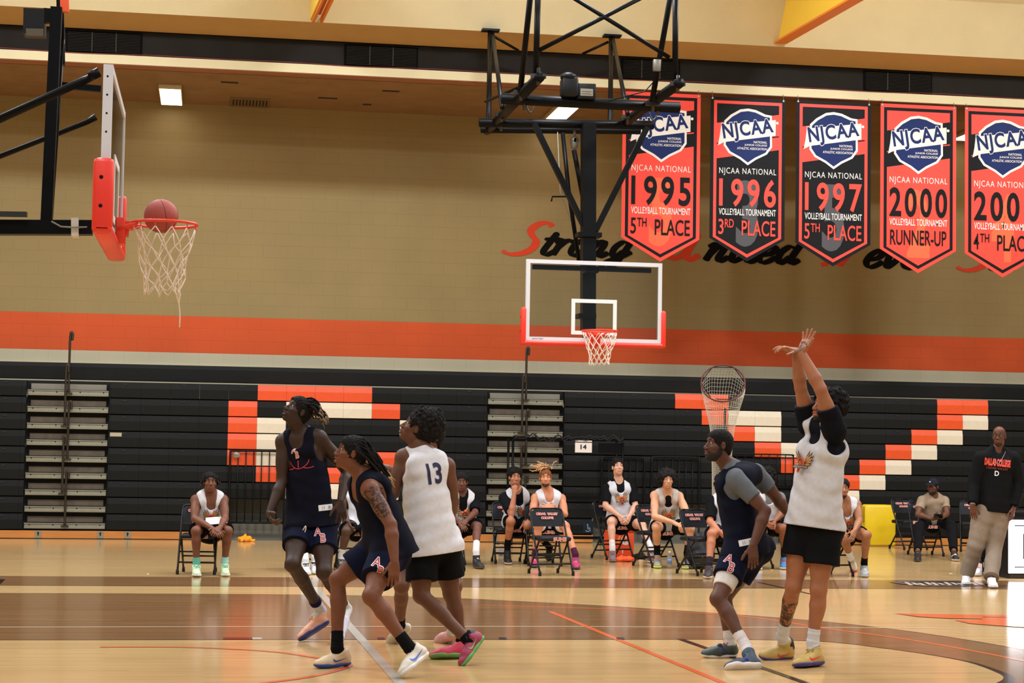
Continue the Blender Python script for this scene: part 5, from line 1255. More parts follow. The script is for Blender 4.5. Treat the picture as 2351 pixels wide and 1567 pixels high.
for x, y, Y in ((1236, 175, 21.2), (1556, 192, 21.2), (1196, 212, 22.2), (1152, 262, 23.7), (1499, 238, 22.3), (1441, 268, 23.7), (1151, 283, 24.2), (1204, 235, 22.6), (1510, 245, 22.6)):
    m = MB(); a = atY(x, y, Y); m.tube([a + V(0, 0, -.1), a + V(0, 0, .1)], .022, 8); m.beam(a + V(-.09, 0, 0), a + V(.09, 0, 0), .05, .05); m.build('clamp', mat('clamp_grey', (64, 62, 58), .35, metal=.7), root, bs)
for x in (1218, 1500):
    m = MB(); a = atY(x, 245 if x < 1300 else 262, YM); m.tube(smooth([a + V(-.03, 0, .1), a + V(-.05, 0, 0), a + V(0, 0, -.08), a + V(.05, 0, 0), a + V(.03, 0, .1)], 4), .012, 6); m.build('chain_link', mat('clamp_grey', (64, 62, 58), .35, metal=.7), root, bs)
m = MB(); a = atY(1307, 222, 22.5); m.box(a + V(-.1, -.1, 0), a + V(.1, .15, .24), 0, bev=.03); m.lathe(a + V(-.02, -.02, .22), [(.1, 0), (.1, .05), (.04, .08)], 14); mo = m.build('winch', mat('winch_black', (20, 21, 22), .45, spec=.25), root, bs)
m = MB(); a = atY(1350, 224, 22.5); m.box(a + V(-.14, -.06, -.02), a + V(.09, .15, .17), 0, bev=.01); m.box(a + V(-.11, -.064, .01), a + V(.05, -.06, .1), 1); m.box(a + V(-.09, -.066, .06), a + V(.03, -.0645, .065), 0); m.box(a + V(-.09, -.066, .03), a + V(.03, -.0645, .035), 0)
m.build('winch_label', [mat('winch_black', (20, 21, 22), .45, spec=.25), mat('label_grey', (158, 156, 140), .6)], mo, bs)
m = MB(); a = atY(1319, 322, 24.3); m.lathe(a + V(0, -.03, 0), [(.03, -.02), (.06, 0), (.06, .05), (.03, .07)], 14, 0, (0, 1, 0)); m.tube([a + V(0, 0, .13), a + V(0, 0, .05)], .018, 8); m.box(a + V(-.05, -.05, -.12), a + V(.05, .05, .06), 0, bev=.035); m.build('pulley', mat('pulley_grey', (130, 126, 116), .35, metal=.6), root, bs)
rod(root, 'rear_brace', [(1292, 305), (1306, 440), (1330, 604)], .03, (24.6, 24.5, 24.4), bs); rod(root, 'rear_brace', [(1318, 345), (1338, 450)], .035, (24.5, 24.4), bs)
rod(root, 'cable', [(1280, 303), (1286, 440), (1322, 535)], .007, 24.7, bs, mat('cable_grey', (120, 116, 100), .5), 5)
rod(root, 'hook', [(1266, 462), (1268, 451), (1300, 451)], .012, 24.6, bs); rod(root, 'cable', [(1395, 232), (1480, 210), (1508, 180)], .008, 22.0, bs, STB, 5)
m = MB(); a = atY(1508, 150, 21.3); m.box(a + V(-.045, -.03, -.07), a + V(.045, .03, .07), bev=.01); m.build('junction_box', mat('pulley_grey', (130, 126, 116), .35, metal=.6), root, bs)

# side-on hoop at the left
NX, NY, NZR = -.354, 13.3, 3.097
root = empty('basketball_hoop', (NX, NY, 0), math.pi / 2); tag(root, 'side-on basketball hoop at the left with a ball dropping into its net', 'basketball hoop'); hoop(root, NZR, .346, False, True, 3)
def lrod(name, pts, r, Ys, mt=STB, seg=8, box=False):
    o = rod(root, name, pts, r, Ys, (0, 0, 0), mt, seg, box); me = o.data; R = np.array([[0, 1], [-1, 0]])
    for v in me.vertices:
        x, y = v.co.x - NX, v.co.y - NY; v.co.x, v.co.y = y, -x
    return o
lrod('mast', [(107, 508), (130, 18)], (.078, .085), NY, box=True); lrod('mast', [(141, 150), (137, -60)], (.05, .05), NY + .12, box=True)
lrod('mast_highlight_tube', [(118, 500), (145, 90)], .012, NY + .1)
lrod('boom', [(-80, 522), (212, 523)], (.12, .1), NY, box=True); lrod('boom', [(-60, 490), (62, 492)], (.08, .03), NY - .1, mat('clamp_grey', (64, 62, 58), .35, metal=.7), box=True)
for pts, Y in (([(-60, 300), (190, 186), (222, 172)], 12.6), ([(-60, 382), (200, 280), (220, 268)], 13.75)): lrod('brace', pts, [.028, .028, .022] if Y < 13 else [.02, .02, .026], Y)
lrod('brace', [(136, 196), (232, 205)], (.05, .045), NY + .3, box=True)
lrod('bolt_bracket', [(205, 176), (228, 165)], .034, 12.6, STB)
lrod('tape', [(165, 523), (182, 523)], (.15, .128), NY - .004, mat('tape_white', (200, 194, 180), .6), box=True)
lrod('cable', [(118, 508), (140, 520), (170, 522), (200, 521)], .006, NY - .09, mat('cable_grey', (120, 116, 100), .5), 5)
lrod('winch', [(56, 53), (104, 55)], (.17, .18), NY + .05, mat('winch_black', (20, 21, 22), .45, spec=.25), box=True); lrod('winch_label', [(60, 74), (100, 75)], (.03, .05), NY - .05, mat('label_brown', (80, 72, 56), .6), box=True); lrod('winch_bracket', [(100, 36), (122, 38)], (.06, .1), NY, box=True)
lrod('strap', [(147, -30), (149, 28)], (.06, .04), NY + .02, mat('strap_orange', (236, 86, 36), .5), box=True)
# the ball in the rim
BALL = mat('ball_leather', (158, 62, 48), .6, bump=.3, bscale=300, var=.05, vscale=10); c = atY(370, 496, NY); root = empty('basketball', c); tag(root, 'red-brown basketball dropping through the rim of the left hoop', 'basketball')
m = MB(); m.lathe((0, 0, 0), [(.121 * math.sin(math.pi * i / 24) + 1e-5, -.121 * math.cos(math.pi * i / 24)) for i in range(25)], 36); m.build('ball', BALL, root); m = MB()
for ax in ((1, .3, .2), (.2, 1, -.4)):
    ax = nz(ax); x = nz(np.cross(ax, (0, 0, 1))); y = np.cross(ax, x); m.tube([.1205 * (x * math.cos(a) + y * math.sin(a)) for a in np.linspace(0, 2 * math.pi, 40, endpoint=False)], .002, 5, closed=True)
m.build('seam', mat('ball_seam', (44, 22, 20), .7), root)

# ------------------------------------------------------------------ folding chairs
CHB = mat('chair_black', (10, 10, 11), .4, spec=.3); CHP = mat('chair_pad', (20, 22, 29), .55, spec=.25, var=.08, vscale=12, bump=.1, bscale=60); CHT = mat('chair_print', (232, 92, 70), .6); CHW = mat('chair_print_white', (225, 215, 208), .6)
def make_chair():
    root = empty('folding_chair', (0, 0, 0)); r = .0125
    for s in (-1, 1):
        m = MB(); m.tube(smooth([(s * .215, -.22, .02), (s * .214, .04, .50), (s * .212, .155, .72), (s * .19, .185, .79), (s * .12, .19, .80)] if s > 0 else [(s * .215, -.22, .02), (s * .214, .04, .50), (s * .212, .155, .72), (s * .19, .185, .79), (s * .12, .19, .80)], 4), r, 8); m.build('front_leg', CHB, root)
        m = MB(); m.tube([(s * .19, .24, .02), (s * .19, -.1, .415)], r, 8); m.build('rear_leg', CHB, root)
        for p in ((s * .215, -.22), (s * .19, .24)): m = MB(); m.lathe((p[0], p[1], 0), [(.019, 0), (.018, .05), (.014, .06)], 10); m.build('foot_cap', mat('rubber_black', (12, 12, 12), .8), root)
    for pts in (((-.213, -.155, .14), (.213, -.155, .14)), ((-.19, .16, .115), (.19, .16, .115)), ((-.19, .09, .2), (.19, .09, .2)), ((-.214, -.09, .26), (.214, -.09, .26)), ((-.12, .19, .80), (.12, .19, .80))):
        m = MB(); m.tube(pts, r * .8, 8); m.build('crossbar', CHB, root)
    m = MB(); m.box((-.2, -.2, .415), (.2, .19, .47), 0, bev=.022); st = m.build('seat', CHP, root)
    m = MB(); put_text(m, 'SUNS', V(.045, -.201, .442), V(1, 0, 0), V(0, 0, 1), .17, .046, .0008, V(0, -1, 0), 1, bold=.08); put_text(m, 'SUNS', V(.045, -.201, .442), V(1, 0, 0), V(0, 0, 1), .16, .036, .0016, V(0, -1, 0), 0, bold=.03); m.build('lettering', [CHT, CHW], st)
    m = MB(); n = 9; vs = []; fs = []
    for i in range(n + 1):
        x = -.205 + .41 * i / n; yb = .02 * (1 - (x / .205) ** 2)
        for (y, z) in ((.10, .585), (.155, .79), (.178, .785), (.125, .58)): vs.append((x, y + yb + (.0 if abs(x) < .2 else .004), z - (0.03 if i in (0, n) and z > .7 else 0)))
    for i in range(n):
        for k in range(4): a, b = i * 4 + k, i * 4 + (k + 1) % 4; fs.append((a, b, b + 4, a + 4))
    fs += [(3, 2, 1, 0), tuple(n * 4 + k for k in range(4))]; m.add(vs, fs, 0, False); bk = m.build('backrest', CHP, root)
    m = MB(); ayv = nz((0, .055, .205)); azv = nz(np.cross(V(1, 0, 0), ayv)); azv = azv if azv[1] < 0 else -azv
    for t, w, dz in (('CEDAR  VALLEY', .29, .035), ('COLLEGE', .165, -.015)):
        for bb, mi, of in ((.08, 1, .004), (.025, 0, .0048)): put_text(m, t, V(0, .142, .70) + ayv * dz, V(1, 0, 0), ayv, w, .034 if mi else .03, of, azv, mi, bold=bb)
    m.build('lettering', [CHT, CHW], bk)
    return root
chair0 = make_chair(); used = [False]; CH = {}
def chair(key, fl, deg, label, side='l'):
    c = chair0 if not used[0] else copy_tree(chair0); used[0] = True; th = math.radians(deg)
    p = atZ(fl[0], fl[1], 0); l = V(-.215 if side == 'l' else .215, -.22); R = np.array([[math.cos(th), -math.sin(th)], [math.sin(th), math.cos(th)]]); q = p[:2] - R @ l
    c.location = (q[0], q[1], 0); c.rotation_euler = (0, 0, th); tag(c, label, 'chair', 'black folding chairs along the bench'); CH[key] = np.array([q[0], q[1], 0]); return c
chair('1', (407, 1318), -5, 'black folding chair under the lone seated player at the far left')
chair('2', (664, 1310), 6, 'black folding chair hidden behind the leaping dreadlocked player in navy')
chair('2b', (775, 1308), 3, 'black folding chair hidden behind the crouching player in navy')
chair('3', (1067, 1297), 4, 'black folding chair just right of the player numbered 13', 'r')
chair('4', (1211, 1294), 0, 'black folding chair under the player resting his chin on his fist', 'r')
chair('5', (1214, 1299), 0, 'black folding chair under the player with blond upright dreadlocks')
chair('6', (1239.6, 1321.7), 10, 'empty black folding chair with orange lettering in front of the blond player')
chair('7', (1393, 1285), 18, 'black folding chair under the player in a black tee looking up')
chair('8', (1498, 1303), 23, 'black folding chair under the player with loose curly hair')
chair('9', (1601.7, 1321.7), 22, 'black folding chair over a black backpack, behind the bearded player')
chair('10', (1712, 1306), 18, 'black folding chair between the bearded player and the shooter')
chair('11', (1958, 1323), 14, 'black folding chair just right of the shooter', 'r')
chair('12', (2076, 1262), 12, 'empty black folding chair beside the yellow pad')
chair('13', (2166, 1277), -4, 'black folding chair under the man in a dark cap', 'r')
chair('14', (2206, 1266), -20, 'black folding chair left of the standing coach, near the scoring table')

# ------------------------------------------------------------------ things around the bench
def floor_at(x, y): return atZ(x, y, 0)
# rolling rack with a paper sign
Y = DB - .75; A = atY(1178, 1006, Y); B = atY(1430, 1006, Y); z0 = .06; root = empty('rolling_rack', (A[0], Y, 0)); tag(root, 'black steel rack with a paper sign reading 14, in front of the aisle steps', 'rack'); bs = root.location
for x in (A[0], B[0]):
    for yy in (Y, Y + .45): m = MB(); m.tube([(x, yy, .07), (x, yy, A[2])], .02, 8); m.build('post', STB, root, bs); m = MB(); m.lathe((x, yy, .04), [(.04, -.015), (.04, .015)], 12, 0, (1, 0, 0)); m.build('wheel', mat('rubber_black', (12, 12, 12), .8), root, bs)
for z in (A[2], atY(1300, 1141, Y)[2], atY(1300, 1233, Y)[2]):
    m = MB(); m.box((A[0], Y - .02, z - .025), (B[0], Y + .02, z + .02)); m.build('rail', STB, root, bs)
rg = np.random.default_rng(4); pts = [(A[0] + (B[0] - A[0]) * i / 40, Y - .02 + .01 * rg.normal(), A[2] + .035 + .022 * rg.normal()) for i in range(41)]
m = MB(); m.tube(smooth(pts, 3), .012, 6); m.tube(smooth([(p[0] + .01, p[1] - .02, p[2] - .03 - .01 * rg.random()) for p in pts], 2), .008, 5); m.build('bunched_netting', mat('netting_black', (22, 22, 22), .8), root, bs)
m = MB(); m.box((B[0] - .02, Y - .02, atY(1430, 1040, Y)[2]), (B[0] - .4, Y - .0, A[2] - .05)); m.build('panel', STB, root, bs)
s0, s1 = atY(1320, 1038, Y - .03), atY(1359, 1016, Y - .03); sg = MB(); sg.box((s0[0], Y - .034, s0[2]), (s1[0], Y - .03, s1[2])); put_text(sg, '14', ((s0 + s1) / 2 + V(0, -.006, .012)), V(1, 0, 0), V(0, 0, 1), .10, .075, .001, V(0, -1, 0), 1, bold=.03); sg.box((s0[0], Y - .034, s1[2] + .015), (s1[0], Y - .03, s1[2] + .035)); o = sg.build('paper_sign', [mat('paper_white', (222, 210, 200), .7), BLKP], root, bs)
# ball-return net on a hoop
NYN = 25.0; c = atY(1660, 879, NYN); root = empty('return_net', (c[0], NYN, 0)); tag(root, 'tall tapering white net hung from a dark red hoop, behind the bearded player', 'net'); bs = np.array(root.location)
hd = CAM_O - c; hd[2] = 0; nrm = nz(nz(hd) * .66 + V(0, 0, .75)); ux = nz(np.cross(V(0, 0, 1), hd)); ux = ux if ux[0] > 0 else -ux; uy = nz(np.cross(nrm, ux)); uy = uy if uy[2] > 0 else -uy; ux = nz(np.cross(uy, nrm)); RR = .305
rim = [c + RR * (ux * math.cos(a) + uy * math.sin(a) * 1.32) for a in np.linspace(0, 2 * math.pi, 40, endpoint=False)]
m = MB(); m.tube(rim, .012, 8, closed=True); m.build('hoop', mat('hoop_dark_red', (84, 34, 28), .5), root, bs)
NC = 44; NRW = 70; W_ = {}
for j in range(NRW + 1):
    t = j / NRW; zc = lerp(c, V(c[0] - .02, NYN, .35), t)
    rad = RR * (1 - t) if False else (.30 * math.exp(-t * 9) + .155 - .045 * t)
    for k in range(NC):
        a = 2 * math.pi * k / NC; p1 = c + rad * (ux * math.cos(a) + uy * math.sin(a) * 1.32) if j == 0 else None
        f = min(1, t * 6); ring = V(zc[0] + rad * math.cos(a), NYN + rad * math.sin(a), c[2] - .12 - t * (c[2] - .5))
        base = c + (RR - .01) * (ux * math.cos(a) + uy * math.sin(a) * 1.32) - V(0, 0, .04 * abs(math.sin(a * 3)))
        W_[j, k] = lerp(base, ring, f)
m = MB()
for k in range(NC): m.tube([W_[j, k] for j in range(NRW + 1)], .0022, 3, cap=False)
for j in range(1, NRW + 1): m.tube([W_[j, k] for k in range(NC)], .0022, 3, closed=True)
m.build('net', mat('net_white', (205, 196, 172), .8), root, bs)
m = MB(); m.tube([(c[0] + .06, NYN + .1, 0), (c[0] + .06, NYN + .1, c[2] - .35)], .016, 8); m.build('pole', STB, root, bs); m = MB(); m.lathe((c[0] + .06, NYN + .1, 0), [(.3, 0), (.3, .02), (.02, .04)], 20); m.build('base', STB, root, bs)
m = MB()
for i in range(6):
    a0, a1 = 2 * math.pi * i / 6, 2 * math.pi * (i + 1) / 6; q = lambda a, r: c + r * (ux * math.cos(a) + uy * math.sin(a) * 1.32); m.tube(smooth([q(a0, RR), q((a0 + a1) / 2, RR * .88), q(a1, RR)], 4), .006, 5)
m.build('lacing', STB, root, bs)
# yellow pad
Y = DB - .3; a = atY(1986, 1249, Y); b = atY(2058, 1250, Y); x0, x1 = a[0], b[0]; zt = atY(2020, 1158, Y)[2]; root = empty('floor_pad', ((x0 + x1) / 2, Y, 0)); tag(root, 'upright folded yellow vinyl pad against the bleachers, right of the shooter', 'pad'); YP = mat('pad_yellow', (226, 190, 24), .4, var=.06, vscale=5, bump=.5, bscale=7)
for i, y in enumerate((0, .11)): m = MB(); m.box((-(x1 - x0) / 2, y, 0.0), ((x1 - x0) / 2 - (.08 if i else 0), y + .10, zt - .0), 0, bev=.04); m.build('panel', YP, root)
m = MB(); m.box((-(x1 - x0) / 2 - .0, .02, zt - .3), (-(x1 - x0) / 2 + .03, .16, zt - .02), bev=.01); m.build('flap', YP, root)
# scorer's table with lit front
p = floor_at(2316, 1328); X_, Y = p[0], p[1]; zt = atY(2316, 1174, Y)[2]; root = empty('scoring_table', (X_, Y, 0)); tag(root, 'black scoring table with a lit white front panel at the right edge', 'table'); TB = mat('table_black', (15, 14, 14), .6, spec=.15)
m = MB(); m.box((0, .012, .06), (2.4, .75, zt - .03)); m.build('body', TB, root); m = MB(); m.box((-.02, -.0, zt - .03), (2.42, .77, zt), bev=.008); m.build('top', TB, root); m = MB(); m.box((.03, .03, 0), (2.35, .72, .06)); m.build('plinth', mat('plinth_dark', (34, 30, 26), .7), root)
z0, z1 = atY(2330, 1315, Y)[2], atY(2330, 1193, Y)[2]; m = MB(); m.box((.0, -.012, z0), (2.38, .012, z1), 0); LED = mat('screen_glow', (250, 250, 255), .4, emit=6.0)
pn = m.build('screen', LED, root); zz0, zz1 = atY(2340, 1301, Y)[2], atY(2340, 1206, Y)[2]; m = MB(); m.box((.07, -.0135, zz0 - .007), (2.3, -.0122, zz0 + .007)); m.box((.07, -.0135, zz1 - .007), (2.3, -.0122, zz1 + .007)); zc = (zz0 + zz1) / 2; m.box((.185, -.0135, zc - .16), (.235, -.0122, zc + .16)); m.build('screen_line', mat('screen_navy', (30, 28, 50), .4), pn)
root = empty('paper_cup', (X_ + .16, Y + .3, zt)); tag(root, 'beige drinking cup standing on the scoring table', 'cup'); m = MB(); m.lathe((0, 0, 0), [(.03, 0), (.042, .12), (.044, .125), (.04, .12)], 18); m.build('cup', mat('cup_beige', (196, 182, 150), .6), root)
# cooler, jacket, bags, bottles, cup
p = floor_at(1435, 1282); root = empty('drink_cooler', (p[0] + .02, p[1] + .5, 0)); tag(root, 'orange drinks cooler box behind the chair of the seated man looking up', 'cooler'); CO = mat('cooler_orange', (240, 78, 30), .45); m = MB(); m.box((-.19, -.16, 0), (.19, .16, .36), 0, bev=.025); bd = m.build('body', CO, root); m = MB(); m.box((-.2, -.17, .355), (.2, .17, .43), 0, bev=.02); m.build('lid', CO, root); m = MB()
put_text(m, 'G', V(.05, -.161, .24), V(1, 0, 0), V(0, 0, 1), .11, .13, .001, V(0, -1, 0), 0, bold=.06); put_text(m, 'T', V(0.02, -.161, .08), V(1, 0, 0), V(0, 0, 1), .04, .05, .001, V(0, -1, 0), 0, bold=.04); m.prism([(-.08, .2), (-.03, .31), (-.01, .31), (-.03, .24), (.0, .24), (-.06, .16), (-.04, .21)], (0, -.161, 0), (1, 0, 0), (0, 0, 1), (0, -1, 0), .001, 1); m.build('logo', [WHITE, mat('bolt_yellow', (250, 170, 90), .5)], bd)
def heap(name, c, sx, sy, sz, n, mt, label, cat, seed=1, group=None, mt2=None):
    rg = np.random.default_rng(seed); ops = [('+', EL(c + V(0, 0, sz * .3), ((1, 0, 0), (0, 1, 0), (0, 0, 1)), (sx * .8, sy * .8, sz * .4)), 0)]
    for i in range(n):
        a = rg.uniform(0, 6.28); r = rg.uniform(0, .8); p = c + V(math.cos(a) * sx * r, math.sin(a) * sy * r, rg.uniform(.1, .75) * sz * (1 - .5 * r)); d = nz(rg.normal(size=3)) * sx * .35; d[2] *= .3
        ops.append(('+', RC(p - d, p + d, sz * .16, sz * .1), .012))
    ops += [('~', lumps(60, .012, seed), 0), ('&', PL(c + V(0, 0, .001), (0, 0, -1)), 0)]
    o = solid(name, [(ops, .007)], mt, None, c); o.location = c; tag(o, label, cat, group); return o
heap('jacket', floor_at(1436, 1290) + V(0, .1, 0), .16, .1, .1, 16, mat('jacket_orange', (238, 88, 34), .8), 'crumpled orange jacket on the floor below the orange cooler', 'jacket', 2)
heap('garment', floor_at(1472, 1284) + V(0, .05, 0), .12, .09, .12, 14, mat('jacket_black', (20, 19, 22), .85), 'crumpled black garment on the floor beside the orange jacket', 'jacket', 8)
heap('cloth_bundle', floor_at(563, 1243) + V(0, .05, 0), .13, .1, .13, 18, mat('cloth_amber', (246, 158, 24), .8), 'crumpled amber cloth on the floor by the left barred barrier', 'cloth', 5)
c = floor_at(1605, 1306) + V(.05, .12, 0); root = empty('backpack', c); tag(root, 'black backpack on the floor under the chair of the seated player in black sleeves', 'backpack')
solid('bag', [([('+', EL(c + V(0, 0, .22), ((1, 0, 0), (0, 1, 0), (0, 0, 1)), (.2, .12, .25)), 0), ('+', EL(c + V(0, -.1, .14), ((1, 0, 0), (0, 1, 0), (0, 0, 1)), (.15, .07, .12)), .03), ('~', lumps(50, .008, 3), 0), ('&', PL(c, (0, 0, -1)), 0)], .009)], mat('bag_black', (19, 19, 20), .7), root, c)
m = MB(); m.tube(smooth([c + V(-.14, -.12, .3), c + V(-.24, -.14, .12), c + V(-.18, -.16, .02), c + V(-.12, -.12, .04)], 4), .014, 6); m.build('strap', mat('bag_black', (19, 19, 20), .7), root, c)
m = MB(); v = poly(SWOOSH); m.add([c + V(p[0] * .05 + .03, -.172, .16 + p[1] * .03) for p in v[0]], [v[1][0][::-1]]); m.build('logo', WHITE, root, c)
BOT = mat('bottle_clear', (205, 205, 200), .12, trans=.75, ior=1.2, alpha=.75)
def bottle(px, py, label):
    c = floor_at(px, py); root = empty('water_bottle', c); tag(root, label, 'bottle', 'clear water bottles by the bench'); m = MB(); m.lathe((0, 0, 0), [(.028, 0), (.033, .01), (.033, .05), (.03, .055), (.033, .06), (.033, .15), (.014, .195), (.014, .21)], 16); m.build('bottle', BOT, root)
    m = MB(); m.lathe((0, 0, 0), [(.016, .2), (.016, .222)], 12); m.build('cap', mat('cap_white', (215, 215, 215), .5), root); m = MB(); m.lathe((0, 0, 0), [(.0338, .075), (.0338, .125)], 16); m.build('bottle_label', mat('label_blue', (110, 140, 200), .5), root)
bottle(1150, 1286, 'clear water bottle on the floor left of the player resting his chin'); bottle(1058, 1301, 'clear water bottle on the floor right of the player numbered 13'); bottle(1537, 1304, 'clear water bottle on the floor between the curly-haired player\'s shoes')
c = floor_at(1472, 1301); root = empty('paper_cup', c); tag(root, 'white paper cup on the floor beside the black garment', 'cup'); m = MB(); m.lathe((0, 0, 0), [(.024, 0), (.036, .092), (.038, .095), (.034, .09)], 16); m.build('cup', mat('cup_white', (225, 205, 175), .6), root)
def scrap(px, py, sx, sy, rgb, label, seed):
    c = floor_at(px, py); rg = np.random.default_rng(seed); m = MB(); pts = [(math.cos(a) * sx * rg.uniform(.6, 1), math.sin(a) * sy * rg.uniform(.6, 1)) for a in np.linspace(0, 6.28, 8)[:-1]]; m.prism(pts, (0, 0, 0.0012), (1, 0, 0), (0, 1, 0), (0, 0, 1), .004); o = m.build('litter', mat('litter_%d_%d_%d' % rgb, rgb, .7)); o.location = c; tag(o, label, 'litter')
scrap(1265, 1301, .07, .05, (70, 58, 30), 'dark scrap of litter on the floor under the empty chair', 1); scrap(1772, 1308, .035, .05, (206, 170, 60), 'small yellow scrap on the floor left of the shooter', 2)
scrap(340, 1317, .018, .02, (225, 215, 195), 'tiny white scrap on the floor left of the lone seated player', 3); scrap(2183, 1316, .025, .03, (225, 210, 190), 'tiny white scrap on the floor left of the standing coach', 4)
# ------------------------------------------------------------------ the people
WHT = (206, 203, 206); NAV = (17, 18, 30); NAVS = (18, 21, 42); BK = (15, 15, 17)
GREYS = (92, 96, 100)
def shoes(a, b=None, **kw):
    d = {}
    for s, q in (('L', a), ('R', b or a)): d['shoe_' + s] = dict(q)
    return d
# --- players on the court
person('tall dark-skinned player with short dreadlocks in navy, running and looking up left', 14.70, dict(
    pel=(712, 1172, 0), neck=(694, 992, 0), head=(684, 945, -.05), hup=(.35, .1, 1), shL=(733, 1003, -.08), shR=(650, 1012, .02), elL=(797, 1082, .05), wrL=(782, 1150, -.16), elR=(648, 1105, -.02), wrR=(618, 1178, -.14),
    hipL=(741, 1195, -.03), hipR=(690, 1195, .0), knL=(744, 1312, 'n'), anL=(796, 1398, .12), knR=(672, 1295, 'n'), anR=(737, 1402, .1), toeL=(766, 1481, 'g'), heelL=(803, 1402, -.05), toeR=(690, 1472, 'g'), heelR=(756, 1432, .06)),
    (58, 40, 30), (-.55, -.8, .0), (-.82, -.38, .52), ('locs', (22, 17, 15), dict(tip=(128, 104, 76), n=46, len=.19, dir=(.8, .2, .2), pull=(.15, 0, -.4), ang=(-2.7, 2.7), el=(.25, 1.3), r=.007, wob=.2)), k=1.03, jaw=.92, mouth=.004,
    wear=dict(tank=dict(rgb=NAV, hem=.12, neck=.75, arm=1.25), mark=dict(kind='ball', at=(.68, .02, .0), size=.085), mark_tag=dict(kind='tag', at=(.03, .17, .05), size=.055), drawstring={}, patch=dict(pos=(.64, .112, .0), r=(.045, .06, .055)), shorts=dict(rgb=NAVS, t=.58, logo=('L', .28, .12)), sock_L=dict(rgb=(214, 214, 212), top=.16), sock_R=dict(rgb=(200, 200, 205), top=.24, band=(28, 26, 70)),
        shoe_L=dict(rgb=(232, 170, 160), sole=(210, 205, 220), lace=(230, 200, 190), collar=(190, 215, 205)), shoe_R=dict(rgb=(226, 164, 128), sole=(44, 54, 130), lace=(222, 150, 120), collar=(190, 215, 205))),
    hands=dict(L=dict(d=(.1, -.25, -1), n=(-.2, .9, 0), t=(-1, -.2, 0), sp=.16), R=dict(d=(.25, -.6, -.55), n=(.9, -.2, .3), t=(-.3, -.4, .8), c=(.7, .8, .9, 1.0))))
p1 = bpy.context.scene.objects['person']
person('crouching player in navy with tied-back dreadlocks and a tattooed shoulder, middle of the court', 12.95, dict(
    pel=(893, 1240, 0), neck=(838, 1092, 0), head=(808, 1040, -.02), hup=(-.15, 0, 1), shL=(850, 1122, -.17), shR=(816, 1112, .18), elL=(897, 1203, -.32), wrL=(906, 1290, -.41), elR=(848, 1190, .28), wrR=(838, 1238, .22), hipL=(893, 1258, -.09), hipR=(878, 1255, .1),
    knL=(853, 1368, 'n'), anL=(940, 1486, -.48), knR=(776, 1330, .15), anR=(774, 1488, .06), toeL=(918, 1558, 'g'), heelL=(990, 1500, -.42), toeR=(711, 1534, 'g'), heelR=(813, 1526, 'g')),
    (112, 68, 46), (-.9, -.3, -.1), (-.95, -.02, .22), ('locs', (20, 17, 16), dict(tip=(160, 128, 84), gather=(-.17, -.03), n=60, len=.34, tipf=.3, pull=(.3, 0, -.55), r=.007, ang=(-2.2, 2.2), el=(.0, 1.3))), k=1.02, mouth=.006,
    wear=dict(tank=dict(rgb=NAV, hem=.13, arm=1.2, flare=1.03), shorts=dict(rgb=NAVS, t=.66, logo=('L', .42, .13), r0=.115, r1=.118), sock_L=dict(rgb=BK, top=.26), sock_R=dict(rgb=BK, top=.26),
        shoe_L=dict(rgb=(214, 206, 190), sole=(228, 226, 224), lace=(205, 160, 145), swoosh=(66, 100, 205), sw=.075), shoe_R=dict(rgb=(206, 182, 148), sole=(44, 66, 142), lace=(214, 200, 178), swoosh=(56, 84, 150))),
    hands=dict(L=dict(d=(-.05, -.1, -1), n=(.1, 1, 0), t=(-1, 0, -.1), c=(.3, .35, .4, .5), sp=.08), R={}), ink=[('shL', 'elL', .05, .85, .09)])
person('player with a black afro in a white jersey numbered 13, back to the camera', 13.42, dict(
    pel=(988, 1222, 0), neck=(968, 1030, 0), head=(957, 984, .02), hup=(.3, -.05, 1), shL=(926, 1048, .05), shR=(1026, 1068, .04), elL=(903, 1132, .02), wrL=(868, 1082, .2), elR=(1041, 1152, .1), wrR=(1022, 1215, .2), hipL=(968, 1250, -.02), hipR=(1020, 1252, .06),
    knL=(968, 1366, -.1), anL=(1080, 1474, -.27), knR=(1036, 1362, .1), anR=(1062, 1478, .12), toeL=(1069, 1526, 'g'), heelL=(1108, 1472, -.24), toeR=(992, 1512, 'g'), heelR=(1070, 1510, 'g')),
    (100, 64, 46), (-.42, .9, .08), (-.88, .12, .44), ('afro', (24, 20, 18), dict(R=(.114, .122, .126), off=(-.05, .065), n=460, cr=.015)), k=1.02, jaw=1.0,
    wear=dict(tank=dict(rgb=(214, 212, 216), hem=.15, number=(.70, -.01, .155, '13', -1), arm=1.0, flare=1.08, neck=.5), shorts=dict(rgb=BK, t=(.72, .66), r0=.12, r1=.112), sock_L=dict(rgb=BK, top=.14), sock_R=dict(rgb=BK, top=.14),
        shoe_L=dict(rgb=(150, 44, 74), sole=(92, 158, 84), lace=(40, 30, 40), swoosh=(140, 150, 70), collar=(62, 52, 66)), shoe_R=dict(rgb=(196, 40, 76), sole=(104, 150, 76), lace=(200, 130, 110))), hands=dict(R={}))
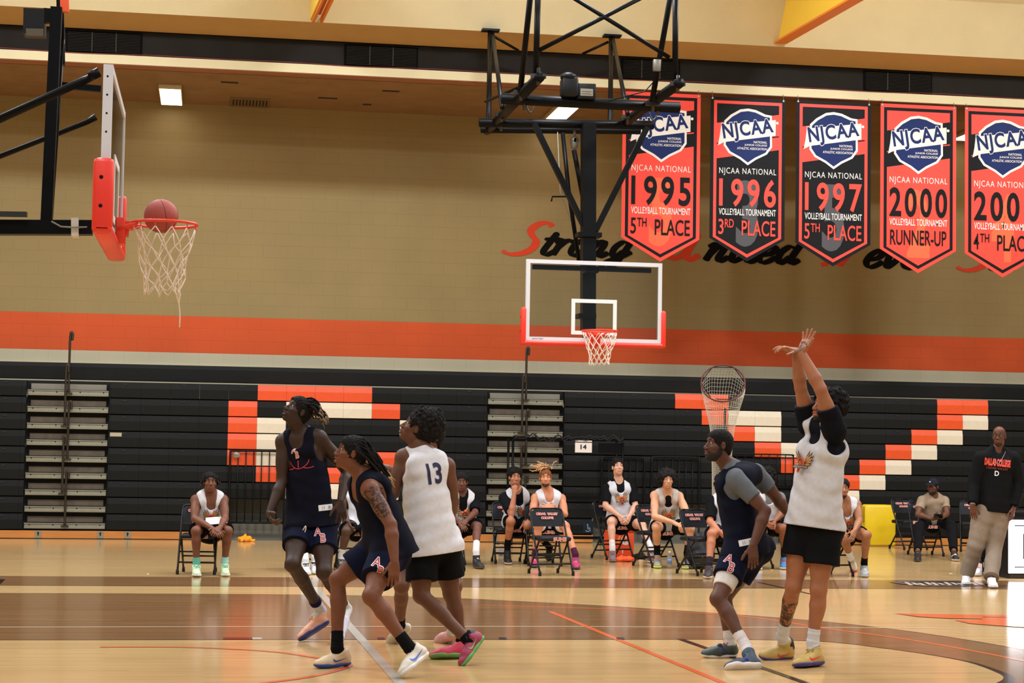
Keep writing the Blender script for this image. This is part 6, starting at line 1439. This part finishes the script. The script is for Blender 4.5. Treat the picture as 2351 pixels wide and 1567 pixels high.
person('player mostly hidden behind the white number 13 jersey, in black shorts', 14.35, dict(
    pel=(985, 1215, 0), neck=(988, 1045, 0), head=(990, 1003, 0), shL=(1022, 1072, -.12), shR=(950, 1058, .05), elL=(1040, 1150, -.05), wrL=(1030, 1215, .05), elR=(902, 1084, .0), wrR=(852, 1068, -.08), hipL=(1022, 1238, -.02), hipR=(948, 1238, .02),
    knL=(1044, 1345, 'n'), anL=(1040, 1446, .0), knR=(922, 1345, 'n'), anR=(918, 1436, .05), toeL=(1008, 1472, 'g'), heelL=(1060, 1462, .1), toeR=(904, 1474, 'g'), heelR=(936, 1446, .12)),
    (104, 66, 46), (-.6, -.8, 0), (-.8, -.4, .3), ('crop', (20, 17, 15), {}), k=.98, eyes=False,
    wear=dict(tank=dict(rgb=WHT, hem=.12), shorts=dict(rgb=BK, t=.7), sock_L=dict(rgb=(190, 190, 190), top=.16), sock_R=dict(rgb=BK, top=.22), shoe_L=dict(rgb=(205, 150, 150), sole=(215, 215, 215)), shoe_R=dict(rgb=(190, 176, 150), sole=(216, 210, 205), lace=(200, 190, 170))), hands=dict(R=dict(d=(-1, -.1, -.2), n=(0, -1, .2), t=(0, 0, 1)), L={}))
person('bearded player in navy over a grey undershirt, leaning back against the shooter', 13.45, dict(
    pel=(1712, 1238, 0), neck=(1675, 1072, 0), head=(1651, 1022, -.02), hup=(-.2, 0, 1), shL=(1690, 1100, -.16), shR=(1736, 1086, .12), elL=(1757, 1172, -.28), wrL=(1729, 1252, -.34), elR=(1782, 1140, .14), wrR=(1814, 1185, .12), hipL=(1697, 1262, -.08), hipR=(1732, 1262, .08),
    knL=(1649, 1374, 'n'), anL=(1712, 1482, -.48), knR=(1662, 1372, .12), anR=(1676, 1478, .08), toeL=(1660, 1537, 'g'), heelL=(1757, 1534, 'g'), toeR=(1604, 1508, 'g'), heelR=(1697, 1506, 'g')),
    (92, 58, 44), (-.85, .35, -.1), (-.96, -.1, .1), ('crop', (22, 18, 16), dict(t=.006)), k=1.0, beard=((24, 18, 15), .009, True),
    wear=dict(tee=dict(rgb=GREYS, sl=.62, hem=.1, sr=.07, inf=.005), tank=dict(rgb=(17, 19, 34), hem=.13, arm=1.0, flare=1.0, inf=.022), mark_tag=dict(kind='tag', at=(.0, .17, -.02), size=.055), shorts=dict(rgb=NAVS, t=(.58, .58), logo=('L', .3, .13), white=dict(L=.78), r0=.116, r1=.114), sock_L=dict(rgb=(214, 206, 205), top=.28), sock_R=dict(rgb=(205, 198, 192), top=.3),
        shoe_L=dict(rgb=(62, 74, 92), sole=(224, 216, 210), lace=(40, 46, 110), strap=(40, 48, 120), soleh=.042, collar=(40, 80, 80)), shoe_R=dict(rgb=(58, 70, 66), sole=(224, 216, 210), lace=(150, 70, 70), strap=(28, 32, 72), soleh=.036)),
    hands=dict(L=dict(d=(.0, -.1, -1), n=(.2, 1, 0), t=(-1, .1, 0), c=(.25, .3, .35, .4), sp=.07), R=dict(d=(.6, -.2, -.8), n=(.9, -.2, .4), t=(-.2, -1, 0))))
person('shooter in a white jersey over a black tee, both arms stretched up', 13.05, dict(
    pel=(1868, 1190, 0), neck=(1893, 990, 0), head=(1899, 935, -.02), shL=(1917, 988, -.15), shR=(1858, 972, .12), elL=(1884, 893, -.2), wrL=(1840, 808, -.12), elR=(1838, 890, .06), wrR=(1827, 806, .0), hipL=(1893, 1212, -.06), hipR=(1846, 1210, .05),
    knL=(1880, 1352, -.1), anL=(1866, 1474, -.06), knR=(1822, 1345, .02), anR=(1796, 1458, .31), toeL=(1819, 1533, 'g'), heelL=(1894, 1526, 'g'), toeR=(1744, 1513, 'g'), heelR=(1816, 1509, 'g')),
    (158, 102, 72), (-.86, -.5, 0), (-.93, -.25, .2), ('afro', (20, 17, 16), dict(R=(.112, .115, .108), off=(-.035, .045))), k=1.06, mouth=.004, beard=((30, 20, 15), .003, False),
    wear=dict(tee=dict(rgb=(17, 17, 24), sl=.55, sr=.074, hem=.05, inf=.013), tank=dict(rgb=(196, 193, 194), crest=(.6, -.035, .18), hem=.06, flare=1.06, inf=.023, neck=.45), shorts=dict(rgb=BK, t=(.6, .5), r0=.122, r1=.126), sock_L=dict(rgb=(206, 206, 210), top=.27), sock_R=dict(rgb=(206, 206, 210), top=.27),
        **shoes(dict(rgb=(188, 158, 84), sole=(66, 52, 116), lace=(140, 120, 66), swoosh=(226, 58, 56), sw=.062, collar=(26, 24, 36)))),
    hands=dict(R=dict(d=(-1, -.1, .28), n=(-.25, .1, -1), t=(.1, -1, -.2), c=(.5, .6, .4, .35), sp=.14, th=.8), L=dict(d=(.45, .1, .95), n=(-.8, -.55, .3), t=(-.6, -.6, .2), c=(.1, .12, .15, .2), sp=.2, th=.75)), ink=[('knR', 'anR', .25, 1, .09), ('wrL', 'elL', -.6, -.02, .08), ('elR', 'shR', .45, .8, .08)])
# --- coach
person('standing bald coach in glasses, black sweatshirt and grey trousers', 20.95, dict(
    pel=(2278, 1163, 0), neck=(2290, 1032, 0), head=(2294, 1001, -.03), shL=(2326, 1054, -.02), shR=(2252, 1053, -.02), elL=(2338, 1112, -.02), wrL=(2326, 1166, -.12), elR=(2236, 1110, .0), wrR=(2233, 1160, -.12), hipL=(2294, 1172, 0), hipR=(2262, 1172, 0), knL=(2282, 1256, -.05), anL=(2276, 1326, 'a'), knR=(2240, 1252, -.05), anR=(2219, 1320, 'a'), toeL=(2283, 1350, 'g'), toeR=(2217, 1343, 'g')),
    (96, 58, 42), (-.3, -.95, 0), (-.55, -.83, .02), None, k=.985, girth=1.22, beard=((40, 32, 28), .002, False), fine=False,
    wear=dict(tee=dict(rgb=(19, 19, 20), sl=1.92, hem=.06, sr=.085, flare=.98, inf=.018, text=(('DALLAS COLLEGE', .3, .075, -.02, 0), ('CEDAR VALLEY', .26, .025, -.09, 3), ('D', .05, .06, -.15, 2))), pants=dict(rgb=(134, 118, 102), r0=.125, r1=.1, r2=.09, top=.06, hem=.98), shoe_L=dict(rgb=(226, 224, 224), sole=(228, 226, 226)), shoe_R=dict(rgb=(226, 224, 224), sole=(228, 226, 226)), sock_R=dict(rgb=(222, 216, 214), top=.24), glasses={}, necklace=dict(rgb=(150, 146, 136)), watch_R=dict(rgb=(170, 165, 158)), watch_L=dict(rgb=(30, 30, 32))),
    hands=dict(R=dict(d=(.05, -.1, -1), n=(.3, 1, 0), t=(.3, -.9, 0), c=(.3, .3, .35, .4)), L=dict(d=(-.1, -.15, -1), n=(-.6, .6, 0), t=(-.5, -.8, 0), c=(.4, .5, .5, .5))))
# --- seated people
def seated(label, ch, px, J, skin, hair, face=(0, -1, 0), fwd=(0, -1, 0), wear=None, hy=.02, pz=.555, tank=True, k=.98, **kw):
    Y0 = float(CH[ch][1]) + hy; p = atY(px, 1200, Y0); p[2] = pz; D = dict(J); D['pel'] = p
    return person(label, Y0, D, skin, fwd, face, hair, k=k, fine=False, wear=wear, **kw)
TK = lambda **q: dict(dict(rgb=WHT, hem=.05, flare=1.05, crest=(.42, 0, .185)), **q)
seated('lone seated player in a white jersey with black twisted hair, at the far left', '1', 482, dict(neck=(483, 1131, -.14), head=(482, 1107, -.2), shL=(513, 1146, -.12), shR=(449, 1146, -.12), elL=(517, 1190, -.3), wrL=(505, 1211, -.5), elR=(447, 1190, -.3), wrR=(490, 1214, -.5), knL=(523, 1219, 'n'), anL=(516, 1288, 'a'), knR=(450, 1219, 'n'), anR=(451, 1290, 'a'), toeL=(519, 1323, 'g'), toeR=(452, 1324, 'g')),
    (108, 66, 46), ('locs', (18, 15, 14), dict(tip=(26, 22, 20), n=60, len=.15, pull=(0, -.0, -.9), ang=(-2.15, 2.15), el=(.5, 1.4), r=.008, dir=(0, -.2, .3))), face=(.12, -.98, .08), fwd=(.08, -1, -.1),
    wear=dict(tank=TK(neck=1.25), shorts=dict(rgb=BK, t=.78), sock_L=dict(rgb=(150, 200, 190), top=.16), sock_R=dict(rgb=(90, 160, 140), top=.16), **shoes(dict(rgb=(190, 214, 170), sole=(222, 226, 214), lace=(30, 140, 130)))), hands=dict(L=dict(d=(-.5, -.7, -.4), n=(-.5, .2, -.7), t=(-.3, -.3, .8), c=(.7, .7, .7, .7)), R=dict(d=(.6, -.7, -.4), n=(.4, .2, -.8), t=(.2, -.3, .8), c=(.6, .6, .6, .6))))
c1 = person
seated('seated player hidden behind the leaping dreadlocked player', '2', 706, dict(neck=(706, 1125, 0), head=(706, 1095, -.03), elL=(745, 1170, -.15), wrL=(735, 1205, -.4), elR=(668, 1170, -.15), wrR=(682, 1205, -.4), knL=(728, 1222, 'n'), anL=(722, 1280, 'a'), knR=(696, 1222, 'n'), anR=(701, 1285, 'a'), toeL=(726, 1318, 'g'), toeR=(706, 1320, 'g')),
    (70, 46, 36), ('crop', (18, 15, 14), {}), wear=dict(tank=TK(crest=None), shorts=dict(rgb=BK), sock_L=dict(rgb=(200, 200, 200)), sock_R=dict(rgb=(200, 200, 200)), **shoes(dict(rgb=(205, 205, 205), sole=(215, 215, 215), lace=(30, 30, 40), collar=(24, 24, 30)))), hands=dict(L={}, R={}), eyes=False)
seated('seated player hidden behind the crouching player, in white socks', '2b', 822, dict(neck=(822, 1128, 0), head=(822, 1098, -.03), elL=(856, 1170, -.15), wrL=(846, 1205, -.4), elR=(786, 1170, -.1), wrR=(800, 1200, -.3), knL=(846, 1222, 'n'), anL=(842, 1280, 'a'), knR=(795, 1219, 'n'), anR=(784, 1276, 'a'), toeL=(846, 1312, 'g'), toeR=(780, 1312, 'g')),
    (76, 52, 40), ('crop', (18, 15, 14), {}), wear=dict(tank=TK(crest=None), shorts=dict(rgb=BK), sock_L=dict(rgb=(200, 200, 200), top=.3), sock_R=dict(rgb=(200, 200, 200), top=.3), **shoes(dict(rgb=(30, 30, 36), sole=(215, 215, 220), lace=(205, 205, 205)))), hands=dict(L={}, R={}), eyes=False)
seated('seated player in a black tee and white jersey, between the 13 and the aisle steps', '3', 1058, dict(neck=(1062, 1132, -.08), head=(1060, 1107, -.14), shL=(1090, 1147, -.06), shR=(1032, 1145, -.06), elL=(1091, 1176, -.25), wrL=(1072, 1194, -.44), elR=(1030, 1180, -.2), wrR=(1055, 1197, -.44), knL=(1096, 1208, 'n'), anL=(1093, 1264, 'a'), knR=(1034, 1214, 'n'), anR=(1036, 1270, 'a'), toeL=(1108, 1306, 'g'), toeR=(1030, 1302, 'g')),
    (98, 60, 46), ('curly', (20, 17, 16), dict(R=(.086, .095, .07), off=(-.02, .065), n=120, cr=.014)), face=(-.12, -.98, .0), fwd=(0, -1, -.1),
    wear=dict(tee=dict(rgb=BK, sl=.85), tank=TK(inf=.02, neck=1.6, crest=(.4, .02, .2)), shorts=dict(rgb=BK, t=.8), sock_L=dict(rgb=(214, 208, 210), top=.36), sock_R=dict(rgb=(214, 208, 210), top=.36), **shoes(dict(rgb=(28, 28, 30), sole=(72, 56, 46), lace=(22, 22, 24)))), hands=dict(L=dict(d=(-.6, -.5, -.5), n=(-.4, .3, -.7), t=(-.3, -.4, .8), c=(.6, .6, .6, .6)), R=dict(d=(.4, -.6, -.6), n=(.4, .3, -.7), t=(.3, -.4, .8), c=(.5, .5, .5, .5))))
seated('seated player in a black tee and white jersey, resting his chin on his fist', '4', 1188, dict(neck=(1187, 1125, -.12), head=(1182, 1096, -.18), shL=(1213, 1144, -.1), shR=(1158, 1143, -.1), elL=(1215, 1180, -.15), wrL=(1208, 1198, -.36), elR=(1174, 1180, -.4), wrR=(1181, 1133, -.36), knL=(1212, 1205, 'n'), anL=(1262, 1256, 'f'), knR=(1172, 1196, 'n'), anR=(1165, 1252, 'a'), toeL=(1274, 1291, 'g'), heelL=(1258, 1284, 'g'), toeR=(1168, 1296, 'g')),
    (176, 116, 86), ('curly', (20, 17, 16), dict(R=(.096, .1, .085), off=(-.02, .06), n=220, cr=.015)), face=(.08, -.98, .06), fwd=(.05, -1, -.1), brow=(26, 18, 14),
    wear=dict(tee=dict(rgb=(19, 20, 24), sl=.8), tank=TK(inf=.02, neck=1.3, crest=(.38, .06, .2)), shorts=dict(rgb=BK, t=.75), sock_L=dict(rgb=BK, top=.3), sock_R=dict(rgb=BK, top=.3), shoe_L=dict(rgb=(26, 27, 30), sole=(200, 195, 180), lace=(40, 40, 42)), shoe_R=dict(rgb=(26, 28, 34), sole=(216, 196, 184), lace=(60, 60, 62))), hands=dict(R=dict(d=(.05, .15, 1), n=(.2, 1, .1), t=(.5, .3, .5), c=(1.3, 1.35, 1.4, 1.4)), L=dict(d=(0, -.6, -.8), n=(-.3, .4, -.8), t=(-.9, -.2, 0))))
seated('seated player with blond dreadlocks standing up, arms folded behind the empty chair', '5', 1258, dict(neck=(1257, 1127, -.05), head=(1252, 1097, -.1), shL=(1289, 1143, -.04), shR=(1229, 1142, -.04), elL=(1297, 1180, -.2), wrL=(1262, 1166, -.32), elR=(1222, 1180, -.2), wrR=(1254, 1163, -.28), knL=(1298, 1208, 'n'), anL=(1321, 1272, 'a'), knR=(1236, 1206, 'n'), anR=(1228, 1272, 'a'), toeL=(1324, 1307, 'g'), toeR=(1226, 1303, 'g')),
    (192, 126, 92), ('locs', (120, 74, 44), dict(tip=(206, 160, 112), n=44, len=.17, dir=(-.5, 0, .9), pull=(-.25, 0, -.1), ang=(-3.1, 3.1), el=(.75, 1.5), r=.008, tipf=.6, wob=.35, seed=5)), face=(-.1, -.98, .06), fwd=(0, -1, 0), brow=(90, 60, 40), beard=((60, 40, 28), .005, False),
    wear=dict(tank=TK(crest=None, neck=.85, arm=.95), shorts=dict(rgb=BK, t=.62, white=dict(L=.82, R=.82)), sock_L=dict(rgb=(70, 28, 50), top=.2), sock_R=dict(rgb=(70, 28, 50), top=.2), **shoes(dict(rgb=(168, 40, 92), sole=(40, 50, 74), lace=(96, 84, 170), strap=(236, 96, 70)))), hands=dict(L=dict(d=(-1, .1, -.05), n=(0, .9, -.3), t=(0, .2, 1), c=(.5, .5, .5, .5)), R=dict(d=(1, .1, -.05), n=(0, .9, -.3), t=(0, .2, 1), c=(.5, .5, .5, .5))))
seated('seated pale player in a black tee and white jersey, hands between his knees, looking up', '7', 1424, dict(neck=(1420, 1103, -.04), head=(1418, 1073, -.06), shL=(1449, 1122, -.03), shR=(1393, 1122, -.03), elL=(1459, 1160, -.15), wrL=(1446, 1183, -.36), elR=(1390, 1160, -.15), wrR=(1421, 1183, -.36), knL=(1474, 1206, 'n'), anL=(1494, 1258, 'a'), knR=(1403, 1198, 'n'), anR=(1406, 1257, 'a'), toeL=(1496, 1292, 'g'), toeR=(1407, 1290, 'g')),
    (208, 156, 130), ('curly', (24, 19, 17), dict(R=(.08, .09, .06), off=(-.015, .08), n=160, cr=.015)), face=(.05, -.95, .25), fwd=(0, -1, .02), brow=(24, 18, 15),
    wear=dict(tee=dict(rgb=(18, 18, 20), sl=.82), tank=TK(inf=.02, neck=1.1, crest=(.54, 0, .19)), shorts=dict(rgb=BK, t=.66), sock_L=dict(rgb=(216, 206, 200), top=.3), sock_R=dict(rgb=(216, 206, 200), top=.3), shoe_L=dict(rgb=(110, 60, 66), sole=(210, 200, 196), lace=(205, 200, 200)), shoe_R=dict(rgb=(130, 104, 106), sole=(134, 116, 112), lace=(110, 90, 92))), hands=dict(L=dict(d=(-.4, -.5, -.8), n=(-.6, .4, -.3), t=(-.5, -.6, .3)), R=dict(d=(.45, -.5, -.8), n=(.5, .4, -.3), t=(.5, -.6, .3))))
seated('seated player with loose black curly hair, leaning forward on his knees', '8', 1528, dict(neck=(1531, 1126, -.2), head=(1532, 1101, -.27), shL=(1559, 1138, -.17), shR=(1503, 1136, -.17), elL=(1580, 1184, -.42), wrL=(1571, 1196, -.56), elR=(1503, 1186, -.42), wrR=(1545, 1198, -.58), knL=(1585, 1212, 'n'), anL=(1577, 1268, 'a'), knR=(1507, 1210, 'n'), anR=(1509, 1266, 'a'), toeL=(1574, 1306, 'g'), toeR=(1510, 1304, 'g')),
    (200, 146, 112), ('curly', (24, 20, 18), dict(R=(.13, .125, .12), off=(-.03, .03), n=420, cr=.017, ears=0, line=-.01)), face=(-.05, -.98, .02), fwd=(0, -1, -.25), jaw=.9, brow=(26, 20, 16),
    wear=dict(tank=TK(rgb=(184, 176, 168), neck=1.35, crest=(.4, .0, .19)), patch=dict(rgb=(17, 17, 19), pos=(.7, 0, .06), r=(.09, .062, .13)), shorts=dict(rgb=BK, t=.62), sock_L=dict(rgb=BK, top=.34), sock_R=dict(rgb=BK, top=.34), **shoes(dict(rgb=(150, 140, 96), sole=(196, 226, 130), lace=(190, 84, 130), strap=(90, 110, 170)))), hands=dict(L=dict(d=(-.2, -.5, -.8), n=(-.5, .4, -.6), t=(-.7, -.3, .3)), R=dict(d=(.8, -.4, -.4), n=(.2, .3, -.9), t=(.2, -.5, .8))))
seated('seated player in black sleeves, behind the bearded player in navy', '9', 1662, dict(neck=(1662, 1136, -.05), head=(1664, 1106, -.1), shL=(1692, 1152, -.04), shR=(1636, 1152, -.04), elL=(1700, 1192, -.2), wrL=(1680, 1212, -.4), elR=(1630, 1197, -.2), wrR=(1652, 1220, -.4), knL=(1700, 1228, 'n'), anL=(1716, 1290, 'a'), knR=(1634, 1226, 'n'), anR=(1628, 1292, 'a'), toeL=(1722, 1330, 'g'), toeR=(1624, 1328, 'g')),
    (176, 112, 80), ('curly', (20, 17, 16), dict(R=(.12, .12, .12), off=(-.03, .0), n=260, cr=.016, ears=0)), wear=dict(tee=dict(rgb=(18, 18, 20), sl=.85), tank=TK(inf=.02, crest=None), shorts=dict(rgb=(20, 20, 34), t=.68, r0=.116, r1=.116), sock_L=dict(rgb=(40, 34, 38), top=.2), sock_R=dict(rgb=(40, 34, 38), top=.2), **shoes(dict(rgb=(48, 38, 42), sole=(206, 198, 192), lace=(60, 50, 54)))), hands=dict(L={}), k=1.0)
seated('seated player with a black afro and grey sleeves, between the bearded player and the shooter', '10', 1752, dict(neck=(1762, 1128, -.1), head=(1756, 1098, -.16), shL=(1790, 1142, -.1), shR=(1734, 1142, -.04), elL=(1800, 1172, -.2), wrL=(1778, 1196, -.4), elR=(1738, 1180, -.1), wrR=(1760, 1200, -.36), knL=(1798, 1212, 'n'), anL=(1800, 1272, 'a'), knR=(1745, 1214, 'n'), anR=(1742, 1274, 'a'), toeL=(1799, 1307, 'g'), toeR=(1740, 1308, 'g')),
    (140, 86, 60), ('afro', (20, 17, 16), dict(R=(.12, .12, .11), off=(-.04, .05))), face=(-.75, -.6, .1), wear=dict(tee=dict(rgb=(118, 118, 120), sl=.7), tank=TK(inf=.02, crest=None), shorts=dict(rgb=BK), sock_L=dict(rgb=(34, 40, 46), top=.3), sock_R=dict(rgb=(34, 40, 46), top=.3), **shoes(dict(rgb=(70, 130, 180), sole=(220, 218, 216), lace=(226, 70, 60)))), hands=dict(R={}, L=dict(d=(-.6, -.3, -.3), n=(0, .3, -.9), t=(0, -.6, .7), c=(1.1, 1.2, 1.2, 1.2))))
seated('seated player with short curly hair and goatee, right of the shooter', '11', 1940, dict(neck=(1938, 1148, -.16), head=(1934, 1122, -.22), shL=(1967, 1157, -.12), shR=(1910, 1158, -.12), elL=(1973, 1195, -.28), wrL=(1962, 1218, -.46), elR=(1908, 1196, -.28), wrR=(1926, 1220, -.46), knL=(1990, 1228, 'n'), anL=(1984, 1292, 'a'), knR=(1937, 1232, 'n'), anR=(1953, 1280, -.2), toeL=(1987, 1325, 'g'), toeR=(1960, 1309, 'g')),
    (158, 106, 76), ('curly', (22, 18, 16), dict(R=(.086, .096, .075), off=(-.015, .06), n=140, cr=.014)), face=(-.1, -.98, .06), fwd=(-.05, -1, -.15), beard=((30, 22, 18), .003, False), brow=(24, 18, 14), jaw=.9,
    wear=dict(tank=TK(neck=1.35, crest=(.42, .0, .2)), shorts=dict(rgb=BK, t=.6), sock_L=dict(rgb=BK, top=.24), sock_R=dict(rgb=(214, 214, 214), top=.34), shoe_L=dict(rgb=(160, 160, 162), sole=(176, 176, 176), strap=(216, 214, 212)), shoe_R=dict(rgb=(206, 206, 208), sole=(226, 110, 120), lace=(205, 205, 205))), hands=dict(L=dict(d=(-.4, -.4, -.8), n=(-.4, .4, -.6), t=(-.6, -.5, .3)), R=dict(d=(.45, -.4, -.8), n=(.4, .4, -.6), t=(.6, -.5, .3))))
seated('seated man in a dark cap and beige tee holding a phone', '13', 2142, dict(neck=(2143, 1139, -.1), head=(2142, 1117, -.15), shL=(2168, 1149, -.08), shR=(2117, 1149, -.08), elL=(2174, 1178, -.2), wrL=(2164, 1188, -.4), elR=(2107, 1180, -.2), wrR=(2140, 1191, -.4), knL=(2185, 1208, 'n'), anL=(2190, 1264, 'a'), knR=(2110, 1210, 'n'), anR=(2107, 1264, 'a'), toeL=(2197, 1288, 'g'), toeR=(2107, 1289, 'g')),
    (100, 64, 48), ('crop', (18, 15, 14), {}), face=(-.7, -.7, .0), fwd=(0, -1, -.1), beard=((20, 16, 14), .006, True),
    wear=dict(tee=dict(rgb=(150, 130, 108), sl=.6, hem=.05, flare=1.0), pants=dict(rgb=(17, 17, 19), r0=.1, r1=.085, r2=.06), cap=dict(rgb=(34, 36, 46), logo=(205, 205, 205)), shoe_L=dict(rgb=(32, 32, 34), sole=(206, 190, 176), lace=(40, 40, 40), strap=(210, 190, 170)), shoe_R=dict(rgb=(28, 28, 30), sole=(60, 58, 56), lace=(40, 40, 40))), hands=dict(L=dict(d=(-.7, -.4, .2), n=(-.3, .5, .6), t=(-.1, -.3, .9), c=(.9, 1, 1, 1)), R=dict(d=(.7, -.4, .2), n=(.3, .5, .6), t=(.1, -.3, .9), c=(.9, 1, 1, 1))))
c = atY(2154, 1184, float(CH['13'][1]) - .47); m = MB(); m.box((-.07, -.04, -.005), (.07, .04, .005), 0, (V(1, 0, 0), nz(V(0, -.5, .85)) * 1.0, nz(V(0, -.85, -.5))), bev=.004); o = m.build('phone', mat('phone_black', (20, 20, 22), .2)); o.location = c; tag(o, 'dark mobile phone in the hands of the seated man in a cap', 'phone')
c = atY(497, 1195, float(CH['1'][1]) - .30); m = MB(); m.box((-.13, -.09, -.006), (.13, .09, .006), 0, (nz(V(1, 0, .1)), nz(V(0, .9, .45)), nz(V(-.1, -.45, .9)))); m.box((-.125, -.085, .0061), (.125, .085, .0075), 1, (nz(V(1, 0, .1)), nz(V(0, .9, .45)), nz(V(-.1, -.45, .9)))); o = m.build('clipboard', [mat('clip_navy', (24, 24, 40), .5), mat('paper_white', (222, 210, 200), .7)]); o.location = c; tag(o, 'dark clipboard with white paper in the lap of the lone seated player', 'clipboard')
CH['t'] = V(9.75, 21.95, 0)
person('seated person in dark clothes and white shoes at the scoring table, hidden by the coach', 23.35, dict(pel=atY(2288, 1192, 23.35), neck=(2285, 1120, -.05), head=(2285, 1088, -.1), elL=(2312, 1165, -.15), wrL=(2302, 1186, -.35), elR=(2262, 1170, -.15), wrR=(2268, 1190, -.35), knL=(2300, 1220, 'n'), anL=(2282, 1285, 'a'), knR=(2262, 1222, 'n'), anR=(2247, 1287, 'a'), toeL=(2276, 1322, 'g'), toeR=(2242, 1322, 'g')),
    (90, 60, 46), (-.4, -.9, 0), (-.4, -.9, 0), ('crop', (18, 15, 14), {}), fine=False, eyes=False, wear=dict(tee=dict(rgb=(19, 19, 21), sl=.9), pants=dict(rgb=(22, 22, 26), r1=.08, r2=.06), **shoes(dict(rgb=(216, 212, 212), sole=(225, 220, 220), lace=(226, 110, 100)))), hands=dict(L={}, R={}))
o = copy_tree(chair0); o.location = (atY(2288, 1192, 23.4)[0], 23.4, 0); o.rotation_euler = (0, 0, math.radians(-15)); tag(o, 'black folding chair at the scoring table, hidden behind the coach', 'chair', 'black folding chairs along the bench')
